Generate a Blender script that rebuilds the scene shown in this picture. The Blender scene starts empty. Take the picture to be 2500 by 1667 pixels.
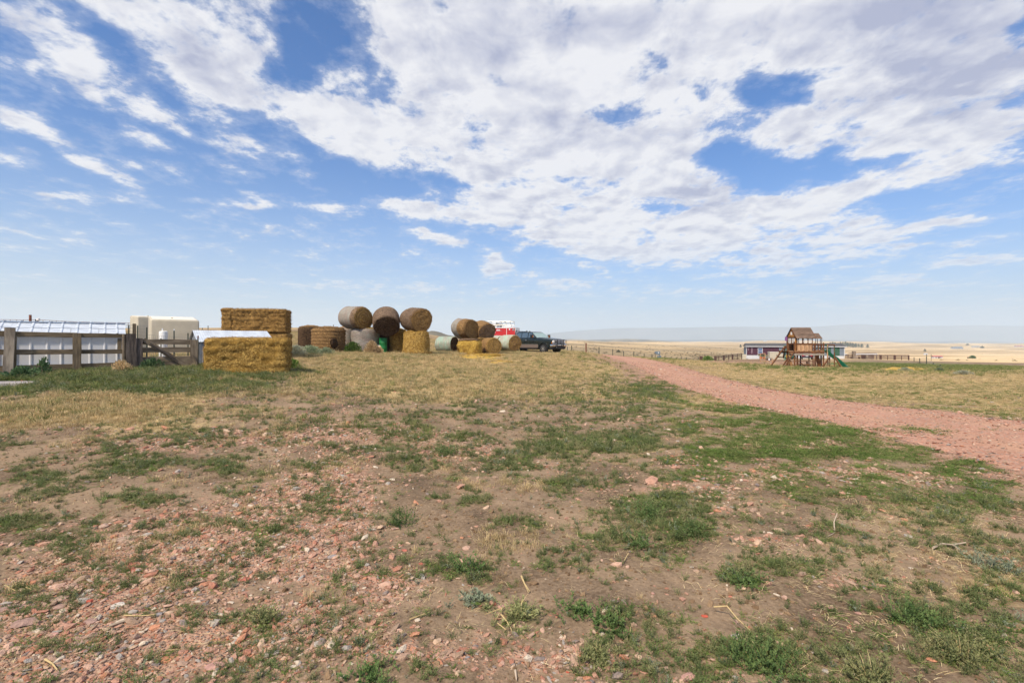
import bpy, bmesh, math, random
import numpy as np
from mathutils import Vector, Matrix, noise as mnoise

random.seed(7)
RNG = np.random.default_rng(11)
R = math.radians
SC = bpy.context.scene
COL = SC.collection

# ------------------------------------------------------------------ camera
F, CX, HY, EYE = 1180.0, 1250.0, 833.5, 1.6      # focal in photo px, principal point, eye height
cam_d = bpy.data.cameras.new('camera')
cam_d.sensor_width = 36.0
cam_d.lens = 36.0 * F / 2500.0
cam_d.clip_start = 0.1
cam_d.clip_end = 60000.0
cam = bpy.data.objects.new('camera', cam_d)
COL.objects.link(cam)
cam.location = (0, 0, EYE)
cam.rotation_euler = (R(90), 0, 0)
SC.camera = cam

SC.view_settings.view_transform = 'Standard'
SC.view_settings.look = 'None'
SC.view_settings.exposure = 0.12
SC.view_settings.gamma = 1.0
SC.view_settings.use_curve_mapping = False
SC.render.engine = 'CYCLES'
SC.cycles.use_denoising = True
SC.cycles.max_bounces = 6
SC.cycles.diffuse_bounces = 3
SC.cycles.glossy_bounces = 3
SC.cycles.transmission_bounces = 4
SC.cycles.transparent_max_bounces = 8
SC.cycles.volume_bounces = 1
SC.cycles.caustics_reflective = False
SC.cycles.caustics_refractive = False

# ------------------------------------------------------------------ sun
SUN_AZ, SUN_EL = R(-148), R(48)                    # azimuth from +Y (view axis), negative = left
sv = Vector((math.sin(SUN_AZ) * math.cos(SUN_EL), math.cos(SUN_AZ) * math.cos(SUN_EL), math.sin(SUN_EL)))
sun_d = bpy.data.lights.new('sun', 'SUN')
sun_d.energy = 5.0
sun_d.angle = R(3)
sun_d.color = (1.0, 0.86, 0.68)
sun = bpy.data.objects.new('sun', sun_d)
COL.objects.link(sun)
sun.rotation_euler = sv.to_track_quat('Z', 'Y').to_euler()
sun.location = (-20, 10, 30)

# ------------------------------------------------------------------ world: sky texture + a broken cloud sheet
class NG:
    """tiny node helper"""
    def __init__(s, tree): s.t = tree; s.n = tree.nodes; s.l = tree.links
    def new(s, typ, **kw):
        nd = s.n.new(typ)
        for k, v in kw.items(): setattr(nd, k, v)
        return nd
    def put(s, sock, v):
        if v is None: return
        if isinstance(v, bpy.types.NodeSocket): s.l.new(v, sock)
        elif isinstance(v, (tuple, list)) and len(v) == 3 and sock.type == 'RGBA': sock.default_value = (*v, 1)
        else: sock.default_value = v
    def math(s, op, a, b=None, c=None, clamp=False):
        nd = s.new('ShaderNodeMath', operation=op, use_clamp=clamp)
        s.put(nd.inputs[0], a); s.put(nd.inputs[1], b); s.put(nd.inputs[2], c)
        return nd.outputs[0]
    def vmath(s, op, a, b=None, c=None, out=0):
        nd = s.new('ShaderNodeVectorMath', operation=op)
        s.put(nd.inputs[0], a)
        if b is not None: s.put(nd.inputs[3] if op == 'SCALE' else nd.inputs[1], b)
        if c is not None: s.put(nd.inputs[2], c)
        return nd.outputs[out]
    def mix(s, f, a, b, blend='MIX'):
        nd = s.new('ShaderNodeMix', data_type='RGBA', blend_type=blend)
        s.put(nd.inputs[0], f); s.put(nd.inputs[6], a); s.put(nd.inputs[7], b)
        return nd.outputs[2]
    def rng(s, v, a, b, c=0.0, d=1.0, interp='SMOOTHSTEP'):
        nd = s.new('ShaderNodeMapRange', interpolation_type=interp)
        s.put(nd.inputs[0], v); s.put(nd.inputs[1], a); s.put(nd.inputs[2], b); s.put(nd.inputs[3], c); s.put(nd.inputs[4], d)
        return nd.outputs[0]
    def noise(s, vec, scale, detail=2, rough=.5, dist=0.0, lac=2.0, dim='3D', out=0):
        nd = s.new('ShaderNodeTexNoise', noise_dimensions=dim)
        s.put(nd.inputs['Vector'], vec); s.put(nd.inputs['Scale'], scale); s.put(nd.inputs['Detail'], detail)
        s.put(nd.inputs['Roughness'], rough); s.put(nd.inputs['Distortion'], dist); s.put(nd.inputs['Lacunarity'], lac)
        return nd.outputs[out]
    def map(s, vec, loc=(0, 0, 0), rot=(0, 0, 0), scale=(1, 1, 1), typ='POINT'):
        nd = s.new('ShaderNodeMapping', vector_type=typ)
        s.put(nd.inputs[0], vec); s.put(nd.inputs[1], loc); s.put(nd.inputs[2], rot); s.put(nd.inputs[3], scale)
        return nd.outputs[0]
    def comb(s, x, y, z=0.0):
        nd = s.new('ShaderNodeCombineXYZ'); s.put(nd.inputs[0], x); s.put(nd.inputs[1], y); s.put(nd.inputs[2], z)
        return nd.outputs[0]
    def sep(s, v):
        nd = s.new('ShaderNodeSeparateXYZ'); s.put(nd.inputs[0], v); return nd.outputs

world = bpy.data.worlds.new('World')
SC.world = world
world.use_nodes = True
g = NG(world.node_tree)
g.n.clear()
tc = g.new('ShaderNodeTexCoord')
D = tc.outputs['Generated']
dx, dy, dz = g.sep(D)
sky = g.new('ShaderNodeTexSky', sky_type='NISHITA')
sky.sun_disc = False
sky.sun_elevation = SUN_EL
sky.sun_rotation = SUN_AZ
sky.altitude = 1200
sky.air_density = 1.3
sky.dust_density = 1.0
sky.ozone_density = 2.5
SKY_STRENGTH = 0.1
skyc = g.vmath('SCALE', sky.outputs[0], SKY_STRENGTH)
skyc = g.vmath('MULTIPLY', skyc, (0.24, 0.78, 1.34))
up = g.math('MAXIMUM', dz, 0.0)
# cloud sheet coordinates (flat sheet overhead), stretched along the wind
den = g.math('ADD', up, 0.13)
P = g.comb(g.math('DIVIDE', dx, den), g.math('DIVIDE', dy, den), 0.0)
# heading-plane coordinates used to place the banks of cloud
dyc = g.math('MAXIMUM', dy, 0.06)
Q = g.comb(g.math('DIVIDE', dx, dyc), g.math('DIVIDE', dz, dyc), 0.0)
warp = g.noise(P, 1.1, 3, .55, dim='2D', out=1)
warp = g.vmath('SUBTRACT', warp, (0.5, 0.5, 0.5))
Qw = g.vmath('MULTIPLY', g.vmath('MULTIPLY_ADD', warp, (0.08, 0.05, 0.0), Q), (1, 1, 0))
Ps = g.vmath('MULTIPLY', P, (1.45, 1.25, 1.0))
Pw = g.vmath('MULTIPLY_ADD', warp, (0.16, 0.16, 0.0), Ps)
n1 = g.noise(Pw, 3.2, 12, .6, 0.0, 2.05, '2D')
n2 = g.noise(g.vmath('ADD', Pw, (7.3, 2.1, 0)), 11.0, 7, .62, 0.0, 2.1, '2D')

def blob_field(lst, U, V):
    """sum of soft ellipses on a grid of heading-plane coordinates"""
    acc = np.zeros_like(U)
    for (cx, cy, rx, ry, rot, amp) in lst:
        x, y = U * F + CX - cx, HY - V * F - cy
        c, s_ = math.cos(R(rot)), math.sin(R(rot))
        d = np.sqrt(((x * c + y * s_) / (rx * 1.5)) ** 2 + ((-x * s_ + y * c) / (ry * 1.5)) ** 2).clip(0, 1)
        d = ((d - 0.2) / 0.8).clip(0, 1)
        acc += amp * (1 - d * d * (3 - 2 * d))
    return acc

U0, U1, V0, V1 = -1.25, 1.25, 0.0, 0.85
def curves_field(Qv, field, rank):
    """field(u, v) as a short sum of products of one-dimensional curves (SVD), each curve a channel of RGB Curves"""
    Uu, S, Vt = np.linalg.svd(field, full_matrices=False)
    q = g.sep(Qv)
    tu = g.rng(q[0], U0, U1, 0, 1, 'LINEAR'); tv = g.rng(q[1], V0, V1, 0, 1, 'LINEAR')
    total = None
    for k in range(0, rank, 3):
        pair = []
        offs = []
        for t, M in ((tu, Uu[:, k:k + 3] * np.sqrt(S[k:k + 3])), (tv, (Vt[k:k + 3].T) * np.sqrt(S[k:k + 3]))):
            lo, hi = M.min(), M.max()
            nd = g.new('ShaderNodeRGBCurve')
            m = nd.mapping; m.use_clip = False
            for c in range(3):
                cu = m.curves[c]
                n = M.shape[0]
                vals = (M[:, c] - lo) / (hi - lo)
                pts = cu.points
                pts[0].location = (0, vals[0]); pts[1].location = (1, vals[-1])
                for i in range(1, n - 1):
                    pts.new(i / (n - 1), vals[i])
            m.update()
            g.put(nd.inputs[1], g.comb(t, t, t))
            w = hi - lo
            pair.append(g.vmath('MULTIPLY_ADD', nd.outputs[0], (w, w, w), (lo, lo, lo)))
        d = g.vmath('DOT_PRODUCT', pair[0], pair[1], out=1)
        total = d if total is None else g.math('ADD', total, d)
    return total
COV = [  # px, py, rx, ry, rotation (clockwise), amplitude
 (130,100,210,55,28,.42),(200,185,90,30,35,.2),(60,60,120,50,20,.2),
 (330,40,190,50,8,.4),(480,130,200,110,32,.55),(560,210,110,80,30,.35),(610,120,70,110,0,.3),
 (690,40,70,22,20,.25),(700,150,40,50,30,.2),
 (760,290,190,60,20,.5),(900,320,200,75,8,.5),(800,210,110,45,30,.35),(950,400,70,25,20,.1),
 (1010,90,190,150,35,.5),(1180,190,260,200,20,.7),(1300,90,250,160,0,.5),(1330,360,260,120,0,.6),(1100,300,160,90,30,.4),
 (1600,440,190,95,10,.65),(1780,470,110,40,0,.35),(1700,520,260,45,0,.45),
 (1600,60,250,100,0,.6),(1900,90,260,130,0,.6),(2200,60,330,140,0,.75),(2400,180,240,130,0,.6),
 (1620,260,150,120,0,.5),(1480,300,200,120,0,.45),(1900,310,130,50,-10,.55),(1750,230,80,60,0,.3),(2200,270,260,100,-5,.6),(2400,350,230,70,-12,.5),(2050,360,120,50,0,.4),
 (1060,510,130,32,10,0.67),(1300,500,180,45,0,0.73),(1450,560,180,55,0,0.83),(1530,630,120,35,0,0.64),(1700,590,180,45,0,0.73),(1900,520,200,45,-12,0.73),(2150,450,200,35,-15,0.70),
 (2060,590,200,50,0,0.57),(1880,650,180,30,0,0.51),(2300,540,160,20,-8,0.47),(2380,640,200,20,-4,0.41),(1210,645,45,24,20,0.67),(1075,580,60,14,12,0.60),(1390,690,120,16,0,0.47),(2150,690,160,20,0,0.41),
 (400,275,105,20,32,0.60),(350,330,65,20,25,0.44),(150,350,190,26,30,0.49),(40,300,90,24,22,0.44),(205,400,70,14,28,0.38),(100,165,30,10,20,0.31),(250,250,40,12,30,0.31),(545,350,40,12,25,0.38),
 (560,492,90,9,4,0.47),(140,485,60,7,2,0.49),(130,436,70,7,8,0.39),(60,568,90,10,8,0.44),(740,425,30,8,20,0.38),(760,510,80,9,12,0.34),(850,700,170,20,4,0.27),(780,425,50,8,25,0.31),(1000,690,180,16,0,0.24),
 (1700,720,300,26,0,0.28),(2200,740,300,24,0,0.26),(1200,715,200,14,0,0.23),
]
HOLE = [(1870,215,95,36,5,.85),(1985,243,70,18,0,.5),(1740,370,55,50,20,.7),(1830,395,110,42,12,.75),(1990,400,130,34,-14,.7),(2160,385,60,16,-10,.4),(1840,462,70,44,-10,.6),
 (1530,115,14,22,0,.55),(1680,85,12,32,30,.6),(1602,155,14,18,0,.6),(1640,190,26,10,25,.5),(1700,222,30,24,30,.55),(1545,45,40,12,20,.4),
 (2480,95,45,32,-30,.8),(2072,68,26,28,20,.7),(2250,172,32,16,0,.5),(2485,256,46,12,-5,.5),(2480,520,120,30,-8,.3),
 (1090,18,50,22,10,.7),(720,95,60,110,-15,.55),(655,205,34,62,0,.6),(850,70,52,120,-25,.6),(930,190,34,90,-40,.55),(1020,285,28,40,-40,.35),(800,245,18,14,0,.3),
 (1590,500,60,20,5,.5),(1385,512,50,16,0,.35),(1120,440,40,26,20,.35),(860,430,150,34,12,.35),(960,460,90,30,10,.35),(300,130,70,30,30,.4),(420,225,60,18,35,.35),
 (1600,520,90,20,0,.2),(2300,455,120,26,-14,.25)]
gu, gv = np.linspace(U0, U1, 160), np.linspace(V0, V1, 90)
GU, GV = np.meshgrid(gu, gv, indexing='ij')
base = curves_field(Qw, 1.2 * blob_field(COV, GU, GV).clip(0, 0.8) - 0.62 * blob_field(HOLE, GU, GV), 30)
# behind and beside the view the same broken cover goes on
beh = g.rng(dy, 0.35, 0.0, 0.0, 0.30)
base = g.math('ADD', base, g.math('MULTIPLY', beh, g.rng(up, 0.08, 0.4)))
base = g.math('ADD', base, g.math('MULTIPLY', g.rng(up, 0.50, 0.68), 0.42))
base = g.math('MINIMUM', base, 0.95)
nn = g.math('ADD', g.math('MULTIPLY', n1, 2.5), g.math('MULTIPLY', n2, 0.9))
dens = g.math('ADD', g.math('SUBTRACT', nn, 1.97), base)
elevfade = g.rng(up, 0.0, 0.22, 0.3, 1.0)
alpha = g.rng(dens, -0.16, 0.50)
alpha = g.math('MULTIPLY', alpha, elevfade)
veil = g.rng(dens, -0.45, 0.25, 0.0, 0.26)             # thin veil around the clouds
alpha = g.math('MAXIMUM', alpha, g.math('MULTIPLY', veil, elevfade))
thick = g.rng(dens, 0.18, 0.95)
n3 = g.noise(Pw, 1.9, 4, .45, 0.0, 2.0, '2D')
n4 = g.noise(g.vmath('ADD', Pw, (0.06, 0.09, 0)), 5.0, 5, .55, 0.2, 2.0, '2D')
n5 = g.noise(Pw, 5.0, 5, .55, 0.2, 2.0, '2D')
relief = g.math('MULTIPLY', g.math('SUBTRACT', n5, n4), 1.5)
DARK = [(1180,130,120,60,20,.25),(500,150,110,50,40,.5),(1700,480,120,40,5,.75),(1500,70,230,60,0,.5),(2350,60,300,130,0,.95),(2450,250,180,90,0,.7),(2150,260,150,60,0,.35),(1250,60,200,60,0,.3),(2250,200,150,50,-10,.4),(1330,250,170,50,30,.4),(1350,310,120,40,20,.35),(2000,30,200,50,0,.4),(1850,80,150,40,0,.25),(1620,330,120,50,0,.3)]
drk = curves_field(Qw, blob_field(DARK, GU, GV), 9)
sh = g.math('MULTIPLY', thick, g.rng(n3, 0.36, 0.60))
sh = g.math('ADD', g.math('MULTIPLY', sh, 0.46), g.math('MULTIPLY', drk, 0.75))
sh = g.math('ADD', sh, relief, clamp=True)
cloudc = g.mix(sh, (0.83, 0.83, 0.86), (0.40, 0.43, 0.58))
# milky air low over the plain
hz = g.rng(up, 0.0, 0.5, 1.0, 0.0, 'LINEAR')
hz = g.math('POWER', hz, 2.9)
left = g.rng(dx, -0.8, 0.7, 1.0, 0.0)
hazec = g.mix(left, (0.50, 0.55, 0.67), (0.70, 0.73, 0.75))
skyh = g.mix(g.math('MULTIPLY', hz, 0.92), skyc, hazec)
final = g.mix(g.math('MULTIPLY', alpha, 0.97), skyh, cloudc)
bg = g.new('ShaderNodeBackground')
g.put(bg.inputs[0], final)
bg.inputs[1].default_value = 1.0
out = g.new('ShaderNodeOutputWorld')
g.l.new(bg.outputs[0], out.inputs[0])
world.cycles.sampling_method = 'MANUAL'
world.cycles.sample_map_resolution = 512

# ------------------------------------------------------------------ helpers
def _hash(ix, iy, seed):
    h = (ix.astype(np.int64) * 374761393 + iy.astype(np.int64) * 668265263 + seed * 974634777) & 0xFFFFFFFF
    h = ((h ^ (h >> 13)) * 1274126177) & 0xFFFFFFFF
    h = h ^ (h >> 16)
    return (h & 0xFFFFFF) / float(0xFFFFFF)
def vnoise(x, y, seed=0):
    x0, y0 = np.floor(x), np.floor(y)
    fx, fy = x - x0, y - y0
    fx, fy = fx * fx * (3 - 2 * fx), fy * fy * (3 - 2 * fy)
    a, b = _hash(x0, y0, seed), _hash(x0 + 1, y0, seed)
    c, d = _hash(x0, y0 + 1, seed), _hash(x0 + 1, y0 + 1, seed)
    return (a * (1 - fx) + b * fx) * (1 - fy) + (c * (1 - fx) + d * fx) * fy
def fbm(x, y, octv=4, seed=0, gain=.5):
    t, a, s = 0.0, 1.0, 0.0
    for o in range(octv):
        t = t + a * vnoise(x * 2 ** o + 17.3 * o, y * 2 ** o - 9.1 * o, seed + o); s += a; a *= gain
    return t / s            # 0..1, mean .5
def sst(x, a, b):
    t = ((x - a) / (b - a)).clip(0, 1) if isinstance(x, np.ndarray) else min(1, max(0, (x - a) / (b - a)))
    return t * t * (3 - 2 * t)

# terrain heights: rows = distance ahead (m), columns = bearing (as photo column)
T_PX = np.array([-160, 0, 300, 500, 740, 900, 1060, 1250, 1400, 1480, 1600, 1700, 1850, 1950, 2100, 2250, 2500, 2660], float)
T_D = np.array([0.3, 4.0, 6.0, 8.0, 10, 13.5, 17, 22, 30, 36, 45, 55, 80, 110, 160, 300, 600, 1100, 1700, 2500, 4000, 9500], float)
def _zf(py, d): return EYE - (py - HY) / F * d
_L = dict()
T_Z = np.zeros((len(T_D), len(T_PX)))
rows = {
 # px        -160   0    300   500   740   900  1060  1250  1400  1480  1600  1700  1850  1950  2100  2250  2500 2660
 0.3:       [0]*18, 4.0: [0]*18,
 6.0:       [.12, .10, .08, .06, .04, .02, 0, 0, 0, 0, 0, 0, 0, 0, 0, 0, 0, 0],
 8.0:       [.32, .30, .25, .20, .14, .10, .06, .03, 0, 0, 0, 0, 0, 0, 0, 0, 0, 0],
 10:        [.50, .48, .42, .36, .27, .20, .13, .07, .03, 0, 0, 0, 0, -.02, -.03, -.03, -.04, -.04],
 13.5:      [.76, .76, .72, .68, .50, .38, .28, .14, .06, .03, 0, -.02, -.04, -.06, -.08, -.10, -.12, -.12],
 17:        [.84, .84, .82, .80, .66, .52, .40, .22, .12, .07, .02, -.03, -.08, -.10, -.14, -.16, -.18, -.18],
 22:        [.95, .95, .95, .92, .84, .70, .52, .32, .22, .12, .04, -.05, -.13, -.18, -.22, -.26, -.28, -.28],
 30:        [1.15, 1.15, 1.12, 1.10, 1.05, .98, .78, .48, .38, .20, .06, -.10, -.26, -.34, -.38, -.42, -.44, -.44],
 36:        [1.4, 1.4, 1.35, 1.3, 1.28, 1.15, .80, .56, .48, .24, .04, -.14, -.36, -.44, -.50, -.56, -.60, -.60],
 45:        [1.9, 1.9, 1.8, 1.75, 1.75, 1.55, 1.05, .60, .55, .22, -.02, -.26, -.46, -.54, -.66, -.78, -.90, -.90],
 55:        [2.5, 2.5, 2.4, 2.4, 2.4, 2.1, 1.5, .72, .50, .05, -.25, -.55, -.80, -.86, -.98, -1.15, -1.3, -1.3],
 80:        [3.9, 3.9, 3.9, 3.95, 4.0, 3.6, 2.7, .9, -.6, -1.2, -1.8, -1.6, -1.5, -1.45, -1.6, -1.9, -2.1, -2.1],
 110:       [3.6, 3.6, 3.6, 3.9, 4.2, 3.9, 3.0, 0, -2.0, -3.0, -3.2, -2.8, -2.2, -2.2, -2.3, -2.5, -2.8, -2.8],
 160:       [2, 2, 2, 3, 3.6, 3.2, 1.0, -1.5, -4, -5, -5, -5, -4.6, -4.6, -4.6, -4.8, -5.2, -5.2],
}
for k, v in rows.items(): T_Z[list(T_D).index(k)] = v
def row_px(d, pts):
    xs, ys = zip(*pts)
    T_Z[list(T_D).index(d)] = _zf(np.interp(T_PX, xs, ys), d)
row_px(300, [(0,850),(1060,850),(1300,852),(1400,846),(1600,864),(1800,872),(2060,872),(2500,876)])
row_px(600, [(0,845),(1060,842),(1400,838),(1600,850),(1800,858),(2060,862),(2500,868)])
row_px(1100,[(0,845),(1060,836),(1380,832),(1600,841),(1800,850),(2060,852),(2500,860)])
row_px(1700,[(0,842),(1060,838),(1400,836),(1600,838),(1800,840),(2100,845),(2500,850)])
row_px(2500,[(0,838),(1060,836),(1400,835),(1640,836),(1800,834),(2060,831),(2160,832),(2250,836),(2500,839.5)])
row_px(4000,[(0,838),(2660,842)])
row_px(9500,[(0,834.6),(2660,834.6)])
# resample on a regular (bearing, log distance) table and soften
NU, ND = 240, 420
PXA, PXB = T_PX[0], T_PX[-1]
LA, LB = math.log(T_D[0]), math.log(T_D[-1])
_px = np.linspace(PXA, PXB, NU); _ld = np.linspace(LA, LB, ND)
tmp = np.array([np.interp(_px, T_PX, r) for r in T_Z])
TAB = np.array([np.interp(_ld, np.log(T_D), tmp[:, j]) for j in range(NU)])      # NU x ND
def _soft(a, k, axis):
    ker = np.hanning(2 * k + 3)[1:-1]; ker /= ker.sum()
    pad = [(0, 0), (0, 0)]; pad[axis] = (k, k)
    b = np.pad(a, pad, mode='edge')
    return np.apply_along_axis(lambda r: np.convolve(r, ker, 'valid'), axis, b)
TAB = _soft(_soft(TAB, 7, 0), 5, 1)
AMAX = math.atan2(PXB - CX, F)
def _lookup(x, y):
    a = np.arctan2(x, y); r = np.hypot(x, y)
    ac = np.clip(a, -AMAX, AMAX)
    d = np.maximum(r * np.cos(ac), 0.31)
    u = ((CX + F * np.tan(ac)) - PXA) / (PXB - PXA) * (NU - 1)
    v = (np.log(d) - LA) / (LB - LA) * (ND - 1)
    u = np.clip(u, 0, NU - 1.001); v = np.clip(v, 0, ND - 1.001)
    i, j = u.astype(int), v.astype(int); fu, fv = u - i, v - j
    z = (TAB[i, j] * (1 - fu) + TAB[i + 1, j] * fu) * (1 - fv) + (TAB[i, j + 1] * (1 - fu) + TAB[i + 1, j + 1] * fu) * fv
    back = sst(np.abs(a), AMAX + .3, 2.6)
    zb = -np.minimum(r, 3000) * 0.004
    return z * (1 - back) + zb * back
# gravel road: left and right edges (photo px, d)
ROAD_C = np.array([(9.2, -6), (8.6, 0), (8.3, 5), (8.35, 9.6), (7.6, 13), (7.5, 17), (8.0, 22), (8.9, 28), (9.6, 35), (10.3, 45), (10.9, 56), (12.5, 75), (16, 100)], float)
ROAD_W = np.array([2.2, 2.2, 2.15, 1.95, 1.75, 1.55, 1.5, 1.6, 1.65, 1.75, 1.8, 1.9, 2.0]) # half widths
_t = np.linspace(0, 1, len(ROAD_C)); _tt = np.linspace(0, 1, 160)
RC = np.stack([np.interp(_tt, _t, ROAD_C[:, 0]), np.interp(_tt, _t, ROAD_C[:, 1])], 1)
RC[:, 0] = _soft(RC[:, :1], 9, 0)[:, 0]
RW = np.interp(_tt, _t, ROAD_W)
# a branch to the house yard
BR = np.array([(13.0, 66), (20, 72), (30, 80), (42, 88), (52, 98)], float)
def road_dist(x, y):
    """signed distance in half-widths: 1 at the edge (main road)"""
    xc = np.interp(y, RC[:, 1], RC[:, 0]); w = np.interp(y, RC[:, 1], RW)
    slope = np.interp(y, RC[:, 1], np.gradient(RC[:, 0], RC[:, 1]))
    return np.abs(x - xc) / np.sqrt(1 + slope ** 2) / w
def terrain_base(x, y):
    z = _lookup(x, y)
    r = np.hypot(x, y)
    far = sst(r, 150, 700)
    z = z + (fbm(x / 160, y / 160, 4, 5) - .5) * 8.0 * far + (fbm(x / 420 + 3, y / 260, 3, 6) - .5) * 16 * sst(r, 500, 1100) * (1 - sst(r, 2600, 4200))
    z = z + (fbm(x / 9, y / 9, 3, 9) - .5) * 0.16 * sst(r, 6, 20) * (1 - sst(r, 60, 120)) + (fbm(x / 14, y / 14, 3, 19) - .5) * 1.0 * sst(r, 90, 220)
    return z
def terrain(x, y):
    x, y = np.asarray(x, float), np.asarray(y, float)
    z = terrain_base(x, y)
    r = np.hypot(x, y)
    rd = road_dist(x, y)
    onroad = 1 - sst(rd, .8, 1.15)
    near = 1 - sst(r, 25, 60)
    lump = (fbm(x * 1.7, y * 1.7, 4, 21) - .5) * 0.075 + (fbm(x * 9, y * 9, 3, 31) - .5) * 0.022
    z = z + lump * near * (1 - .7 * onroad)
    # shallow washed-out rut and dark pit left of centre
    rut = np.exp(-((x - (-1.95 + (y - 7.2) * -.9)) / 0.9) ** 2 - ((y - 7.35) / 0.30) ** 2)
    z = z - 0.07 * rut
    return z
def tz(x, y): return float(terrain(np.array([x]), np.array([y]))[0])
def P3(px, py, d): return Vector(((px - CX) / F * d, d, EYE - (py - HY) / F * d))
def gpt(px, d):
    x = (px - CX) / F * d
    return Vector((x, d, tz(x, d)))

# ---------------- ground cover zones (positions read as photo bearings, turned into places on the ground)
def bl(px, py, L):
    t = np.zeros_like(px)
    for (cx, cy, rx, ry, a) in L:
        t = t + a * np.exp(-((px - cx) / rx) ** 2 - ((py - cy) / ry) ** 2)
    return t
GREEN = [ # px, py, rx, ry, amount
 (120,926,260,16,.85),(420,918,230,18,1.0),(620,908,110,14,.8),(560,952,200,14,.45),(60,950,90,18,.6),(300,955,140,12,.5),(230,900,230,8,.5),
 (420,1090,60,12,.8),(290,1105,70,14,.5),(480,1075,50,8,.5),(350,1130,90,16,.6),(540,1145,60,10,.9),(590,1205,50,14,.7),(300,1220,80,18,.8),(750,1145,34,12,.5),(640,1160,40,8,.5),(745,1215,30,14,.7),(690,1200,24,8,.4),
 (80,1165,80,24,.4),(30,1280,60,30,.9),(130,1320,80,14,.5),(210,1360,60,20,.5),(430,1400,60,16,.6),(640,1300,30,16,.6),(560,1290,60,12,.4),(780,1080,40,8,.5),(870,1050,30,6,.6),(850,1085,60,10,.6),
 (925,1048,20,6,.7),(1000,1030,30,6,.5),(1035,1045,25,6,.5),(1090,1103,34,11,1.0),(1030,1070,30,7,.6),(1190,1035,50,7,.7),(1150,1060,40,8,.4),(1005,1125,40,9,.7),(1050,1142,28,8,.6),(1120,1165,26,9,.7),(1170,1150,50,10,.5),(1250,1115,90,14,.6),(1260,1140,70,10,.5),
 (1450,1090,130,22,1.0),(1370,1085,60,10,.5),(1540,1080,60,14,.6),(1340,1185,50,14,.8),(1250,1165,50,12,.4),(1470,1175,60,12,.5),(1380,1070,30,10,.4),
 (970,1270,60,16,.9),(1105,1240,60,16,.7),(1170,1220,30,12,.5),(1250,1265,30,14,.5),(1390,1240,40,10,.4),(1620,1240,90,30,1.0),(1500,1320,60,24,.6),(1600,1290,40,14,.4),(1680,1300,50,28,.9),
 (1700,990,60,10,0.41),(1880,1030,130,14,0.75),(1800,1000,80,10,0.48),(1960,1060,90,14,0.88),(1860,1080,120,18,0.54),(1760,1105,110,20,0.68),(1950,1110,120,18,0.68),(2040,1060,70,10,0.68),(2160,1105,110,12,0.75),(2090,1090,80,12,0.41),(2200,1150,110,16,0.61),(2370,1135,100,12,0.61),(2340,1165,80,14,0.54),(2450,1190,70,14,0.41),
 (1700,1045,60,12,0.41),(1560,1005,40,8,0.27),(1600,965,40,8,0.34),(1580,940,30,6,0.34),(1650,975,60,7,0.34),(1600,950,50,20,0.27),(1690,935,30,5,0.27),(1730,1150,80,20,0.34),(1620,1140,60,14,0.34),(1660,1180,60,14,0.34),(1900,1190,80,16,0.34),(2060,1190,70,14,0.34),(2120,1240,80,18,0.34),(2230,1220,50,14,0.48),(2400,1220,100,24,0.48),(2330,1270,110,26,0.48),(2050,1290,90,22,0.34),(2200,1330,120,24,0.34),(2450,1310,60,20,0.34),
 (2250,1050,110,8,.8),(2400,1055,120,8,.7),(2320,1065,100,8,.5),
 (1820,1420,60,24,.8),(1950,1400,70,20,.4),(1480,1510,34,20,.8),(1420,1490,40,20,.5),(1460,1590,30,24,.7),(1850,1590,90,44,1.0),(2230,1510,90,24,.8),(2330,1600,90,36,.8),(2120,1450,100,26,.5),(2100,1400,70,20,.4),(2450,1550,80,50,.6),(2380,1450,80,30,.5),
 (640,1510,40,24,.6),(900,1600,60,30,.5),(1130,1400,60,26,.8),(1270,1490,50,20,.7),(1160,1480,30,20,.5),(1060,1490,30,16,.5),(500,1490,40,16,.4),(100,1470,60,18,.4),(340,1640,70,24,.6),(60,1640,70,24,.5),(130,1610,60,20,.3),(780,1480,30,14,.4),
 (900,1650,60,20,.5),(1010,1640,40,20,.4),(1700,1480,60,20,.3),
]
DRY = [ # straw-coloured grass
 (100,1010,260,34,1.1),(330,985,140,26,.6),(380,1040,120,14,.4),(900,905,320,30,.9),(700,960,200,16,.5),(1200,900,260,40,.9),(1150,960,240,26,.35),(1400,930,110,36,.5),(300,1000,160,20,.5),
 (2250,950,380,36,1.2),(1950,930,160,26,1.1),(2450,980,120,26,.9),(1800,905,90,12,1.0),(1650,880,90,8,1.0),(2000,1250,60,14,.2),(2400,1450,160,60,.4),(2100,1350,160,40,.35),(2300,1240,160,30,.3),(1580,1300,60,20,.5),(700,1000,160,16,.3),
]
GRAVEL = [
 (550,1075,260,30,.6),(700,1060,160,16,.5),(850,1160,120,40,.55),(620,1240,260,50,.5),(760,1200,120,40,.6),(450,1330,340,60,.8),(780,1340,140,60,.7),(250,1450,330,90,.7),(700,1520,240,90,.45),(150,1600,260,80,.7),(500,1600,300,60,.5),(950,1430,110,60,.5),(1100,1600,240,60,.45),(1400,1610,160,50,.4),(950,1060,100,16,.5),(1180,1090,130,16,.5),(1090,1100,120,30,.4),(1700,1120,60,30,.4),(1650,1200,120,24,.5),(1850,1160,120,16,.3),(1800,1250,80,20,.35),
 (1900,1330,100,20,.5),(2080,1420,110,30,.4),(1750,1400,60,20,.25),(2100,1150,160,14,.6),(1980,1085,90,8,.8),(2320,1170,150,14,.4),(870,1250,60,60,.4),(300,1100,120,20,.3),(1350,1130,60,14,.3),(800,1020,80,10,.3),
]
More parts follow.
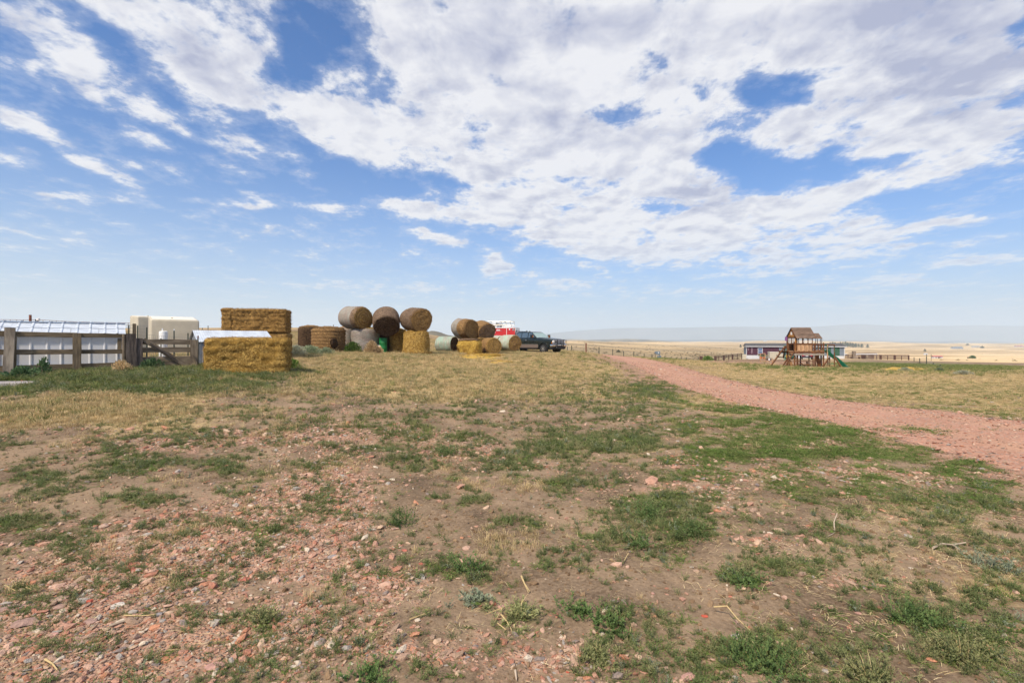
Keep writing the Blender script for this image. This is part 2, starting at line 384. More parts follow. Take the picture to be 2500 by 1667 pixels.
BARE = [(1250,1300,280,80,1.0),(1050,1180,160,40,.6),(1500,1420,260,70,.9),(900,1200,60,30,.3),(1650,1350,120,40,.4),(2000,1240,160,30,.5),(2250,1200,60,20,.3),(1400,1180,120,20,.3),(1700,1500,160,70,.6),(640,1480,120,40,.3)]
DRIVE = [(1780,884,80,5,1.0),(1900,884,100,6,1.0),(1860,878,60,4,.8),(1960,886,60,6,.8)]
YEL = [(2212,902,42,5,1.2),(2188,899,30,4,.8),(2060,884,20,2,.4)]
YELB = [(1180,872,52,7,.9),(1215,884,28,5,1.0),(1130,868,30,5,.7)]
def bare_of_grass(x, y, px, py):
    """places where the lawn is gone: the yard drive, spilled straw, red earth along the road's left side"""
    dv = sst(bl(px, py, DRIVE), .3, .6) * ((y > 46) & (y < 108))
    yl = sst(bl(px, py, YEL) * (y > 30) * (y < 90) + bl(px, py, YELB) * (y > 20) * (y < 40), .35, .7)
    xc = np.interp(y, RC[:, 1], RC[:, 0])
    lf = (x < xc) * (1 - sst(road_dist(x, y), 1.3, 2.6 + 1.2 * (fbm(x * .6, y * .6, 3, 301) - .5))) * sst(y, 13, 18) * (1 - sst(y, 40, 50))
    return np.maximum(np.maximum(dv, yl), lf * .85)
def zones(x, y):
    """dry grass, green growth, gravel, far flag (0..1 each) at ground points"""
    yy = np.maximum(y, .8)
    z = terrain_base(x, y)
    px = CX + F * x / yy; py = HY + F * (EYE - z) / yy
    fr = (y > .8)
    wx, wy = (fbm(x * 1.1, y * 1.1, 3, 41) - .5), (fbm(x * 1.1 + 9, y * 1.1, 3, 43) - .5)
    s = np.clip(y / 12, .15, 1)
    px = px + wx * 110; py = py + wy * 70 / np.maximum(yy / 3.0, 1)
    gr = bl(px, py, GREEN) * fr; dr = bl(px, py, DRY) * fr; gv = bl(px, py, GRAVEL) * fr; ba = bl(px, py, BARE) * fr
    r = np.hypot(x, y)
    out = 1 - sst(px, -300, -100) * (1 - sst(px, 2600, 2800)) * fr
    gr = gr * (1 - out) + .45 * out; dr = dr * (1 - out) + .5 * out; gv = gv * (1 - out) + .4 * out
    return dr, gr, gv, ba, px, py

# ------------------------------------------------------------------ materials
MATS = {}
def new_mat(name):
    m = bpy.data.materials.new(name); m.use_nodes = True
    g = NG(m.node_tree); g.n.clear()
    bs = g.new('ShaderNodeBsdfPrincipled'); o = g.new('ShaderNodeOutputMaterial'); g.l.new(bs.outputs[0], o.inputs[0])
    bs.inputs['Specular IOR Level'].default_value = .3
    MATS[name] = m
    return m, g, bs
def objco(g): return g.new('ShaderNodeTexCoord').outputs['Object']
def rnd(g): return g.new('ShaderNodeObjectInfo').outputs['Random']
def bump(g, bs, h, strength=.5, dist=.01):
    b = g.new('ShaderNodeBump'); g.put(b.inputs['Strength'], strength); g.put(b.inputs['Distance'], dist); g.put(b.inputs['Height'], h)
    g.l.new(b.outputs[0], bs.inputs['Normal'])
def plain(name, col, rough=.6, metal=0.0, var=.12, scale=8.0, spec=.3, bmp=0.0):
    """one colour with mottling and per-object variation"""
    m, g, bs = new_mat(name)
    n = g.noise(objco(g), scale, 4, .6)
    f = g.rng(n, .3, .7)
    a = tuple(c * (1 - var) for c in col); b = tuple(min(1, c * (1 + var)) for c in col)
    g.put(bs.inputs['Base Color'], g.mix(f, a, b))
    bs.inputs['Roughness'].default_value = rough; bs.inputs['Metallic'].default_value = metal
    bs.inputs['Specular IOR Level'].default_value = spec
    if bmp: bump(g, bs, n, bmp, .01)
    return m
def wood(name, c1, c2, grain=18.0, knots=True, rough=.85):
    """board: grain runs along local X"""
    m, g, bs = new_mat(name)
    co = objco(g); r = rnd(g)
    co = g.vmath('ADD', co, g.comb(g.math('MULTIPLY', r, 31.7), g.math('MULTIPLY', r, 17.1), 0.0))
    n = g.noise(g.vmath('MULTIPLY', co, (1.6, grain, grain)), 1.6, 5, .65, .3)
    n2 = g.noise(g.vmath('MULTIPLY', co, (1.2, 3, 3)), 1.4, 3, .5)
    c = g.mix(g.rng(n, .32, .68), c1, c2)
    tone = g.math('ADD', .68, g.math('MULTIPLY', r, .4))
    tone = g.math('MULTIPLY', tone, g.rng(n2, .25, .75, .72, 1.2))
    c = g.mix(1.0, c, g.comb(tone, tone, tone), 'MULTIPLY')
    g.put(bs.inputs['Base Color'], c); bs.inputs['Roughness'].default_value = rough
    bump(g, bs, n, .5, .006)
    return m

# ground
m_ground, g, bs = new_mat('ground')
geo = g.new('ShaderNodeNewGeometry').outputs['Position']
at = g.new('ShaderNodeAttribute', attribute_name='zone').outputs['Color']
at2 = g.new('ShaderNodeAttribute', attribute_name='zone_b').outputs['Color']
dry, grn, grv = g.sep(at)
yel, farf, scrub = g.sep(at2)
nA = g.noise(geo, 1.3, 6, .6)
nB = g.noise(geo, 7.0, 6, .65)
nC = g.noise(geo, 38.0, 5, .7)
nD = g.noise(g.vmath('MULTIPLY', geo, (.005, .011, .01)), 1.0, 5, .5)
nE = g.noise(geo, .35, 4, .55)
soil = g.mix(g.rng(nA, .3, .7), (.090, .062, .040), (.285, .205, .135))
soil = g.mix(g.rng(nC, .35, .7, 0, .45), soil, (.42, .31, .21))
soil = g.mix(g.rng(nB, .55, .8, 0, .45), soil, (.050, .034, .024))
# pebbly surface: coloured cells
vo = g.new('ShaderNodeTexVoronoi', feature='F1'); g.put(vo.inputs['Vector'], geo); vo.inputs['Scale'].default_value = 55; vo.inputs['Randomness'].default_value = 1
vo2 = g.new('ShaderNodeTexVoronoi', feature='F1'); g.put(vo2.inputs['Vector'], geo); vo2.inputs['Scale'].default_value = 24
vr, vg, vb = g.sep(vo.outputs['Color'])
peb = g.mix(vr, (.42, .18, .105), (.58, .34, .23))
peb = g.mix(g.rng(vg, .72, .8), peb, (.36, .30, .25))
peb = g.mix(g.rng(vg, .2, .1), peb, (.48, .16, .08))
pebm = g.math('MULTIPLY', g.rng(vo.outputs['Distance'], .62, .35), g.rng(vb, .25, .45))
gm = g.math('ADD', grv, g.math('MULTIPLY', g.math('SUBTRACT', nB, .5), 1.5))
gmask = g.rng(gm, .22, .68)
pinkish = g.mix(g.rng(nB, .35, .65), (.24, .15, .105), (.54, .34, .25))
c = g.mix(g.math('MULTIPLY', gmask, .75), soil, pinkish)
c = g.mix(g.math('MULTIPLY', g.math('MULTIPLY', pebm, gmask), .9), c, peb)
# dry straw cover
sn = g.noise(g.vmath('MULTIPLY', geo, (30, 14, 14)), 1.0, 5, .7, .6)
drc = g.mix(g.rng(sn, .3, .7), (.27, .19, .09), (.60, .455, .25))
drc = g.mix(g.rng(nA, .4, .65, 0, .35), drc, (.22, .20, .075))
drc = g.mix(g.rng(nE, .5, .68, 0, .45), drc, (.37, .24, .135))
dmask = g.rng(g.math('ADD', dry, g.math('MULTIPLY', g.math('SUBTRACT', nB, .5), .9)), .2, .75)
c = g.mix(g.math('MULTIPLY', dmask, .85), c, drc)
# low green
gnc = g.mix(g.rng(nC, .3, .7), (.055, .085, .022), (.14, .17, .06))
gmk = g.rng(g.math('ADD', grn, g.math('MULTIPLY', g.math('SUBTRACT', nB, .5), 1.3)), .42, .9)
c = g.mix(g.math('MULTIPLY', gmk, .5), c, gnc)
c = g.mix(g.math('MULTIPLY', g.rng(g.math('ADD', yel, g.math('MULTIPLY', g.math('SUBTRACT', nB, .5), .7)), .3, .7), .9), c, g.mix(g.rng(sn, .3, .7), (.40, .24, .035), (.62, .42, .09)))
c = g.mix(g.math('MULTIPLY', g.math('MULTIPLY', scrub, g.math('SUBTRACT', 1.0, farf)), g.rng(nB, .3, .6, .3, .9), clamp=True), c, (.075, .048, .030))
# far pasture
fc = g.mix(g.rng(nD, .38, .62), (.40, .285, .15), (.70, .53, .31))
spots = g.noise(g.vmath('MULTIPLY', geo, (1, 1, 1)), .32, 6, .68)
fc = g.mix(g.math('MULTIPLY', g.rng(spots, .50, .62), g.math('ADD', .22, g.math('MULTIPLY', scrub, .75)), clamp=True), fc, (.105, .095, .05))
fc = g.mix(g.math('MULTIPLY', scrub, .62), fc, (.17, .13, .07))
c = g.mix(farf, c, fc)
g.put(bs.inputs['Base Color'], c)
bs.inputs['Roughness'].default_value = .95; bs.inputs['Specular IOR Level'].default_value = .12
hh = g.math('ADD', g.math('MULTIPLY', nC, .6), g.math('MULTIPLY', g.math('MULTIPLY', g.rng(vo.outputs['Distance'], .6, .1), gmask), .8))
hh = g.math('ADD', hh, g.math('MULTIPLY', nB, 1.2))
bump(g, bs, hh, .75, .025)

# road
m_road, g, bs = new_mat('road_gravel')
geo = g.new('ShaderNodeNewGeometry').outputs['Position']
nA = g.noise(geo, .9, 5, .6); nB = g.noise(geo, 6.0, 5, .65); nC = g.noise(geo, 30, 5, .7)
vo = g.new('ShaderNodeTexVoronoi', feature='F1'); g.put(vo.inputs['Vector'], geo); vo.inputs['Scale'].default_value = 30
vr, vg, vb = g.sep(vo.outputs['Color'])
c = g.mix(g.rng(nA, .3, .7), (.32, .165, .11), (.46, .265, .185))
c = g.mix(g.rng(nC, .3, .75, 0, .6), c, (.54, .35, .26))
p_ = g.mix(vr, (.34, .14, .085), (.64, .37, .27))
p_ = g.mix(g.rng(vg, .78, .84), p_, (.30, .25, .22))
c = g.mix(g.math('MULTIPLY', g.rng(vb, .3, .5), .75), c, p_)
c = g.mix(g.rng(nB, .55, .8, 0, .5), c, (.24, .12, .07))
trk = g.new('ShaderNodeAttribute', attribute_name='track').outputs['Fac']
c = g.mix(g.math('MULTIPLY', trk, g.rng(nA, .3, .6, .3, .8)), c, (.50, .30, .205))
g.put(bs.inputs['Base Color'], c); bs.inputs['Roughness'].default_value = .92; bs.inputs['Specular IOR Level'].default_value = .15
bump(g, bs, g.math('ADD', nC, g.math('MULTIPLY', g.rng(vo.outputs['Distance'], .6, .1), .8)), .8, .02)

# ------------------------------------------------------------------ object plumbing
def tag(o, label=None, cat=None, group=None, kind=None):
    if label: o['label'] = label
    if cat: o['category'] = cat
    if group: o['group'] = group
    if kind: o['kind'] = kind
    return o
def mesh_np(name, verts, faces, mat, smooth=False):
    """faces: (n,3) or (n,4) int array"""
    me = bpy.data.meshes.new(name)
    verts = np.asarray(verts, np.float32); faces = np.asarray(faces, np.int32)
    k = faces.shape[1]
    me.vertices.add(len(verts)); me.vertices.foreach_set('co', verts.ravel())
    me.loops.add(faces.size); me.loops.foreach_set('vertex_index', faces.ravel())
    me.polygons.add(len(faces)); me.polygons.foreach_set('loop_start', np.arange(0, faces.size, k, dtype=np.int32))
    me.polygons.foreach_set('loop_total', np.full(len(faces), k, np.int32))
    me.polygons.foreach_set('use_smooth', np.full(len(faces), bool(smooth)))
    me.update(calc_edges=True)
    if mat: me.materials.append(mat)
    return me
def link(name, me, parent=None, loc=None, rot=None, scale=None, col=None):
    o = bpy.data.objects.new(name, me); (col or COL).objects.link(o)
    if parent is not None: o.parent = parent
    if loc is not None: o.location = loc
    if rot is not None: o.rotation_euler = rot
    if scale is not None: o.scale = scale if hasattr(scale, '__len__') else (scale,) * 3
    return o

# ------------------------------------------------------------------ ground sheet
def ground_sheet():
    fa = np.linspace(-AMAX - .06, AMAX + .06, 700)
    ba = np.linspace(AMAX + .06, 2 * math.pi - AMAX - .06, 74)[1:-1]
    ang = np.concatenate([fa, ba])
    rad = np.concatenate([[0.0], np.geomspace(.4, 2.0, 14)[:-1], np.geomspace(2.0, 16, 230)[:-1], np.geomspace(16, 120, 130)[:-1], np.geomspace(120, 9700, 120)])
    A, Rr = np.meshgrid(ang, rad[1:], indexing='xy')
    X, Y = Rr * np.sin(A), Rr * np.cos(A)
    Z = terrain(X, Y)
    rd = road_dist(X, Y)
    on = (1 - sst(rd, .70, .98)) * ((Y > -6) & (Y < 99))
    Z = Z - .09 * on
    n, m = len(rad) - 1, len(ang)
    V = np.stack([X, Y, Z], -1).reshape(-1, 3)
    V = np.vstack([V, [[0, 0, tz(0, 0)]]])
    i = np.arange(n - 1)[:, None]; j = np.arange(m)[None, :]; j2 = (j + 1) % m
    Fq = np.stack([i * m + j, i * m + j2, (i + 1) * m + j2, (i + 1) * m + j], -1).reshape(-1, 4)[:, ::-1]
    me = mesh_np('ground', V, Fq, m_ground, True)
    # centre fan
    bm = bmesh.new(); bm.from_mesh(me); bm.verts.ensure_lookup_table()
    ctr = bm.verts[len(V) - 1]
    for k in range(m): bm.faces.new((ctr, bm.verts[(k + 1) % m], bm.verts[k]))
    bm.to_mesh(me); bm.free()
    x, y = V[:, 0], V[:, 1]
    dr, gr, gv, ba_, px, py = zones(x, y)
    r = np.hypot(x, y)
    patch = sst(fbm(x * .55, y * .55, 4, 131), .40, .60)
    dry = dr * (1 - .6 * ba_.clip(0, 1)) * (.45 + .55 * patch) + (.30 * sst(r, 9, 16) + .22 * sst(r, 18, 34)) * (.4 + .75 * patch) + .22 * patch
    grn = gr * .9
    grv_ = gv * (1 - .55 * ba_.clip(0, 1))
    # dull edge of the road and the yard drive in pink gravel
    rde = road_dist(x, y)
    grv_ = np.maximum(grv_, (1 - sst(rde, .9, 1.7)) * .8 * (y < 99)); dry = dry * (.25 + .75 * sst(rde, 1.0, 1.6))
    rt = sst(px, 1960, 2120)
    far = sst(r, 62, 140) * (1 - rt) + sst(r, 118, 132) * rt
    drive = sst(bl(px, py, DRIVE), .3, .6) * ((y > 46) & (y < 108))
    xc = np.interp(y, RC[:, 1], RC[:, 0]); bog = bare_of_grass(x, y, px, py)
    grv_ = np.maximum(grv_, drive); dry = dry * (1 - bog)
    grv_ = np.maximum(grv_, .75 * bog * (x < xc) * (y < 50) * (x > 0))
    yel_ = bl(px, py, YEL) * (y > 30) * (y < 90) + bl(px, py, YELB) * (y > 20) * (y < 40)
    gfar = bl(px, py, [(2120,887,70,5,1.3),(2190,893,60,5,1.2),(2310,893,90,6,1.6),(2250,888,50,4,1.0),(2390,898,90,5,1.2),(2450,905,80,5,.5),(1760,878,60,4,.8),(1640,877,50,3,.6),(1900,899,70,4,.7),(2050,905,120,5,.6),(1830,893,60,4,.6),(750,864,50,8,.7),(1000,870,80,6,.4),(1300,875,50,6,.5),(1060,860,30,6,.6),(1450,880,60,5,.4)]) * (y > 20)
    grn = grn + gfar
    scrub_ = sst(r, 60, 90) * sst(px, 1280, 1380) * (1 - sst(px, 1900, 2050)) * np.maximum(.95 * (1 - sst(r, 260, 420)), (1 - sst(r, 700, 1300)) * sst(fbm(x / 110, y / 90, 3, 77), .42, .58))
    grn = grn + .30 * sst(fbm(x * 1.4, y * 1.4, 4, 133), .50, .62) * (1 - sst(r, 20, 40))
    rz_ = rt * sst(r, 50, 70) * (1 - sst(r, 118, 132))
    dry = dry * (1 - .55 * rz_)
    def put(nm, cols):
        a = me.attributes.new(nm, 'FLOAT_COLOR', 'POINT')
        arr = np.ones((len(V), 4), np.float32); arr[:, :3] = np.stack(cols, 1).clip(0, 1.2)
        a.data.foreach_set('color', arr.ravel())
    put('zone', [dry, grn * (1 - .0), grv_])
    dark_soil = bl(px, py, [(850,1112,60,7,1.1),(930,1118,50,5,.6),(1060,1098,90,4,.7),(960,1088,120,3,.5),(1180,1099,80,4,.5),(760,1150,60,4,.3),(1150,1200,200,30,.25),(2050,1230,160,20,.35),(1750,1330,120,30,.25),(2300,1500,200,80,.2)]) * (r < 20)  # patches of darker soil, several of them near the rut
    put('zone_b', [yel_, far, scrub_ + dark_soil])
    o = link('ground', me)
    tag(o, kind='structure')
    return o
ground = ground_sheet()

def road_sheet():
    ys = np.concatenate([np.arange(-6, 4, .25), np.arange(4, 20, .08), np.arange(20, 60, .2), np.arange(60, 99, .6)])
    us = np.linspace(-1.12, 1.12, 56)
    xc = np.interp(ys, RC[:, 1], RC[:, 0]); w = np.interp(ys, RC[:, 1], RW)
    sl = np.interp(ys, RC[:, 1], np.gradient(RC[:, 0], RC[:, 1])); nx = 1 / np.sqrt(1 + sl ** 2)
    edge = 1 + (fbm(ys * .7, ys * 0, 4, 55) - .5) * .22
    edge2 = 1 + (fbm(ys * .7, ys * 0 + 50, 4, 56) - .5) * .22
    U = us[None, :] * np.where(us[None, :] < 0, edge[:, None], edge2[:, None])
    X = xc[:, None] + U * (w / nx)[:, None]
    Y = np.repeat(ys[:, None], len(us), 1)
    Z = terrain(X, Y)
    au = np.abs(us)[None, :]
    prof = .022 * (1 - (au / 1.0) ** 2).clip(-1, 1) + .012 - .10 * sst(au, .96, 1.12)
    tracks = -.018 * (np.exp(-((us[None, :] - .42) / .16) ** 2) + np.exp(-((us[None, :] + .42) / .16) ** 2))
    Z = Z + prof + tracks + (fbm(X * 12, Y * 12, 3, 61) - .5) * .02
    n, m = X.shape
    V = np.stack([X, Y, Z], -1).reshape(-1, 3)
    i = np.arange(n - 1)[:, None]; j = np.arange(m - 1)[None, :]
    Fq = np.stack([i * m + j, i * m + j + 1, (i + 1) * m + j + 1, (i + 1) * m + j], -1).reshape(-1, 4)
    me = mesh_np('dirt_road', V, Fq, m_road, True)
    tr = (np.exp(-((us + .42) / .17) ** 2) + np.exp(-((us - .42) / .17) ** 2))[None, :] * np.ones((n, 1))
    a = me.attributes.new('track', 'FLOAT', 'POINT'); a.data.foreach_set('value', tr.ravel().astype(np.float32))
    o = link('dirt_road', me)
    tag(o, kind='structure')
road_sheet()

# ------------------------------------------------------------------ far hills and mountains
def hill(name, d, prof, depth, foot, mat, seed, amp=.05, px0=None):
    """a long ridge: prof = [(px, py of crest)], built at distance d with real depth"""
    xs = np.array([p[0] for p in prof], float); ys = np.array([p[1] for p in prof], float)
    pxs = np.linspace(xs[0], xs[-1], 260)
    top = EYE - (np.interp(pxs, xs, ys) - HY) / F * d
    top = _soft(top[:, None], 5, 0)[:, 0]
    top += (fbm(pxs / 40, pxs * 0, 5, seed) - .5) * amp * (top - foot).clip(0) 
    prof2 = np.array([0, .25, .55, .8, 1, .85, .5, 0]); dd = np.array([-1, -.7, -.4, -.18, 0, .25, .6, 1]) * depth
    V = []
    for k in range(len(prof2)):
        dk = d + dd[k]
        x = (pxs - CX) / F * d + (pxs - CX) / F * dd[k] * .3
        z = foot + (top - foot) * prof2[k] * (1 + (fbm(pxs / 18, pxs * 0 + k * 3, 3, seed + 3) - .5) * (.35 if 0 < prof2[k] < 1 else 0))
        V.append(np.stack([x, np.full_like(x, dk), z], -1))
    V = np.array(V); n, m = V.shape[:2]
    i = np.arange(n - 1)[:, None]; j = np.arange(m - 1)[None, :]
    Fq = np.stack([i * m + j, i * m + j + 1, (i + 1) * m + j + 1, (i + 1) * m + j], -1).reshape(-1, 4)
    o = link(name, mesh_np(name, V.reshape(-1, 3), Fq, mat, True))
    tag(o, kind='structure')
m_mtn, g, bs = new_mat('mountain')
n = g.noise(g.vmath('MULTIPLY', g.new('ShaderNodeNewGeometry').outputs['Position'], (.0015, .0015, .004)), 1.0, 6, .6)
g.put(bs.inputs['Base Color'], g.mix(g.rng(n, .3, .7), (.07, .09, .11), (.16, .17, .18))); bs.inputs['Roughness'].default_value = 1
m_hill, g, bs = new_mat('distant_hill')
n = g.noise(g.vmath('MULTIPLY', g.new('ShaderNodeNewGeometry').outputs['Position'], (.006, .006, .03)), 1.0, 6, .6)
g.put(bs.inputs['Base Color'], g.mix(g.rng(n, .35, .65), (.10, .09, .06), (.36, .28, .17))); bs.inputs['Roughness'].default_value = 1
hill('mountains', 8600, [(1150,834),(1300,818),(1400,808),(1500,801),(1580,800.5),(1700,799),(1800,797.5),(1900,798),(2000,797.5),(2050,793),(2100,790.5),(2150,794),(2200,796),(2300,795.5),(2400,794),(2500,796),(2700,800)], 700, -60, m_mtn, 3, .02)
hill('blue_hills', 5600, [(1560,834),(1640,829.5),(1800,828.5),(1930,829.5),(2100,830.5),(2250,833.5),(2330,832),(2400,832),(2470,836),(2700,840)], 500, -70, m_mtn, 5, .05)
hill('grey_hills', 3300, [(1250,834),(1330,830),(1385,827.8),(1430,829.5),(1480,829),(1530,827.5),(1580,829),(1640,833),(1700,836)], 260, -40, m_hill, 7, .06)
hill('butte', 900, [(990,824),(1035,812),(1052,807.5),(1062,808),(1075,811),(1090,817),(1120,822),(1160,826)], 90, -14, m_hill, 9, .03)

# ------------------------------------------------------------------ haze
def haze_box():
    bm = bmesh.new(); bmesh.ops.create_cube(bm, size=1)
    me = bpy.data.meshes.new('haze'); 
    zt, zb = 420.0, -130.0
    bmesh.ops.scale(bm, vec=(22400, 22400, zt - zb), verts=bm.verts)
    bmesh.ops.translate(bm, vec=(0, 0, (zt + zb) / 2), verts=bm.verts)
    bm.to_mesh(me); bm.free()
    m = bpy.data.materials.new('haze'); m.use_nodes = True; m.node_tree.nodes.clear()
    g = NG(m.node_tree)
    pv = g.new('ShaderNodeVolumePrincipled'); o = g.new('ShaderNodeOutputMaterial')
    pv.inputs['Color'].default_value = (.70, .85, 1.0, 1); pv.inputs['Density'].default_value = 1.75e-4
    pv.inputs['Anisotropy'].default_value = 0.0
    g.l.new(pv.outputs[0], o.inputs['Volume'])
    me.materials.append(m)
    ob = link('haze', me); tag(ob, kind='stuff')
haze_box()

# ------------------------------------------------------------------ plant and stone stock
def leaf_mat(name, c1, c2, c3=None, trans=.25):
    m, g, bs = new_mat(name)
    r = rnd(g)
    geo_ = g.new('ShaderNodeNewGeometry')
    n = g.noise(objco(g), 14, 3, .6)
    c = g.mix(g.rng(n, .3, .7), c1, c2)
    tone = g.math('ADD', .7, g.math('MULTIPLY', r, .6))
    c = g.mix(1.0, c, g.comb(tone, tone, tone), 'MULTIPLY')
    if c3: c = g.mix(g.math('MULTIPLY', g.rng(g.math('FRACT', g.math('MULTIPLY', r, 7.31)), .55, .95), .8), c, c3)
    g.put(bs.inputs['Base Color'], c); bs.inputs['Roughness'].default_value = .7; bs.inputs['Specular IOR Level'].default_value = .2
    tr = g.new('ShaderNodeBsdfTranslucent'); g.put(tr.inputs[0], c)
    mx = g.new('ShaderNodeMixShader'); mx.inputs[0].default_value = trans
    g.l.new(bs.outputs[0], mx.inputs[1]); g.l.new(tr.outputs[0], mx.inputs[2])
    o = [n_ for n_ in g.n if n_.type == 'OUTPUT_MATERIAL'][0]; g.l.new(mx.outputs[0], o.inputs[0])
    return m
M_WEED = leaf_mat('weed_green', (.085, .125, .045), (.215, .25, .10), (.34, .31, .16))
M_MAT = leaf_mat('mat_green', (.065, .12, .028), (.18, .26, .06), (.27, .28, .11))
M_SAGE = leaf_mat('sage_grey', (.17, .21, .14), (.28, .31, .22))
M_STRAW = leaf_mat('dry_straw', (.42, .31, .155), (.68, .54, .31), (.29, .25, .11))
M_TALL = leaf_mat('tall_dry', (.45, .35, .17), (.66, .54, .32), (.27, .29, .12))
M_LITTER = leaf_mat('straw_litter', (.60, .45, .20), (.78, .65, .38), None, .05)
M_SCRUB = leaf_mat('scrub', (.06, .065, .035), (.16, .14, .08), (.22, .18, .10))

def stone_mat(name):
    m, g, bs = new_mat(name)
    r = rnd(g)
    cr = g.new('ShaderNodeValToRGB'); g.put(cr.inputs[0], r)
    st = [(0, (.52, .29, .21)), (.18, (.44, .20, .135)), (.30, (.62, .40, .30)), (.46, (.46, .31, .23)), (.60, (.54, .25, .15)), (.66, (.36, .25, .18)), (.76, (.62, .44, .31)), (.84, (.27, .22, .20)), (.90, (.42, .38, .34)), (.95, (.68, .58, .46)), (1, (.56, .31, .21))]
    e = cr.color_ramp.elements; e[0].position, e[0].color = 0, (*st[0][1], 1); e[1].position, e[1].color = 1, (*st[-1][1], 1)
    for p, c in st[1:-1]:
        x = e.new(p); x.color = (*c, 1)
    cr.color_ramp.interpolation = 'CONSTANT'
    n = g.noise(objco(g), 2.2, 6, .65)
    tone = g.rng(n, .3, .7, .72, 1.12)
    c = g.mix(1.0, cr.outputs[0], g.comb(tone, tone, tone), 'MULTIPLY')
    # dust settled on the tops
    c = g.mix(g.rng(g.noise(objco(g), 1.1, 4, .6), .45, .7, 0, .5), c, (.33, .24, .17))
    g.put(bs.inputs['Base Color'], c); bs.inputs['Roughness'].default_value = .85; bs.inputs['Specular IOR Level'].default_value = .25
    bump(g, bs, n, .5, .05)
    return m
M_STONE = stone_mat('stone')

def rock_mesh(seed, sub=1, flat=.55):
    bm = bmesh.new(); bmesh.ops.create_icosphere(bm, subdivisions=sub, radius=1)
    rr = random.Random(seed)
    ax = [Vector((rr.uniform(-1, 1), rr.uniform(-1, 1), rr.uniform(-1, 1))).normalized() for _ in range(7)]
    cut = [rr.uniform(.55, .85) for _ in ax]
    for v in bm.verts:
        p = v.co.copy()
        for a, c in zip(ax, cut):
            d = p.dot(a)
            if d > c: p -= a * (d - c)
        p *= 1 + .12 * mnoise.noise(p * 2.1 + Vector((seed, 0, 0)))
        v.co = Vector((p.x * rr.uniform(1.0, 1.0) * 1.25, p.y * .9, p.z * flat))
    me = bpy.data.meshes.new('stone'); bm.to_mesh(me); bm.free(); me.materials.append(M_STONE)
    return me

class TM:
    """triangle/quad soup builder"""
    def __init__(s): s.v = []; s.f = []
    def strip(s, pts, w0, w1, side):
        n = len(pts); b = len(s.v)
        for i, p in enumerate(pts):
            w = w0 + (w1 - w0) * i / (n - 1)
            s.v.append(p - side * w); s.v.append(p + side * w)
        for i in range(n - 1):
            s.f.append((b + 2 * i, b + 2 * i + 1, b + 2 * i + 3, b + 2 * i + 2))
    def leaf(s, p, d, side, L, w):
        b = len(s.v)
        s.v += [p, p + d * L * .5 + side * w, p + d * L, p + d * L * .5 - side * w]
        s.f.append((b, b + 1, b + 2, b + 3))
    def build(s, name, mat):
        return mesh_np(name, [tuple(v) for v in s.v], s.f, mat)
def weed_mesh(seed, mat, stems=12, h=.12, spread=.9, leaves=11, L=.022, w=.0045, up=1.0):
    rr = random.Random(seed); t = TM()
    for _ in range(stems):
        a = rr.uniform(0, 6.283); el = rr.uniform(.15, 1.2) * up
        d = Vector((math.cos(a) * math.cos(el), math.sin(a) * math.cos(el), math.sin(el)))
        ln = h * rr.uniform(.5, 1.25)
        pts = []; p = Vector((rr.gauss(0, .012) * spread, rr.gauss(0, .012) * spread, -.006)); pts.append(p.copy())
        for k in range(5):
            d = (d + Vector((rr.gauss(0, .13), rr.gauss(0, .13), .10 * up + rr.gauss(0, .06)))).normalized()
            p = p + d * ln / 5; p.z = max(p.z, .003); pts.append(p.copy())
        sd = d.cross(Vector((0, 0, 1))).normalized() if abs(d.z) < .99 else Vector((1, 0, 0))
        t.strip(pts, .0016, .0007, sd)
        for k in range(leaves):
            f = rr.uniform(.12, 1) * 5; i = min(4, int(f)); q = pts[i].lerp(pts[i + 1], f - i)
            b = rr.uniform(0, 6.283)
            ld = (Vector((math.cos(b), math.sin(b), rr.uniform(-.1, .9))) + d * .5).normalized()
            s_ = ld.cross(Vector((rr.gauss(0, .4), rr.gauss(0, .4), 1))).normalized()
            t.leaf(q, ld, s_, L * rr.uniform(.6, 1.3), w * rr.uniform(.7, 1.3))
    return t.build('weed', mat)
def tuft_mesh(seed, mat, blades=26, h=.12, r=.04, lean=.6, w=.0022, seedhead=False):
    rr = random.Random(seed); t = TM()
    for _ in range(blades):
        a = rr.uniform(0, 6.283); q = rr.uniform(0, 1) ** .6 * r
        p = Vector((math.cos(a) * q, math.sin(a) * q, -.005))
        b = a + rr.gauss(0, .7); ln = h * rr.uniform(.45, 1.15); le = rr.uniform(.1, 1) * lean
        d0 = Vector((math.cos(b) * le * .5, math.sin(b) * le * .5, 1)).normalized()
        d1 = Vector((math.cos(b) * le * 1.6, math.sin(b) * le * 1.6, 1 - .35 * le)).normalized()
        sd = Vector((-math.sin(b), math.cos(b), 0))
        if rr.random() < .5: sd = (sd + Vector((math.cos(b), math.sin(b), 0)) * .9).normalized()
        m_ = p + d0 * ln * .55; e = m_ + d1 * ln * .45
        t.strip([p, m_, e], w, w * .35, sd)
        if seedhead and rr.random() < .5:
            for k in range(4):
                t.leaf(e - d1 * k * .012, (d1 + sd * rr.uniform(-.5, .5)).normalized(), sd, .03, .004)
    return t.build('tuft', mat)
def litter_mesh(seed, n=14, r=.12):
    rr = random.Random(seed); t = TM()
    for _ in range(n):
        p = Vector((rr.gauss(0, r), rr.gauss(0, r), rr.uniform(.004, .018))); a = rr.uniform(0, 6.283); L = rr.uniform(.03, .11)
        d = Vector((math.cos(a), math.sin(a), rr.uniform(-.05, .12)))
        t.strip([p, p + d * L * .5 + Vector((0, 0, .004)), p + d * L], .0011, .0009, Vector((-math.sin(a), math.cos(a), 0)))
    return t.build('litter', M_LITTER)

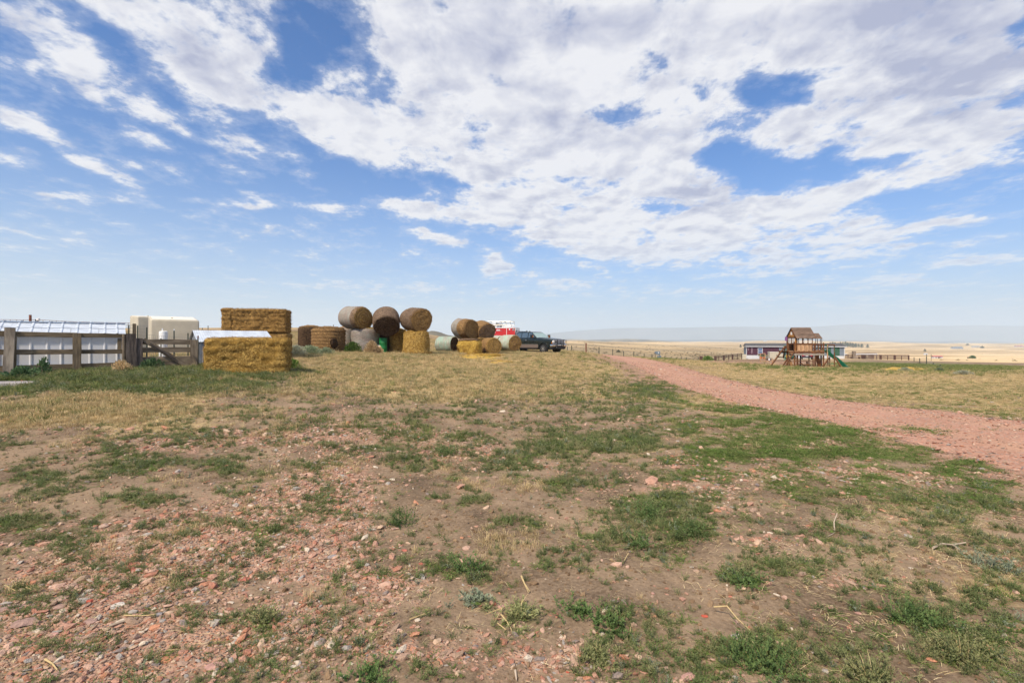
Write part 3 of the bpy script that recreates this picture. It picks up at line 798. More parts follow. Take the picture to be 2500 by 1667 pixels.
_stock = bpy.data.collections.new('stock')          # prototypes for the scatters, not linked to the scene
def stock(me):
    o = bpy.data.objects.new(me.name, me); _stock.objects.link(o); return o
def scatter(name, protos, pts, rotz, scl, idx, tilt=None):
    """one countless-stuff object: points that carry prototype copies"""
    me = bpy.data.meshes.new(name)
    n = len(pts); me.vertices.add(n); me.vertices.foreach_set('co', np.asarray(pts, np.float32).ravel())
    rot = np.zeros((n, 3), np.float32); rot[:, 2] = rotz
    if tilt is not None: rot[:, :2] = tilt
    a = me.attributes.new('rot', 'FLOAT_VECTOR', 'POINT'); a.data.foreach_set('vector', rot.ravel())
    s3 = np.asarray(scl, np.float32); s3 = np.repeat(s3[:, None], 3, 1) if s3.ndim == 1 else s3
    a = me.attributes.new('scl', 'FLOAT_VECTOR', 'POINT'); a.data.foreach_set('vector', s3.ravel())
    a = me.attributes.new('idx', 'INT', 'POINT'); a.data.foreach_set('value', np.asarray(idx, np.int32))
    me.update()
    o = link(name, me); tag(o, kind='stuff')
    t = bpy.data.node_groups.new(name, 'GeometryNodeTree'); t.is_modifier = True
    t.interface.new_socket('Geometry', in_out='INPUT', socket_type='NodeSocketGeometry')
    t.interface.new_socket('Geometry', in_out='OUTPUT', socket_type='NodeSocketGeometry')
    N, Lk = t.nodes, t.links
    gi, go = N.new('NodeGroupInput'), N.new('NodeGroupOutput')
    def attr(nm, ty):
        x = N.new('GeometryNodeInputNamedAttribute'); x.data_type = ty; x.inputs[0].default_value = nm; return x.outputs[0]
    ra, sa, ia = attr('rot', 'FLOAT_VECTOR'), attr('scl', 'FLOAT_VECTOR'), attr('idx', 'INT')
    j = N.new('GeometryNodeJoinGeometry')
    for k, p in enumerate(protos):
        cmp_ = N.new('FunctionNodeCompare'); cmp_.data_type = 'INT'; cmp_.operation = 'EQUAL'
        Lk.new(ia, cmp_.inputs[2]); cmp_.inputs[3].default_value = k
        oi = N.new('GeometryNodeObjectInfo'); oi.inputs[0].default_value = p; oi.inputs['As Instance'].default_value = True
        ip = N.new('GeometryNodeInstanceOnPoints')
        Lk.new(gi.outputs[0], ip.inputs['Points']); Lk.new(cmp_.outputs[0], ip.inputs['Selection']); Lk.new(oi.outputs['Geometry'], ip.inputs['Instance'])
        e2r = N.new('FunctionNodeEulerToRotation'); Lk.new(ra, e2r.inputs[0]); Lk.new(e2r.outputs[0], ip.inputs['Rotation'])
        Lk.new(sa, ip.inputs['Scale'])
        Lk.new(ip.outputs[0], j.inputs[0])
    Lk.new(j.outputs[0], go.inputs[0])
    md = o.modifiers.new('scatter', 'NODES'); md.node_group = t
    return o

def wedge(n, d0, d1, k=2.0, margin=.28, seed=0):
    """points in the wedge ahead; k=2: even per area, smaller k: crowded near the viewer"""
    n = int(n * 1.2); r_ = np.random.default_rng(seed)
    u = r_.random(n)
    d = (d0 ** k + u * (d1 ** k - d0 ** k)) ** (1 / k) if k > 0 else d0 * (d1 / d0) ** u
    x = (r_.random(n) * 2 - 1) * (1.06 + margin) * d
    return x, d, r_
EXCL = []     # (x, y, radius) spots kept clear
def clear_of(x, y):
    ok = np.ones(len(x), bool)
    for ex, ey, er in EXCL: ok &= (x - ex) ** 2 + (y - ey) ** 2 > er * er
    return ok

ROCKS = [stock(rock_mesh(i, 1, f)) for i, f in enumerate((.5, .65, .4, .75, .55, .35))]
m_clod, g, bs = new_mat('soil_clod')
g.put(bs.inputs['Base Color'], g.mix(rnd(g), (.17, .105, .058), (.40, .27, .16))); bs.inputs['Roughness'].default_value = .95
bump(g, bs, g.noise(objco(g), 3, 4, .6), .6, .1)
CLODS = []
for i in range(3):
    _m = rock_mesh(60 + i, 1, .8); _m.materials.clear(); _m.materials.append(m_clod); CLODS.append(stock(_m))
WEEDS = [stock(weed_mesh(10 + i, M_WEED, 16, .115, 1.6, 14, .018, .0032)) for i in range(5)]
MATS_ = [stock(weed_mesh(30 + i, M_MAT, 18, .15, 3.2, 15, .015, .0038, .14)) for i in range(4)]
SAGES = [stock(weed_mesh(50 + i, M_SAGE, 9, .11, 1, 13, .022, .004, .9)) for i in range(2)]
TUFTS = [stock(tuft_mesh(70 + i, M_STRAW, 30, .075, .07, 1.0)) for i in range(4)]
TALLS = [stock(tuft_mesh(90 + i, M_TALL, 34, .34, .10, .7, .0028, True)) for i in range(3)]
LITTER = [stock(litter_mesh(110 + i)) for i in range(4)]

def place_scatter():
    # gravel
    x, y, r_ = wedge(210000, 1.0, 15, 1.15, seed=1)
    dr, gr, gv, ba, px, py = zones(x, y)
    rd = road_dist(x, y)
    p = (gv * 1.35 - .08 + (fbm(x * 2.3, y * 2.3, 3, 91) - .5) * 1.3 - .35 * ba).clip(.035, 1)
    keep = (r_.random(len(x)) < p) & (rd > .9)
    x, y = x[keep], y[keep]; n = len(x)
    s = np.exp(r_.normal(math.log(.0082), .52, n)).clip(.003, .034) * (1 + .06 * y)
    big = r_.random(n) < .006
    s[big] *= r_.uniform(1.6, 2.6, big.sum())
    z = terrain(x, y) + s * .12
    sc = np.stack([s * r_.uniform(.8, 1.4, n), s * r_.uniform(.7, 1.1, n), s * r_.uniform(.7, 1.2, n)], 1)
    scatter('gravel', ROCKS, np.stack([x, y, z], 1), r_.random(n) * 6.28, sc, r_.integers(0, 6, n), r_.normal(0, .25, (n, 2)))
    # clods of dry soil
    x, y, r_ = wedge(60000, 1.0, 10, 1.1, seed=21)
    k = (r_.random(len(x)) < .25 + 1.2 * (fbm(x * 2, y * 2, 3, 191) - .45).clip(0, 1)) & (road_dist(x, y) > 1); x, y = x[k], y[k]; n = len(x)
    s = np.exp(r_.normal(math.log(.006), .5, n)).clip(.002, .022) * (1 + .05 * y)
    sc = np.stack([s * r_.uniform(.8, 1.4, n), s * r_.uniform(.7, 1.1, n), s * r_.uniform(.8, 1.3, n)], 1)
    scatter('soil_clods', CLODS, np.stack([x, y, terrain(x, y)], 1), r_.random(n) * 6.28, sc, r_.integers(0, 3, n), r_.normal(0, .3, (n, 2)))
    # road stones
    x, y, r_ = wedge(60000, 4.5, 34, 1.2, seed=2)
    rd = road_dist(x, y); k = (rd < 1.08) & (np.abs(x) < 1.34 * y); x, y = x[k], y[k]; n = len(x)
    s = np.exp(r_.normal(math.log(.011), .45, n)).clip(.004, .04) * (1 + .03 * y)
    sc = np.stack([s * r_.uniform(.8, 1.4, n), s * r_.uniform(.7, 1.1, n), s * r_.uniform(.6, 1.0, n)], 1)
    scatter('road_stones', ROCKS, np.stack([x, y, terrain(x, y) + .03], 1), r_.random(n) * 6.28, sc, r_.integers(0, 6, n), r_.normal(0, .25, (n, 2)))
    # weeds
    x, y, r_ = wedge(240000, 1.0, 22, 1.2, seed=3)
    dr, gr, gv, ba, px, py = zones(x, y)
    cl = fbm(x * 2.6, y * 2.6, 4, 93); cl2 = fbm(x * .9, y * .9, 3, 193); fine = fbm(x * 6, y * 6, 3, 195)
    rd = road_dist(x, y)
    gc = gr.clip(0, .85)
    p = gc * np.where(y > 7, .55, .75) + (cl - .5) * 2.8 + (fine - .5) * 2.4 + (cl2 - .5) * 1.4 + .0 + .06 * sst(y, 7, 9) * (1 - sst(y, 17, 21)) - .42 * ba.clip(0, 1) * (1 - gc) + .20 * sst(px, 1450, 1900) * (y < 7)
    p = (p * 1.6).clip(0, 1) * (.50 + .6 * gc + .15 * sst(y, 3, 6)).clip(0, 1)
    p = np.minimum(p, .62)
    p = np.maximum(p, .03)
    strip = bl(px, py, [(2250,1050,90,6,1.0),(2380,1056,110,7,1.0),(2480,1060,80,8,.8),(2180,1045,50,4,.7)]) > .22
    keep = (r_.random(len(x)) < p * .95) & ((rd > 1.0) | strip) & clear_of(x, y)
    x, y, gr, px, py = x[keep], y[keep], gr[keep], px[keep], py[keep]; n = len(x)
    lush = sst(y, 8.5, 11) * (gr > .25)
    s = r_.uniform(.3, 1.0, n) ** 1.3 * (.50 + .40 * gr.clip(0, 1.2)) * (1 + .05 * (y - 3).clip(0, 8)) * (1 + .25 * lush)
    matty = sst(px, 1500, 1800) * sst(y, 4, 6) + lush * .1 + .35
    kind = r_.random(n)
    idx = np.where(kind < matty * .9, 5 + r_.integers(0, 4, n), np.where(kind > .94, 9 + r_.integers(0, 2, n), r_.integers(0, 5, n)))
    scatter('weeds', WEEDS + MATS_ + SAGES, np.stack([x, y, terrain(x, y)], 1), r_.random(n) * 6.28, s, idx, r_.normal(0, .12, (n, 2)))
    # dry grass
    x, y, r_ = wedge(150000, 3.0, 62, .9, seed=4)
    dr, gr, gv, ba, px, py = zones(x, y)
    dr = dr + .35 * sst(y, 9, 14) + .30 * sst(y, 15, 26) + .30 * sst(px, 1750, 1900) * (y > 7) + .18; rd = road_dist(x, y)
    pt = sst(fbm(x * .55, y * .55, 4, 131), .40, .60)
    p = (dr * 1.0 - .42 + .35 * pt + (fbm(x * 1.3, y * 1.3, 4, 95) - .5) * 2.0).clip(0, 1) + .012
    p = p * (1 - .93 * bare_of_grass(x, y, px, py))
    keep = (r_.random(len(x)) < p) & (rd > 1.03) & clear_of(x, y)
    x, y, dr, px, py = x[keep], y[keep], dr[keep], px[keep], py[keep]; n = len(x)
    fg = bl(px, py, [(2120,887,70,5,1.2),(2190,893,60,5,1.2),(2310,893,90,6,1.5),(2390,898,90,5,1.2)]) * (y > 25)
    kk = r_.random(len(x)) > fg; x, y, dr, px, py = x[kk], y[kk], dr[kk], px[kk], py[kk]; n = len(x)
    mown = sst(px, 1250, 1500) * .45
    leftup = bl(px, py, [(120, 1000, 300, 40, 1.0), (1000, 870, 200, 12, .7), (760, 860, 120, 12, .8), (1350, 862, 120, 8, .5)])
    s = r_.uniform(.5, 1.15, n) * (1 + .02 * y) * (1 - mown) * (1 + .5 * leftup) * (.6 + .4 * sst(y, 6, 12))
    s3 = np.stack([s * 1.35, s * 1.35, s], 1)
    scatter('dry_grass', TUFTS, np.stack([x, y, terrain(x, y)], 1), r_.random(n) * 6.28, s3, r_.integers(0, 4, n))
    # green grass blades among the dry
    x, y, r_ = wedge(60000, 7.5, 60, .9, seed=14)
    dr, gr, gv, ba, px, py = zones(x, y)
    far_g = bl(px, py, [(2420,884,120,6,.5),(2120,887,70,5,1.6),(2190,893,60,5,1.5),(2310,893,90,6,2.0),(2250,888,50,4,1.2),(2390,898,90,5,1.0),(1760,878,60,4,.8),(1640,877,50,3,.6),(1900,899,80,5,.9),(2050,905,120,5,.8),(1830,893,60,4,.6),(760,866,60,10,1.2),(1000,870,80,6,.6),(1300,875,50,6,.6),(1060,862,30,8,.9),(1450,880,60,5,.4),(1250,862,40,6,.6),(880,880,100,10,.5)]) * (y > 18)
    gg = gr * np.where((y < 15) & (px > 900), .22, 1.0) + far_g + .35 * bl(px, py, [(120, 1000, 260, 34, 1), (420, 1010, 160, 20, .8), (900, 930, 300, 24, .5)]); rd = road_dist(x, y)
    p = (gg - .25 + (fbm(x * 1.1, y * 1.1, 3, 97) - .5) * 1.4).clip(0, 1) + .08 * (y > 12) * (1 - .85 * sst(px, 1550, 1750)) + .30 * np.exp(-((py - 903) / 11) ** 2) * sst(px, 1900, 2050)
    p = p * (1 - .97 * bare_of_grass(x, y, px, py))
    keep = (r_.random(len(x)) < p) & (rd > 1.05) & clear_of(x, y)
    x, y = x[keep], y[keep]; n = len(x)
    s = r_.uniform(.6, 1.3, n) * (1 + .015 * y)
    scatter('green_grass', GTUFT, np.stack([x, y, terrain(x, y)], 1), r_.random(n) * 6.28, np.stack([s * 1.4, s * 1.4, s], 1), r_.integers(0, 3, n))
    # tall dry grass round the bales and along the fence
    x, y, r_ = wedge(34000, 7.2, 60, 1.0, seed=5)
    z = terrain_base(x, y); px = CX + F * x / y; py = HY + F * (EYE - z) / y
    t = bl(px, py, [(100, 1000, 260, 32, .75), (350, 1005, 180, 20, .45), (500, 965, 120, 12, .35), (900, 915, 300, 20, .25), (200, 925, 300, 20, .22), (1060, 868, 90, 8, 1.0), (900, 866, 110, 7, 1.0), (740, 862, 60, 12, 1.1), (1250, 868, 60, 6, .7), (1400, 858, 90, 4, .8), (700, 885, 40, 10, .5), (310, 896, 30, 5, .5), (2200, 905, 300, 12, .10), (2300, 940, 160, 14, .10), (820, 858, 60, 6, .6), (2150, 880, 300, 4, .3), (1500, 866, 60, 3, .4)])
    rd = road_dist(x, y)
    hill_ = (y > 30) * (px < 1120) * .5
    p = (t + hill_ - .1 + (fbm(x * .8, y * .8, 3, 99) - .5) * 1.0).clip(0, .9)
    p = p * (1 - .97 * bare_of_grass(x, y, px, py))
    keep = (r_.random(len(x)) < p) & (rd > 1.15) & clear_of(x, y)
    x, y, hh = x[keep], y[keep], hill_[keep]; n = len(x)
    s = r_.uniform(.4, 1.0, n) * np.where(y < 14, .6, 1.0)
    scatter('tall_grass', TALLS, np.stack([x, y, terrain(x, y)], 1), r_.random(n) * 6.28, s * np.where(hh > 0, .8, .75), r_.integers(0, 3, n))
    # straw litter
    x, y, r_ = wedge(6500, 1.0, 16, 1.2, seed=6)
    dr, gr, gv, ba, px, py = zones(x, y)
    t = .10 + bl(px, py, [(2150, 1380, 420, 190, .8), (1560, 1290, 120, 50, .5), (2300, 1250, 250, 60, .5), (1300, 1500, 200, 80, .25), (200, 1000, 300, 60, .5), (1000, 930, 300, 60, .3)])
    keep = (r_.random(len(x)) < t) & (road_dist(x, y) > 1)
    x, y = x[keep], y[keep]; n = len(x)
    scatter('straw_litter', LITTER, np.stack([x, y, terrain(x, y) + .004], 1), r_.random(n) * 6.28, r_.uniform(.4, .9, n), r_.integers(0, 4, n))
    # scrub on the far slopes
    x, y, r_ = wedge(16000, 66, 900, 1.3, .05, seed=7)
    px = CX + F * x / y
    p = (fbm(x / 60, y / 60, 4, 101) - .42) * 2.2 * (1 - sst(y, 300, 900) * .75)
    p = np.where(px < 1180, 0, p.clip(0, 1)) * (1 - .97 * sst(px, 1750, 2000) * sst(y, 110, 150))
    p = np.maximum(p, .5 * (px > 2080) * np.exp(-((y - 119) / 3.5) ** 2) * sst(fbm(x / 6, y / 6, 3, 333), .45, .6))
    keep = r_.random(len(x)) < p
    x, y = x[keep], y[keep]; n = len(x)
    s = r_.uniform(.2, .6, n) * (1 + y / 900)
    scatter('sagebrush', BUSHES, np.stack([x, y, terrain(x, y) - .05], 1), r_.random(n) * 6.28, s, r_.integers(0, 3, n))
M_GGRASS = leaf_mat('green_grass', (.10, .145, .035), (.22, .26, .085), (.33, .30, .12))
GTUFT = [stock(tuft_mesh(130 + i, M_GGRASS, 30, .10, .07, .9, .0025)) for i in range(3)]
def bush_mesh(seed, mat, n=150, r=1.0, L=.22, hz=.75):
    rr = random.Random(seed); t = TM()
    for _ in range(n):
        a = rr.uniform(0, 6.283); q = rr.uniform(0, 1) ** .45; el = rr.uniform(0, 1.5)
        p = Vector((math.cos(a) * math.cos(el) * q * r, math.sin(a) * math.cos(el) * q * r, math.sin(el) * q * r * hz + .05))
        d = (p.normalized() + Vector((rr.gauss(0, .4), rr.gauss(0, .4), rr.gauss(.3, .3)))).normalized()
        s_ = d.cross(Vector((rr.gauss(0, 1), rr.gauss(0, 1), rr.gauss(0, 1)))).normalized()
        t.leaf(p, d, s_, L * rr.uniform(.5, 1.2), L * .22)
    return t.build('bush', mat)
BUSHES = [stock(bush_mesh(150 + i, M_SCRUB)) for i in range(3)]

# ------------------------------------------------------------------ building kit
class MB:
    def __init__(s): s.v = []; s.f = []
    def box(s, x0, x1, y0, y1, z0, z1, M=None):
        b = len(s.v)
        for z in (z0, z1):
            for x, y in ((x0, y0), (x1, y0), (x1, y1), (x0, y1)):
                p = Vector((x, y, z)); s.v.append(M @ p if M else p)
        s.f += [(b, b + 3, b + 2, b + 1), (b + 4, b + 5, b + 6, b + 7)] + [(b + i, b + (i + 1) % 4, b + 4 + (i + 1) % 4, b + 4 + i) for i in range(4)]
        return s
    def beam(s, p0, p1, w, t, up=(0, 0, 1)):
        p0, p1 = Vector(p0), Vector(p1); d = (p1 - p0).normalized(); u = Vector(up)
        if abs(d.dot(u)) > .98: u = Vector((0, 1, 0))
        sd = d.cross(u).normalized(); u = sd.cross(d)
        b = len(s.v)
        for p in (p0, p1):
            for a, c in ((-1, -1), (1, -1), (1, 1), (-1, 1)): s.v.append(p + sd * t / 2 * a + u * w / 2 * c)
        s.f += [(b, b + 3, b + 2, b + 1), (b + 4, b + 5, b + 6, b + 7)] + [(b + i, b + (i + 1) % 4, b + 4 + (i + 1) % 4, b + 4 + i) for i in range(4)]
        return s
    def tube(s, pts, r, n=8, cap=True):
        pts = [Vector(p) for p in pts]; b = len(s.v); R_ = r if hasattr(r, '__len__') else [r] * len(pts)
        for i, p in enumerate(pts):
            d = (pts[min(i + 1, len(pts) - 1)] - pts[max(i - 1, 0)]).normalized()
            u = Vector((0, 0, 1)) if abs(d.z) < .95 else Vector((1, 0, 0))
            a = d.cross(u).normalized(); c = a.cross(d)
            for k in range(n):
                t = 6.28318 * k / n; s.v.append(p + (a * math.cos(t) + c * math.sin(t)) * R_[i])
        for i in range(len(pts) - 1):
            for k in range(n):
                k2 = (k + 1) % n; s.f.append((b + i * n + k, b + i * n + k2, b + (i + 1) * n + k2, b + (i + 1) * n + k))
        if cap:
            s.f.append(tuple(b + k for k in range(n))); s.f.append(tuple(b + (len(pts) - 1) * n + k for k in reversed(range(n))))
        return s
    def lathe(s, prof, n=24, M=None):
        """prof [(r, z)] about Z"""
        b = len(s.v)
        for r, z in prof:
            for k in range(n):
                t = 6.28318 * k / n; p = Vector((r * math.cos(t), r * math.sin(t), z)); s.v.append(M @ p if M else p)
        for i in range(len(prof) - 1):
            for k in range(n):
                k2 = (k + 1) % n; s.f.append((b + i * n + k, b + i * n + k2, b + (i + 1) * n + k2, b + (i + 1) * n + k))
        s.f.append(tuple(b + k for k in reversed(range(n)))); s.f.append(tuple(b + (len(prof) - 1) * n + k for k in range(n)))
        return s
    def prism(s, poly, y0, y1):
        """poly [(x, z)] extruded along Y"""
        b = len(s.v); n = len(poly)
        for y in (y0, y1):
            for x, z in poly: s.v.append(Vector((x, y, z)))
        s.f.append(tuple(range(b, b + n))); s.f.append(tuple(reversed(range(b + n, b + 2 * n))))
        for i in range(n): s.f.append((b + i, b + n + i, b + n + (i + 1) % n, b + (i + 1) % n))
        return s
    def quad(s, a, b_, c, d):
        b = len(s.v); s.v += [Vector(a), Vector(b_), Vector(c), Vector(d)]; s.f.append((b, b + 1, b + 2, b + 3)); return s
    def mesh(s, name, mat, smooth=False, bevel=0.0, seg=1, fix=True):
        bm = bmesh.new(); vs = [bm.verts.new(v) for v in s.v]
        for f in s.f:
            try: bm.faces.new([vs[i] for i in f])
            except ValueError: pass
        if fix: bmesh.ops.recalc_face_normals(bm, faces=bm.faces)
        if bevel: bmesh.ops.bevel(bm, geom=list(bm.edges), offset=bevel, segments=seg, affect='EDGES', profile=.6, clamp_overlap=True)
        me = bpy.data.meshes.new(name); bm.to_mesh(me); bm.free()
        if mat: me.materials.append(mat)
        if smooth: me.polygons.foreach_set('use_smooth', np.ones(len(me.polygons), bool)); 
        if smooth and hasattr(me, 'set_sharp_from_angle'): me.set_sharp_from_angle(angle=R(40))
        return me
    def part(s, name, mat, parent, smooth=False, bevel=0.0, seg=1, label=None, loc=None, rot=None):
        o = link(name, s.mesh(name, mat, smooth, bevel, seg), parent, loc, rot)
        if label: o['label'] = label
        return o
def thing(name, label, cat, loc, rotz=0.0, group=None, me=None, scale=None):
    o = link(name, me, None, loc, (0, 0, rotz), scale); tag(o, label, cat, group); return o
def board(name, p0, p1, w, t, mat, parent, up=(0, 0, 1), wob=.0, label=None, taper=0.0):
    """one timber as its own object, grain along its local X"""
    p0, p1 = Vector(p0), Vector(p1); d = p1 - p0; L = d.length; d.normalize(); u = Vector(up)
    if abs(d.dot(u)) > .98: u = Vector((0, 1, 0))
    y = u.cross(d).normalized(); z = d.cross(y)
    n = 5 if wob else 1
    V, Fc = [], []
    for i in range(n + 1):
        f = i / n
        for a, c in ((-1, -1), (1, -1), (1, 1), (-1, 1)):
            V.append((L * f, a * t / 2 + random.gauss(0, wob * .4) , c * w / 2 * (1 - taper * f) + random.gauss(0, wob)))
    for i in range(n):
        for k in range(4): Fc.append((i * 4 + k, i * 4 + (k + 1) % 4, i * 4 + 4 + (k + 1) % 4, i * 4 + 4 + k))
    Fc += [(3, 2, 1, 0), (n * 4, n * 4 + 1, n * 4 + 2, n * 4 + 3)]
    me = mesh_np(name, V, Fc, mat)
    o = link(name, me, parent); o.matrix_basis = Matrix((( d.x, y.x, z.x, p0.x), (d.y, y.y, z.y, p0.y), (d.z, y.z, z.z, p0.z), (0, 0, 0, 1)))
    if label: o['label'] = label
    return o
def sheet_mesh(name, W, L, pitch, hgt, mat, corr=False):
    """ribbed metal sheet: ribs run along local Y (0..L), width along X (0..W), ribs rise in +Z"""
    xs = []
    if corr:
        n = int(W / pitch * 6); xs = [(W * i / n, hgt * .5 * (1 + math.sin(W * i / n / pitch * 6.283))) for i in range(n + 1)]
    else:
        x = 0; xs.append((0, 0)); x = pitch * .5
        while x < W - .02:
            xs += [(x - .035, 0), (x - .012, hgt), (x + .012, hgt), (x + .035, 0)]; x += pitch
        xs.append((W, 0))
    V, Fc = [], []; th = .002
    for y in (0, L):
        for x, z in xs: V.append((x, y, z))
    for y in (0, L):
        for x, z in xs: V.append((x, y, z - th))
    n = len(xs)
    for i in range(n - 1):
        Fc.append((i, i + 1, n + i + 1, n + i)); Fc.append((2 * n + i + 1, 2 * n + i, 3 * n + i, 3 * n + i + 1))
        Fc.append((i + 1, i, 2 * n + i, 2 * n + i + 1)); Fc.append((n + i, n + i + 1, 3 * n + i + 1, 3 * n + i))
    return mesh_np(name, V, Fc, mat)

# ------------------------------------------------------------------ object materials
m_wood_grey = wood('weathered_wood', (.12, .095, .07), (.27, .215, .155))
m_wood_brown = wood('brown_board', (.10, .078, .052), (.22, .17, .11))
m_sleeper = wood('old_sleeper', (.055, .045, .042), (.19, .155, .135), 14)
m_pale_post = wood('pale_post', (.24, .20, .16), (.42, .36, .29), 10)
m_white_metal, g, bs = new_mat('white_metal')
co = objco(g)
nn_ = g.noise(g.vmath('MULTIPLY', co, (6, .6, 6)), 1.3, 4, .6); n2_ = g.noise(co, 2.0, 4, .6)
c = g.mix(g.rng(nn_, .55, .8, 0, .35), (.74, .76, .80), (.55, .50, .47))
c = g.mix(g.rng(n2_, .55, .8, 0, .3), c, (.62, .64, .68))
g.put(bs.inputs['Base Color'], c); bs.inputs['Roughness'].default_value = .45
m_roof_metal, g, bs = new_mat('roof_metal')
n2_ = g.noise(objco(g), 3.0, 5, .6)
g.put(bs.inputs['Base Color'], g.mix(g.rng(n2_, .35, .7), (.54, .60, .68), (.38, .43, .51))); bs.inputs['Roughness'].default_value = .5; bs.inputs['Metallic'].default_value = .0
m_galv, g, bs = new_mat('galvanised')
n2_ = g.noise(objco(g), 5.0, 5, .65)
g.put(bs.inputs['Base Color'], g.mix(g.rng(n2_, .35, .7), (.20, .22, .25), (.34, .37, .41))); bs.inputs['Roughness'].default_value = .5; bs.inputs['Metallic'].default_value = .4
m_tpost = plain('t_post_paint', (.05, .065, .05), .7); m_rust = plain('rust', (.16, .06, .04), .85, bmp=.3, var=.3)
m_wire = plain('wire', (.30, .29, .28), .5, .3)
m_cream = plain('cream_shell', (.48, .445, .36), .7, var=.07, scale=2.0, bmp=.06)
m_cream_top = plain('cream_top', (.70, .68, .60), .6, var=.05)
m_white = plain('white_plastic', (.74, .75, .76), .5, var=.05)
m_dark = plain('dark_gap', (.02, .018, .015), .9)
m_black = plain('black_rubber', (.018, .018, .020), .8)
m_concrete = plain('slab', (.30, .28, .28), .9, var=.2, bmp=.3)

# ------------------------------------------------------------------ fence line frame
TH = R(40); E1, E2 = Vector((math.cos(TH), math.sin(TH), 0)), Vector((-math.sin(TH), math.cos(TH), 0))
FS = Vector((-13.5, 13.2, 0)); FZ = .80
def fl(px, py, s=0.0):
    """photo point on the plane s metres behind the fence -> local (along, back, up) of that frame"""
    o = FS + E2 * s; u = (px - CX) / F
    t = (u * o.y - o.x) / (E1.x - E1.y * u)
    d = (o + E1 * t).y
    return Vector((t, s, EYE - (py - HY) / F * d - FZ))
def fw(v): return FS + E1 * v[0] + E2 * v[1] + Vector((0, 0, FZ + v[2]))
def gz_local(t, s):
    w = FS + E1 * t + E2 * s; return tz(w.x, w.y) - FZ

# --- board fence
fence = thing('board_fence', 'weathered three-rail board fence in front of the white metal shed at the far left', 'fence', (FS.x, FS.y, FZ), TH)
def fpost(px, top, w, t, mat, s=-.06, label=None, lean=0.0, round_=False):
    a = fl(px, top, s); b0 = gz_local(a.x, s) - .12
    if round_:
        o = MB().tube([(a.x, s, b0), (a.x + lean, s, a.z)], w / 2, 10).part('post', mat, fence, True)
    else: o = board('post', (a.x - lean, s, b0), (a.x, s, a.z), w, t, mat, fence, up=(1, 0, 0), wob=.004)
    if label: o['label'] = label
fpost(25, 800, .20, .12, m_pale_post, -.10, 'pale squared post standing proud of the rails', .05)
fpost(35, 809, .08, .08, m_wood_brown, -.02)
fpost(188, 813, .19, .09, m_wood_brown, -.07, 'wide brown plank post')
fpost(303, 816, .10, .10, m_wood_grey, -.05, None, 0, True)
fpost(320, 814.5, .25, .22, m_sleeper, -.02, 'dark upright railway sleeper at the gate')
fpost(338.5, 825.5, .19, .20, m_sleeper, .0, 'shorter sleeper post carrying the gate')
fpost(-110, 800, .19, .09, m_wood_brown, -.07)
def frail(x0, y0, x1, y1, w, mat=None, s=.0):
    a, b = fl(x0, y0, s), fl(x1, y1, s)
    board('rail', a, b, w, .045, mat or m_wood_brown, fence, wob=.004)
for (x0, y0, x1, y1, w) in [(-130, 812, 24, 814.5, .14), (34, 815.5, 188, 818, .135), (188, 818, 303, 820, .12),
                            (-130, 860, 24, 859.5, .14), (34, 859.3, 188, 858.6, .135), (188, 858.6, 303, 858.3, .125),
                            (-130, 902, 24, 899, .14), (34, 898, 188, 894, .14), (188, 893.5, 303, 889.5, .13)]:
    frail(x0, y0, x1, y1, w)
board('rail', fl(34, 903, .01), fl(300, 894, .01), .09, .04, m_wood_grey, fence, wob=.004)
board('post', fl(292, 826, .03) + Vector((0, 0, 0)), fl(292, 858, .03), .10, .04, m_wood_brown, fence, up=(1, 0, 0), wob=.003)

# --- gate
ga = fl(347, 850, .02); gate = thing('board_gate', 'old wooden gate with four planks and one broken diagonal brace', 'gate', tuple(fw(Vector((ga.x, .02, 0)))), TH)
def gl(px, py, s=.02):
    v = fl(px, py, s); return Vector((v.x - ga.x, s - .02, v.z))
for (y0, y1, w) in [(834, 835, .155), (854.5, 853.5, .155), (876.5, 873.5, .125), (887.5, 884.5, .14), (896.5, 893.5, .09)]:
    board('plank', gl(346, y0), gl(474, y1), w, .035, m_wood_grey, gate, wob=.005)
board('stile', gl(474, 893, -.03), gl(474, 829, -.03), .21, .04, m_wood_grey, gate, up=(1, 0, 0), wob=.004)
board('brace', gl(350, 829, -.05), gl(458, 894, -.05), .13, .05, m_wood_grey, gate, wob=.008)
board('brace', gl(366, 838, -.09), gl(428, 876, -.09), .05, .03, m_sleeper, gate, wob=.006, label='split dark sliver of the brace')
board('latch_stick', gl(470, 866, -.07), gl(481, 888, -.07), .04, .03, m_wood_grey, gate, wob=.004)

# --- white metal shed behind the fence
sx0, sx1 = fl(-150, 800, .3).x, fl(306, 815, .3).x
shed = thing('metal_shed', 'low white ribbed metal shed with a pale ridged roof behind the board fence', 'shed', (FS.x, FS.y, FZ), TH)
W_ = sx1 - sx0; npan = 6; pw = W_ / npan
ez = fl(160, 812, .3).z; rz = ez + .30; half = .85
wall_me = sheet_mesh('wall_sheet', pw, ez + .5, .29, .016, m_white_metal)
for k in range(npan):
    o = link('wall_sheet', wall_me, shed, (sx0 + k * pw, .34, -.5), (R(90), 0, 0))
    o = link('wall_sheet', wall_me, shed, (sx0 + (k + 1) * pw, .34 + 2 * half - .12, -.5), (R(90), 0, R(180)))
ovh = .10; slope = math.atan2(rz - ez, half); RL = math.hypot(rz - ez, half) + ovh
half_me = sheet_mesh('roof_sheet', pw + .008, RL * .56, .29, .022, m_roof_metal)
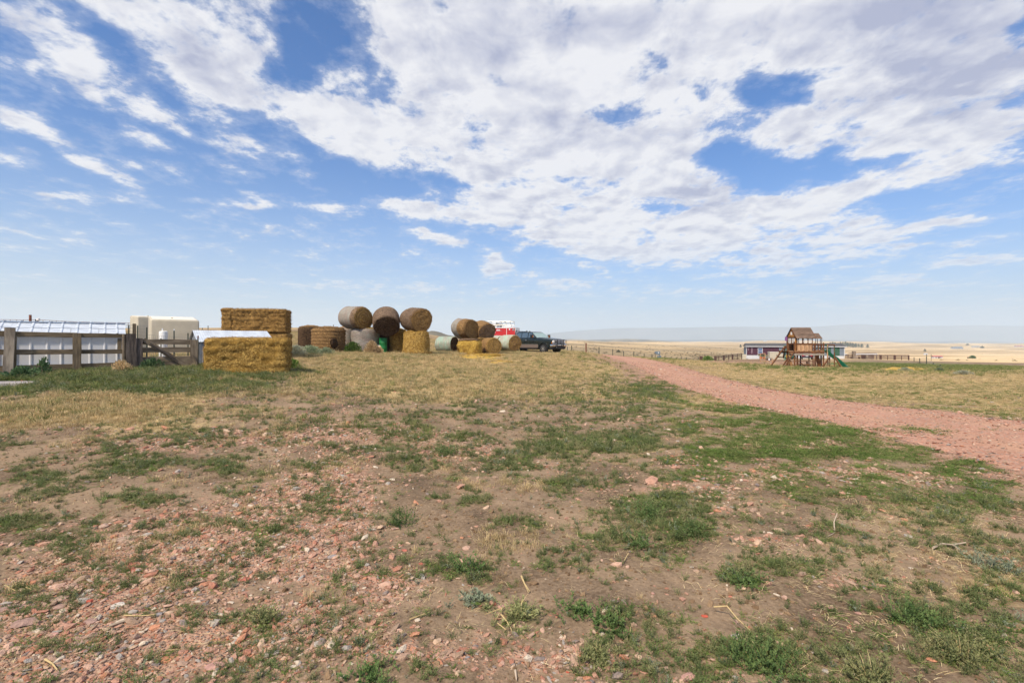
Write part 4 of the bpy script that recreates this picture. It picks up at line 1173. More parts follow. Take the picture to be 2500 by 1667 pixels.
for k in range(npan):
    for row in (0, 1):
        y_ = (0 if row == 0 else RL * .46)
        base = Vector((sx0 + k * pw + (.12 if k == npan - 1 else 0) * 0, .34 - ovh * math.cos(slope) + y_ * math.cos(slope), ez - ovh * math.sin(slope) + y_ * math.sin(slope) + (.012 if row else 0) + .01))
        link('roof_sheet', half_me, shed, base, (slope, 0, 0))
        yb = .34 + 2 * half - .12 + ovh * math.cos(slope) - y_ * math.cos(slope)
        link('roof_sheet', half_me, shed, (sx0 + (k + 1) * pw, yb, base.z), (slope, 0, R(180)))
MB().box(sx0 + .01, sx1 - .01, .36, .34 + 2 * half - .14, -.5, ez - .01).part('frame_core', m_white_metal, shed)
MB().box(sx0, sx1 + .02, .34 + half - .12, .34 + half + .02, rz - .005, rz + .035).part('ridge_cap', m_roof_metal, shed)

# --- small corrugated shed
q = Vector((-10.99, 17.0, 0)); gz_ = tz(-10.6, 17.4)
lean = thing('loafing_shed', 'low corrugated shed with light metal roof behind the front straw bale', 'shed', (q.x, q.y, gz_ - .1), TH)
ez2, rz2, hd, LW = 1.6 - gz_ + .1, 1.6 + .40 - gz_ + .1, 1.15, 2.35
cm = sheet_mesh('wall_sheet', LW / 3, ez2, .076, .018, m_galv, True)
for k in range(3): link('wall_sheet', cm, lean, (k * LW / 3, 0, 0), (R(90), 0, 0)); link('wall_sheet', cm, lean, ((k + 1) * LW / 3, 2 * hd, 0), (R(90), 0, R(180)))
cs = sheet_mesh('wall_sheet', 2 * hd, ez2, .076, .018, m_galv, True)
link('wall_sheet', cs, lean, (0, 2 * hd, 0), (R(90), 0, R(-90))); link('wall_sheet', cs, lean, (LW, 0, 0), (R(90), 0, R(90)))
for x in (0.004, LW - .004):
    MB().prism([(0, 0), (2 * hd, 0), (hd, rz2 - ez2)], -.01, .01).part('gable', m_galv, lean, loc=(x, 0, ez2), rot=(0, 0, R(90)))
sl2 = math.atan2(rz2 - ez2, hd); RL2 = math.hypot(rz2 - ez2, hd) + .08
m_rl = sheet_mesh('roof_sheet', (LW + .16) / 4, RL2, .076, .009, m_roof_metal, True)
for k in range(4):
    link('roof_sheet', m_rl, lean, (-.08 + k * (LW + .16) / 4, -.08 * math.cos(sl2), ez2 - .08 * math.sin(sl2) + .01 + (k % 2) * .004), (sl2, 0, 0))
    link('roof_sheet', m_rl, lean, (-.08 + (k + 1) * (LW + .16) / 4, 2 * hd + .08 * math.cos(sl2), ez2 - .08 * math.sin(sl2) + .01 + (k % 2) * .004), (sl2, 0, R(180)))

# --- cream shelters
def cream_box(px, d, rot, w, dep, zf, zb, label):
    x = (px - CX) / F * d; z0 = tz(x, d) - .15
    t = thing('cream_shelter', label, 'shelter', (x, d, z0), rot, 'cream shelters behind the fence')
    b = MB(); 
    b.v = [Vector(p) for p in [(0, 0, 0), (w, 0, 0), (w, dep, 0), (0, dep, 0), (.02, .02, zf - z0), (w - .02, .02, zf - z0), (w - .02, dep - .02, zb - z0), (.02, dep - .02, zb - z0)]]
    b.f = [(0, 3, 2, 1), (4, 5, 6, 7), (0, 1, 5, 4), (1, 2, 6, 5), (2, 3, 7, 6), (3, 0, 4, 7)]
    b.part('shell', m_cream, t, True, .07, 3)
    r_ = MB(); 
    e = .10
    r_.v = [Vector(p) for p in [(e, e, zf - z0 + .0 + (zb - zf) * e / dep), (w - e, e, zf - z0 + (zb - zf) * e / dep), (w - e, dep - e, zb - z0 - (zb - zf) * e / dep), (e, dep - e, zb - z0 - (zb - zf) * e / dep)]]
    r_.v += [v + Vector((0, 0, .02)) for v in r_.v]; r_.f = [(0, 3, 2, 1), (4, 5, 6, 7), (0, 1, 5, 4), (1, 2, 6, 5), (2, 3, 7, 6), (3, 0, 4, 7)]
    r_.part('roof_skin', m_cream_top, t, False, .008)
    MB().lathe([(.045, 0), (.045, .05), (.0, .05)], 10).part('vent_cap', m_cream, t, loc=(w * .45, dep * .35, zf - z0 + (zb - zf) * .35 + .015))
cream_box(367, 24, TH, 2.08, 1.9, 2.69, 2.93, 'large cream box-shaped shelter with rounded edges behind the wooden gate')
cream_box(335.5, 27, R(55), 1.4, 1.25, 2.99, 3.08, 'smaller cream shelter half hidden behind the left of the larger one')

# white drum with pipe
x, d = (399 - CX) / F * 19.5, 19.5; z0 = tz(x, d)
drum = thing('white_drum', 'narrow white drum with a pipe on top in front of the cream shelter', 'drum', (x, d, z0 - .05))
MB().lathe([(.135, 0), (.15, .05), (.15, 1.1), (.145, 1.14), (.10, 1.16)], 20).part('body', m_white, drum, True)
MB().tube([(-.04, 0, 1.15), (-.04, 0, 1.27)], .022, 8).part('pipe', m_white, drum)

# wire fence with steel posts behind gate
wf = thing('wire_mesh_fence', 'wire mesh fence on dark steel T-posts between the gate and the cream shelter', 'fence', tuple(fw(Vector((2.6, 1.7, 0)))), TH)
def wl(px, py, s): 
    v = fl(px, py, s); return Vector((v.x - 2.6, s - 1.7, v.z))
tops = [(314.5, 794), (336, 795), (358.5, 799), (393, 826), (425, 807), (459, 813)]
for k, (px, py) in enumerate(tops):
    a = wl(px, py, 1.7); zz = gz_local(a.x + 2.6, 1.7) - .1
    b = MB().beam((a.x, 0, zz), (a.x, 0, a.z), .035, .035, (1, 0, 0)); b.part('steel_post', m_tpost, wf)
    if k == 4: MB().beam((a.x, 0, a.z), (a.x, 0, a.z + .06), .036, .036, (1, 0, 0)).part('post_cap', m_white, wf)
a = wl(328, 790, 1.72); board('post', (a.x, .02, gz_local(a.x + 2.6, 1.7)), (a.x, .02, a.z), .09, .09, m_wood_brown, wf, up=(1, 0, 0), wob=.004)
b = MB()
xa, xb, xc = wl(308, 795, 1.7).x, wl(360, 799, 1.7).x, wl(478, 818, 1.7).x
for k in range(9):
    z0_, z1_ = wl(308, 792 + k * 8, 1.7).z, wl(360, 796 + k * 8, 1.7).z; b.tube([(xa, 0, z0_), (xb, 0, z1_)], .0035, 4, False)
for k in range(16):
    f = k / 15; x_ = xa + (xb - xa) * f; b.tube([(x_, 0, 0), (x_, 0, wl(308 + 52 * f, 791 + 4 * f, 1.7).z)], .003, 4, False)
for k in range(6):
    b.tube([(xb, 0, wl(360, 817 + k * 8, 1.7).z), (xc, 0, wl(478, 826 + k * 8, 1.7).z)], .0035, 4, False)
for k in range(26):
    f = k / 25; x_ = xb + (xc - xb) * f; b.tube([(x_, 0, 0), (x_, 0, wl(360 + 118 * f, 817 + 9 * f, 1.7).z)], .0028, 4, False)
b.part('wire_mesh', m_wire, wf)
# steel post at gate end
a = fl(483.5, 819.5, .05); tp = thing('steel_post', 'dark steel T-post with rusty top at the right end of the gate', 'post', tuple(fw(Vector((a.x, .05, -.1)))), TH)
MB().beam((0, 0, 0), (0, 0, a.z + .02), .035, .03, (1, 0, 0)).part('shaft', m_tpost, tp)
MB().beam((0, 0, a.z + .02), (0, 0, a.z + .1), .036, .031, (1, 0, 0)).part('tip', m_rust, tp)

# slab in the grass at far left
s_ = gpt(38, 11.4); slab = thing('stone_slab', 'flat grey slab lying in the grass at the left edge below the fence', 'slab', (s_.x, s_.y, s_.z + .03), R(12))
EXCL.append((s_.x - .2, s_.y - .1, .62)); EXCL.append((s_.x - .8, s_.y - .2, .6))
bm_ = MB().prism([(-.95, -.06), (.42, -.06), (.50, .02), (-.95, .03)], -.28, .28); bm_.part('top', m_concrete, slab, False, .015)

# pipe fence and rusty column on the rise behind the shed
pf0 = P3(-60, 779.5, 60); pf = thing('pipe_fence', 'long thin pipe railing along the skyline behind the white shed', 'fence', (pf0.x, pf0.y, tz(pf0.x, 60)))
b1, b2, b3 = MB(), MB(), MB()
pth = [(-60, 779.5, 60), (0, 780, 60), (110, 781.5, 60), (180, 785.5, 61), (240, 787, 62), (318, 788.5, 63)]
pts = [P3(*p) - pf.location for p in pth]
b1.tube(pts, .028, 6); b1.part('rail', m_rust, pf); b2.tube([p - Vector((0, 0, .28)) for p in pts], .02, 6); b2.part('rail', m_wire, pf)
for k in range(24):
    px = -55 + k * 16; i = max(j for j in range(len(pth) - 1) if pth[j][0] <= px); f = (px - pth[i][0]) / (pth[i + 1][0] - pth[i][0])
    p = pts[i].lerp(pts[i + 1], min(f, 1)); w = p + pf.location
    MB().tube([(p.x, p.y, tz(w.x, w.y) - pf.location.z - .1), (p.x, p.y, p.z + .02)], .022, 6).part('post', m_rust, pf)
c_ = P3(74, 768.5, 50); col_ = thing('rusty_column', 'dark red notched column sticking up behind the white shed roof', 'column', (c_.x, c_.y, tz(c_.x, 50)))
hh_ = c_.z - col_.location.z
MB().box(-.075, .075, -.075, .075, 0, hh_).part('shaft', m_rust, col_)
b = MB()
for k in range(14): b.box(-.115, -.075, -.05, .05, hh_ - .08 - k * .11, hh_ - .03 - k * .11)
b.part('notches', m_rust, col_)
c_ = P3(93, 781, 48); mt = thing('motor_unit', 'small dark motor with a white housing just showing over the shed roof', 'machine', (c_.x, c_.y, tz(c_.x, 48)))
MB().tube([(0, 0, 0), (0, 0, c_.z - mt.location.z)], .05, 8).part('stand', m_rust, mt)
MB().lathe([(.0, 0), (.13, .02), (.16, .12), (.12, .26), (.0, .28)], 14).part('housing', m_white, mt, True, loc=(.02, 0, c_.z - mt.location.z - .1))
MB().box(-.16, .02, -.1, .1, 0, .2).part('motor', m_dark, mt, loc=(-.05, 0, c_.z - mt.location.z - .14))
# lone posts on the skyline
for (px, py, d, lb) in [(494, 801, 66, 'thin brown skyline post left of a taller dark one, beside the tall bale stack'), (508, 795.5, 66, 'dark skyline post just left of the tall bale stack'), (734.5, 797, 62, 'short post in the dry grass at the top left of the standing round bales'), (814, 793.5, 66, 'dark skyline post above the standing round bale'), (732, 812, 34, 'grey steel post touching the left end of the standing bales')]:
    p = P3(px, py, d); z0 = tz(p.x, d) - .2
    t = thing('fence_post', lb, 'post', (p.x, d, z0))
    MB().tube([(0, 0, 0), (0, 0, p.z - z0)], .045, 8).part('shaft', m_tpost, t)
    MB().lathe([(.05, 0), (.05, .03), (0, .04)], 8).part('cap', m_rust, t, loc=(0, 0, p.z - z0))

# ------------------------------------------------------------------ bales
def hay_mat(name, c1, c2, c3=None, fib=13.0, amp=.7, spiral=False, side_stripe=None):
    m, g, bs = new_mat(name)
    co = objco(g); r = rnd(g)
    x, y, z = g.sep(co)
    co2 = g.vmath('ADD', co, g.comb(g.math('MULTIPLY', r, 13.0), 0.0, g.math('MULTIPLY', r, 7.0)))
    n = g.noise(co2, fib, 5, .7, 1.2); nb = g.noise(co2, 2.2, 4, .6)
    f = g.rng(n, .40, .60)
    if spiral:
        rad = g.math('SQRT', g.math('ADD', g.math('MULTIPLY', y, y), g.math('MULTIPLY', z, z)))
        ang = g.math('ARCTAN2', y, z)
        ph = g.math('ADD', g.math('MULTIPLY', rad, 42), ang)
        ph = g.math('ADD', ph, g.math('MULTIPLY', nb, 5.0))
        rg = g.math('ADD', g.math('MULTIPLY', g.math('SINE', ph), .42), .5)
        f = g.math('ADD', g.math('MULTIPLY', f, .62), g.math('MULTIPLY', rg, .45), clamp=True)
    c = g.mix(f, c1, c2)
    if c3: c = g.mix(g.math('MULTIPLY', g.rng(nb, .46, .64), .75), c, c3)
    tone = g.math('ADD', .88, g.math('MULTIPLY', r, .24)); c = g.mix(1.0, c, g.comb(tone, tone, tone), 'MULTIPLY')
    g.put(bs.inputs['Base Color'], c); bs.inputs['Roughness'].default_value = .9; bs.inputs['Specular IOR Level'].default_value = .15
    bump(g, bs, g.math('ADD', n, g.math('MULTIPLY', f, .5)), amp, .03)
    return m
def net_mat(name, c1, c2, c3):
    m, g, bs = new_mat(name)
    co = objco(g); r = rnd(g); co = g.vmath('ADD', co, g.comb(g.math('MULTIPLY', r, 13.0), 0.0, 0.0))
    n = g.noise(co, 24, 5, .65, .8); nb = g.noise(g.vmath('MULTIPLY', co, (3, 1, 1)), 1.5, 5, .62); ns = g.noise(g.vmath('MULTIPLY', co, (1, .15, .15)), 22, 3, .6)
    c = g.mix(g.rng(n, .35, .65), c1, c2); c = g.mix(g.rng(nb, .42, .60, 0, .85), c, c3)
    c = g.mix(g.rng(ns, .45, .7, 0, .4), c, tuple(min(1, v * 1.5 + .05) for v in c2))
    g.put(bs.inputs['Base Color'], c); bs.inputs['Roughness'].default_value = .7
    bump(g, bs, n, .5, .02); return m
H_GOLD = hay_mat('straw_gold', (.16, .088, .020), (.60, .40, .125), (.37, .215, .045))
H_BROWN = hay_mat('hay_brown', (.11, .062, .028), (.38, .235, .10), (.22, .13, .06))
H_GREYB = hay_mat('hay_grey_brown', (.085, .058, .042), (.29, .205, .14), (.16, .11, .08))
H_MID = hay_mat('hay_mid', (.13, .072, .024), (.46, .28, .095), (.29, .165, .05))
H_END = hay_mat('hay_end', (.13, .075, .028), (.46, .30, .12), (.29, .18, .065), 15, .8, True)
H_ENDD = hay_mat('hay_dark_and_shade', (.022, .014, .009), (.10, .06, .035), None, 15, .8, True)  # dark bale ends; also paints shade into two bale sides and a hollow
H_YEL = hay_mat('straw_yellow', (.34, .20, .03), (.68, .47, .12), (.22, .11, .025))
N_GREY = net_mat('net_grey', (.17, .135, .115), (.31, .265, .235), (.23, .23, .20))
N_GREEN = net_mat('net_green', (.21, .20, .16), (.33, .34, .29), (.24, .36, .29))
N_PALE = net_mat('net_pale', (.28, .25, .21), (.42, .42, .37), (.32, .46, .37))

def strands(verts, faces, n, L, w, mat, out=.3, seed=1, layer=None):
    """loose straws lying on and sticking out of a surface"""
    r_ = np.random.default_rng(seed); V = np.asarray(verts, float); T = np.asarray(faces)
    if T.shape[1] == 4: T = np.vstack([T[:, [0, 1, 2]], T[:, [0, 2, 3]]])
    a, b, c = V[T[:, 0]], V[T[:, 1]], V[T[:, 2]]
    nr = np.cross(b - a, c - a); ar = np.linalg.norm(nr, axis=1) + 1e-12
    k = r_.choice(len(T), n, p=ar / ar.sum()); u, v = r_.random(n), r_.random(n)
    fl_ = u + v > 1; u[fl_], v[fl_] = 1 - u[fl_], 1 - v[fl_]
    p = a[k] + (b - a)[k] * u[:, None] + (c - a)[k] * v[:, None]; nn = (nr / ar[:, None])[k]
    t = r_.normal(0, 1, (n, 3)); 
    if layer is not None: t = t * np.asarray(layer)
    t -= nn * (t * nn).sum(1)[:, None]; t /= np.linalg.norm(t, axis=1)[:, None] + 1e-9
    o_ = np.abs(r_.normal(0, out, n))[:, None]; d = t + nn * o_; d /= np.linalg.norm(d, axis=1)[:, None]
    ln = (L * r_.uniform(.4, 1.3, n))[:, None]
    s = np.cross(d, nn); s /= np.linalg.norm(s, axis=1)[:, None] + 1e-9; s *= w * r_.uniform(.6, 1.3, n)[:, None]
    p0 = p + nn * .004 - d * ln * .3; p1 = p0 + d * ln; 
    VV = np.stack([p0 - s, p0 + s, p1 + s * .6, p1 - s * .6], 1).reshape(-1, 3)
    return mesh_np('loose_straw', VV, np.arange(4 * n).reshape(-1, 4), mat)
def add_straw(me, t):
    o = link('loose_straw', me, t); o['kind'] = 'stuff'
def cyl_grid(Rr, L, nu=48, nx=14, seed=0, amp=.02, ribs=0.0, rp=.19, sag=0.0, taper=0.0, dome=False):
    """barrel side along local X from -L/2 to L/2, slightly lumpy"""
    th = np.linspace(0, 2 * math.pi, nu, endpoint=False); xs = np.linspace(-L / 2, L / 2, nx)
    TT, XX = np.meshgrid(th, xs)
    Y, Z = np.cos(TT), np.sin(TT)
    nz = fbm(XX * 3 + 50, Y * 2.2 + Z * 1.3 + seed * 7, 4, seed) - .5 + (fbm(Z * 3 + 9, Y * 3 + XX * 2 + seed, 4, seed + 3) - .5) + .5 * np.cos(2 * TT + seed * 1.7) + .35 * np.cos(3 * TT + seed)
    rr = Rr * (1 + nz * amp * 2 + ribs * np.cos(XX / rp * 6.283) + taper * XX / L)
    edge = 1 - (.16 if dome else .07) * np.maximum(0, (XX / (L / 2) * (1 if dome else np.sign(XX)) - .78) / .22) ** 2
    rr = rr * edge
    Y, Z = Y * rr, Z * rr * (1 - sag)
    V = np.stack([XX, Y, Z], -1).reshape(-1, 3)
    i = np.arange(nx - 1)[:, None]; j = np.arange(nu)[None, :]; j2 = (j + 1) % nu
    Fq = np.stack([i * nu + j, i * nu + j2, (i + 1) * nu + j2, (i + 1) * nu + j], -1).reshape(-1, 4)[:, ::-1]
    return V, Fq, V[:nu], V[-nu:]
def disc(rim, sgn, bulge=.04, seed=0, rings=9):
    ctr = rim.mean(0); nu = len(rim); V = [rim]
    for k in range(1, rings):
        f = 1 - k / rings; q = ctr + (rim - ctr) * f
        q = q.copy(); q[:, 0] += sgn * (bulge * (1 - f * f)) + (fbm(q[:, 1] * 6 + seed, q[:, 2] * 6, 3, seed) - .5) * .06 + .012 * math.sin(k * 2.3)
        V.append(q)
    c = ctr + np.array([sgn * bulge * .8, 0, 0]); V = np.vstack(V + [c[None]])
    Fq = []
    for k in range(rings - 1):
        for j in range(nu):
            j2 = (j + 1) % nu; f = (k * nu + j, k * nu + j2, (k + 1) * nu + j2, (k + 1) * nu + j); Fq.append(f if sgn > 0 else f[::-1])
    for j in range(nu):
        f = ((rings - 1) * nu + j, (rings - 1) * nu + (j + 1) % nu, len(V) - 1, len(V) - 1); Fq.append(f)
    Fq = np.array(Fq); tri = Fq[-nu:, :3]; tri = tri if sgn > 0 else tri[:, ::-1]
    me = bpy.data.meshes.new('end'); me.from_pydata(V.tolist(), [], [tuple(f) for f in Fq[:-nu]] + [tuple(f) for f in tri]); me.update()
    me.polygons.foreach_set('use_smooth', np.ones(len(me.polygons), bool))
    return me, V, Fq[:-nu]
_bn = [0]
def round_bale(label, px, py, d, Rr, L, phi=30, tilt=0.0, side=H_BROWN, end=H_END, standing=False, ribs=0.0, amp=.034, sag=.07, n=1300, straw=H_GOLD, group='round bales', taper=0.0, band=None, roll=0.0):
    """lying: (px, py) is the centre of the visible end; standing: px centre, py of the top"""
    _bn[0] += 1; sd = _bn[0]
    if standing:
        x = (px - CX) / F * d; z0 = tz(x, d) - .04
        if isinstance(py, tuple): z0 = py[1]; py = py[0]
        ztop = EYE - (py - HY) / F * (d - Rr * .5); L = ztop - z0
        c = Vector((x, d, z0 + L / 2)); M = Matrix.Translation(c) @ Matrix.Rotation(roll, 4, 'Z') @ Matrix.Rotation(R(-90), 4, 'Y')
    else:
        fc = P3(px, py, d); v = Vector((fc.x, fc.y, 0)).normalized(); r_ = Vector((v.y, -v.x, 0))
        ax = r_ * math.sin(R(phi)) - v * math.cos(R(phi)); ax = (ax * math.cos(R(tilt)) + Vector((0, 0, math.sin(R(tilt))))).normalized()
        c = fc - ax * L / 2; up = Vector((0, 0, 1)); yv = up.cross(ax).normalized(); zv = ax.cross(yv)
        M = Matrix(((ax.x, yv.x, zv.x, c.x), (ax.y, yv.y, zv.y, c.y), (ax.z, yv.z, zv.z, c.z), (0, 0, 0, 1)))
    t = bpy.data.objects.new('round_bale', None); COL.objects.link(t); t.matrix_basis = M; tag(t, label, 'bale', group)
    V, Fq, r0, r1 = cyl_grid(Rr, L, seed=sd, amp=amp, ribs=ribs, sag=0 if standing else sag, taper=taper, nx=26 if ribs else 14, dome=standing)
    if band is None: link('side', mesh_np('side', V, Fq, side, True), t)
    else:   # part of the length is net-wrapped
        nu = 48; cut = int(13 * band[0]); 
        fa = Fq[:cut * nu]; fb = Fq[cut * nu:]
        
        for nm_, fs_, mt_ in (('net_wrap', fa, side), ('side', fb, band[1])):
            iu, iv = np.unique(fs_, return_inverse=True); link(nm_, mesh_np(nm_, V[iu], iv.reshape(fs_.shape), mt_, True), t)
    for rim, sg in ((r0, -1), (r1, 1)):
        me, v2, f2 = disc(rim, sg, .12 if standing and sg > 0 else .03, sd); me.materials.append(end); e = link('end_face', me, t)
    if n:
        add_straw(strands(V, Fq, n, .13, .006, straw, .3, sd), t)
        me, v2, f2 = disc(r1, 1, .03, sd); add_straw(strands(v2, f2, n // 2, .12, .006, straw, .35, sd + 5), t); bpy.data.meshes.remove(me)
        rimf = Fq[-48:]; add_straw(strands(V, rimf, n // 2, .18, .007, straw, .9, sd + 9), t)
    EXCL.append((c.x, c.y, Rr * .85 if standing else .5))
    if standing and n > 500:
        vv, ff, a_, b_ = cyl_grid(Rr * 1.12, .22, seed=sd + 40, amp=.12)
        vv = vv + np.array([-L / 2 + .08, 0, 0]); add_straw(strands(vv, ff, n // 2, .22, .007, straw, .5, sd + 12), t)
    return t
# standing pair at the left
round_bale('dark standing round bale half hidden behind the left of the big ribbed one', 759, 797.5, 31.2, .74, 1.3, side=H_ENDD, end=H_BROWN, standing=True, amp=.035, n=900, straw=H_BROWN)  # dark side colour paints in the shade this bale stands in
round_bale('big standing round bale with horizontal ribs and a dark hollow low on its right', 802, 800.5, 29.2, .96, 1.3, side=H_BROWN, end=H_BROWN, standing=True, ribs=.022, amp=.03, n=2200, straw=H_BROWN)
_hb = P3(816, 838, 28.35); _hr = [o for o in COL.objects if o.name.startswith('round_bale')][-1]
_hl = _hr.matrix_basis.inverted() @ _hb
lumpy_later = (_hr, _hl)
# middle cluster: standing below
round_bale('narrow grey net-wrapped standing bale left of the one with pale twine', 848, 799, 31.4, .62, 1.25, side=N_GREY, end=H_BROWN, standing=True, n=400)
round_bale('wide grey net-wrapped standing bale with straw top under the leftmost lying bale', 891.5, 801.5, 30.2, .88, 1.25, side=N_GREY, end=H_GOLD, standing=True, amp=.03, n=700)
round_bale('dark shaded standing bale behind the green barrel', 946, 803, 31.6, .80, 1.2, side=H_ENDD, end=H_GREYB, standing=True, n=300)  # near-black side colour stands in for the shade under the top bales
round_bale('narrow golden ribbed standing bale between the green barrel and the bulging bale', 972, 805, 31.0, .52, 1.2, side=H_GOLD, end=H_GOLD, standing=True, ribs=.02, amp=.03, n=900)
round_bale('golden bulging standing bale under the rightmost lying bale of the middle stack', 1017, 808, 29.8, .84, 1.3, side=H_GOLD, end=H_GOLD, standing=True, amp=.06, n=2200, taper=-.10)
# middle cluster: lying on top
round_bale('lying round bale with grey net side, leftmost of the three on top', 888, 777, 29.4, .76, 1.5, 40, -3, side=N_GREY, end=H_END, band=(.82, H_GREYB), n=800)
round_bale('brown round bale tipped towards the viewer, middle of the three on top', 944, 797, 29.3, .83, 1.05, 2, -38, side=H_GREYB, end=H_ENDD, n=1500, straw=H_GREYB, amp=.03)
round_bale('lying round bale with a clear spiral end, rightmost of the three on top', 1030, 782, 29.2, .78, 1.45, 30, -5, side=H_GREYB, end=H_END, n=1600, straw=H_BROWN)
# right cluster
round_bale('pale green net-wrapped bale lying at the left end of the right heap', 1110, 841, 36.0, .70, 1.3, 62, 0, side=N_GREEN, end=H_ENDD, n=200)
round_bale('brown bale end between the broken yellow bale and the front spiral bale', 1177, 843, 36.8, .70, 1.3, 22, 0, side=H_BROWN, end=H_END, n=900)
round_bale('front spiral-ended bale at the foot of the right heap', 1207, 845.5, 35.6, .67, 1.25, 26, 0, side=H_BROWN, end=H_END, n=1100)
round_bale('mint green net-wrapped bale with brown face nearest the dark pickup', 1257, 838, 36.8, .68, 1.45, 40, 0, side=N_PALE, end=H_BROWN, n=800)
round_bale('mint green wrapped bale just showing behind the one beside the pickup', 1226, 838, 39.4, .70, 1.4, 40, 0, side=N_PALE, end=H_BROWN, n=100)
round_bale('shaggy half-unwrapped bale on top at the left of the right heap', 1152, 804, 36.2, .80, 1.5, 44, -4, side=N_GREY, end=H_END, band=(.5, H_BROWN), n=2200, straw=H_BROWN, amp=.06)
round_bale('leaning brown bale on top of the right heap beside the shaggy one', 1189, 813, 37.0, .80, 1.3, 30, -14, side=H_BROWN, end=H_GREYB, n=1400, straw=H_BROWN, amp=.05)
# broken bale and spilled straw
def lumpy(name, cx, cy, cz, sx, sy, sz, seed, mat, rough=.18, n=2500, straw=None, parent=None, L=.12, power=.75, layers=None):
    nu, nv = 56, 26
    th = np.linspace(0, 2 * math.pi, nu, endpoint=False); ph = np.linspace(-math.pi / 2, math.pi / 2, nv)
    T, Pp = np.meshgrid(th, ph)
    def sp(v): return np.sign(v) * np.abs(v) ** power
    X = sp(np.cos(T)) * sp(np.cos(Pp)); Y = sp(np.sin(T)) * sp(np.cos(Pp)); Z = sp(np.sin(Pp))
    nz = fbm(X * 2.2 + seed, Y * 2.2 + Z * 2, 5, seed) - .5; nz2 = fbm(Z * 7 + seed, X * 3 + Y * 3, 4, seed + 4) - .5
    k = 1 + nz * rough * 2 + nz2 * rough
    if layers: k = k + .022 * np.cos(Z * sz / layers * 6.283)
    V = np.stack([cx + X * sx * k, cy + Y * sy * k, cz + Z * sz * (1 + nz * rough)], -1).reshape(-1, 3)
    i = np.arange(nv - 1)[:, None]; j = np.arange(nu)[None, :]; j2 = (j + 1) % nu
    Fq = np.stack([i * nu + j, i * nu + j2, (i + 1) * nu + j2, (i + 1) * nu + j], -1).reshape(-1, 4)
    o = link(name, mesh_np(name, V, Fq, mat, True), parent)
    if n: add_straw(strands(V, Fq, n, L, .004, straw or mat, .4, seed), parent)
    return o
lumpy('hollow', lumpy_later[1].x, lumpy_later[1].y, lumpy_later[1].z, .26, .42, .12, 29, H_ENDD, .35, 0, None, lumpy_later[0])['label'] = 'dark lump painting in the shade of a hollow'  # solid dark lump, its colour standing in for shade inside a hollow
p = gpt(1147, 34.9); bb = thing('broken_bale', 'collapsed bright yellow straw bale in front of the right heap', 'bale', tuple(p), R(-8))
lumpy('straw_body', 0, 0, .42, .82, .62, .62, 31, H_YEL, .13, 3800, H_YEL, bb, .14, .55)
lumpy('crust', -.05, .05, 1.0, .70, .52, .12, 33, H_GREYB, .2, 700, H_BROWN, bb, .14, .6)
EXCL.append((p.x, p.y, .8))
p = gpt(1180, 33.2); sp_ = thing('spilled_straw', 'flat heap of spilled yellow straw on the grass below the right bale heap', 'straw heap', tuple(p))
lumpy('heap', 0, 0, -.02, 1.55, .9, .14, 35, H_YEL, .25, 4200, H_YEL, sp_, .16, .9)
p = gpt(1222, 27.6); sp_ = thing('spilled_straw', 'small thin patch of yellow straw lying nearer than the main heap', 'straw heap', tuple(p))
lumpy('heap', 0, 0, -.03, .75, .45, .07, 37, H_YEL, .25, 1200, H_YEL, sp_, .14, .9)

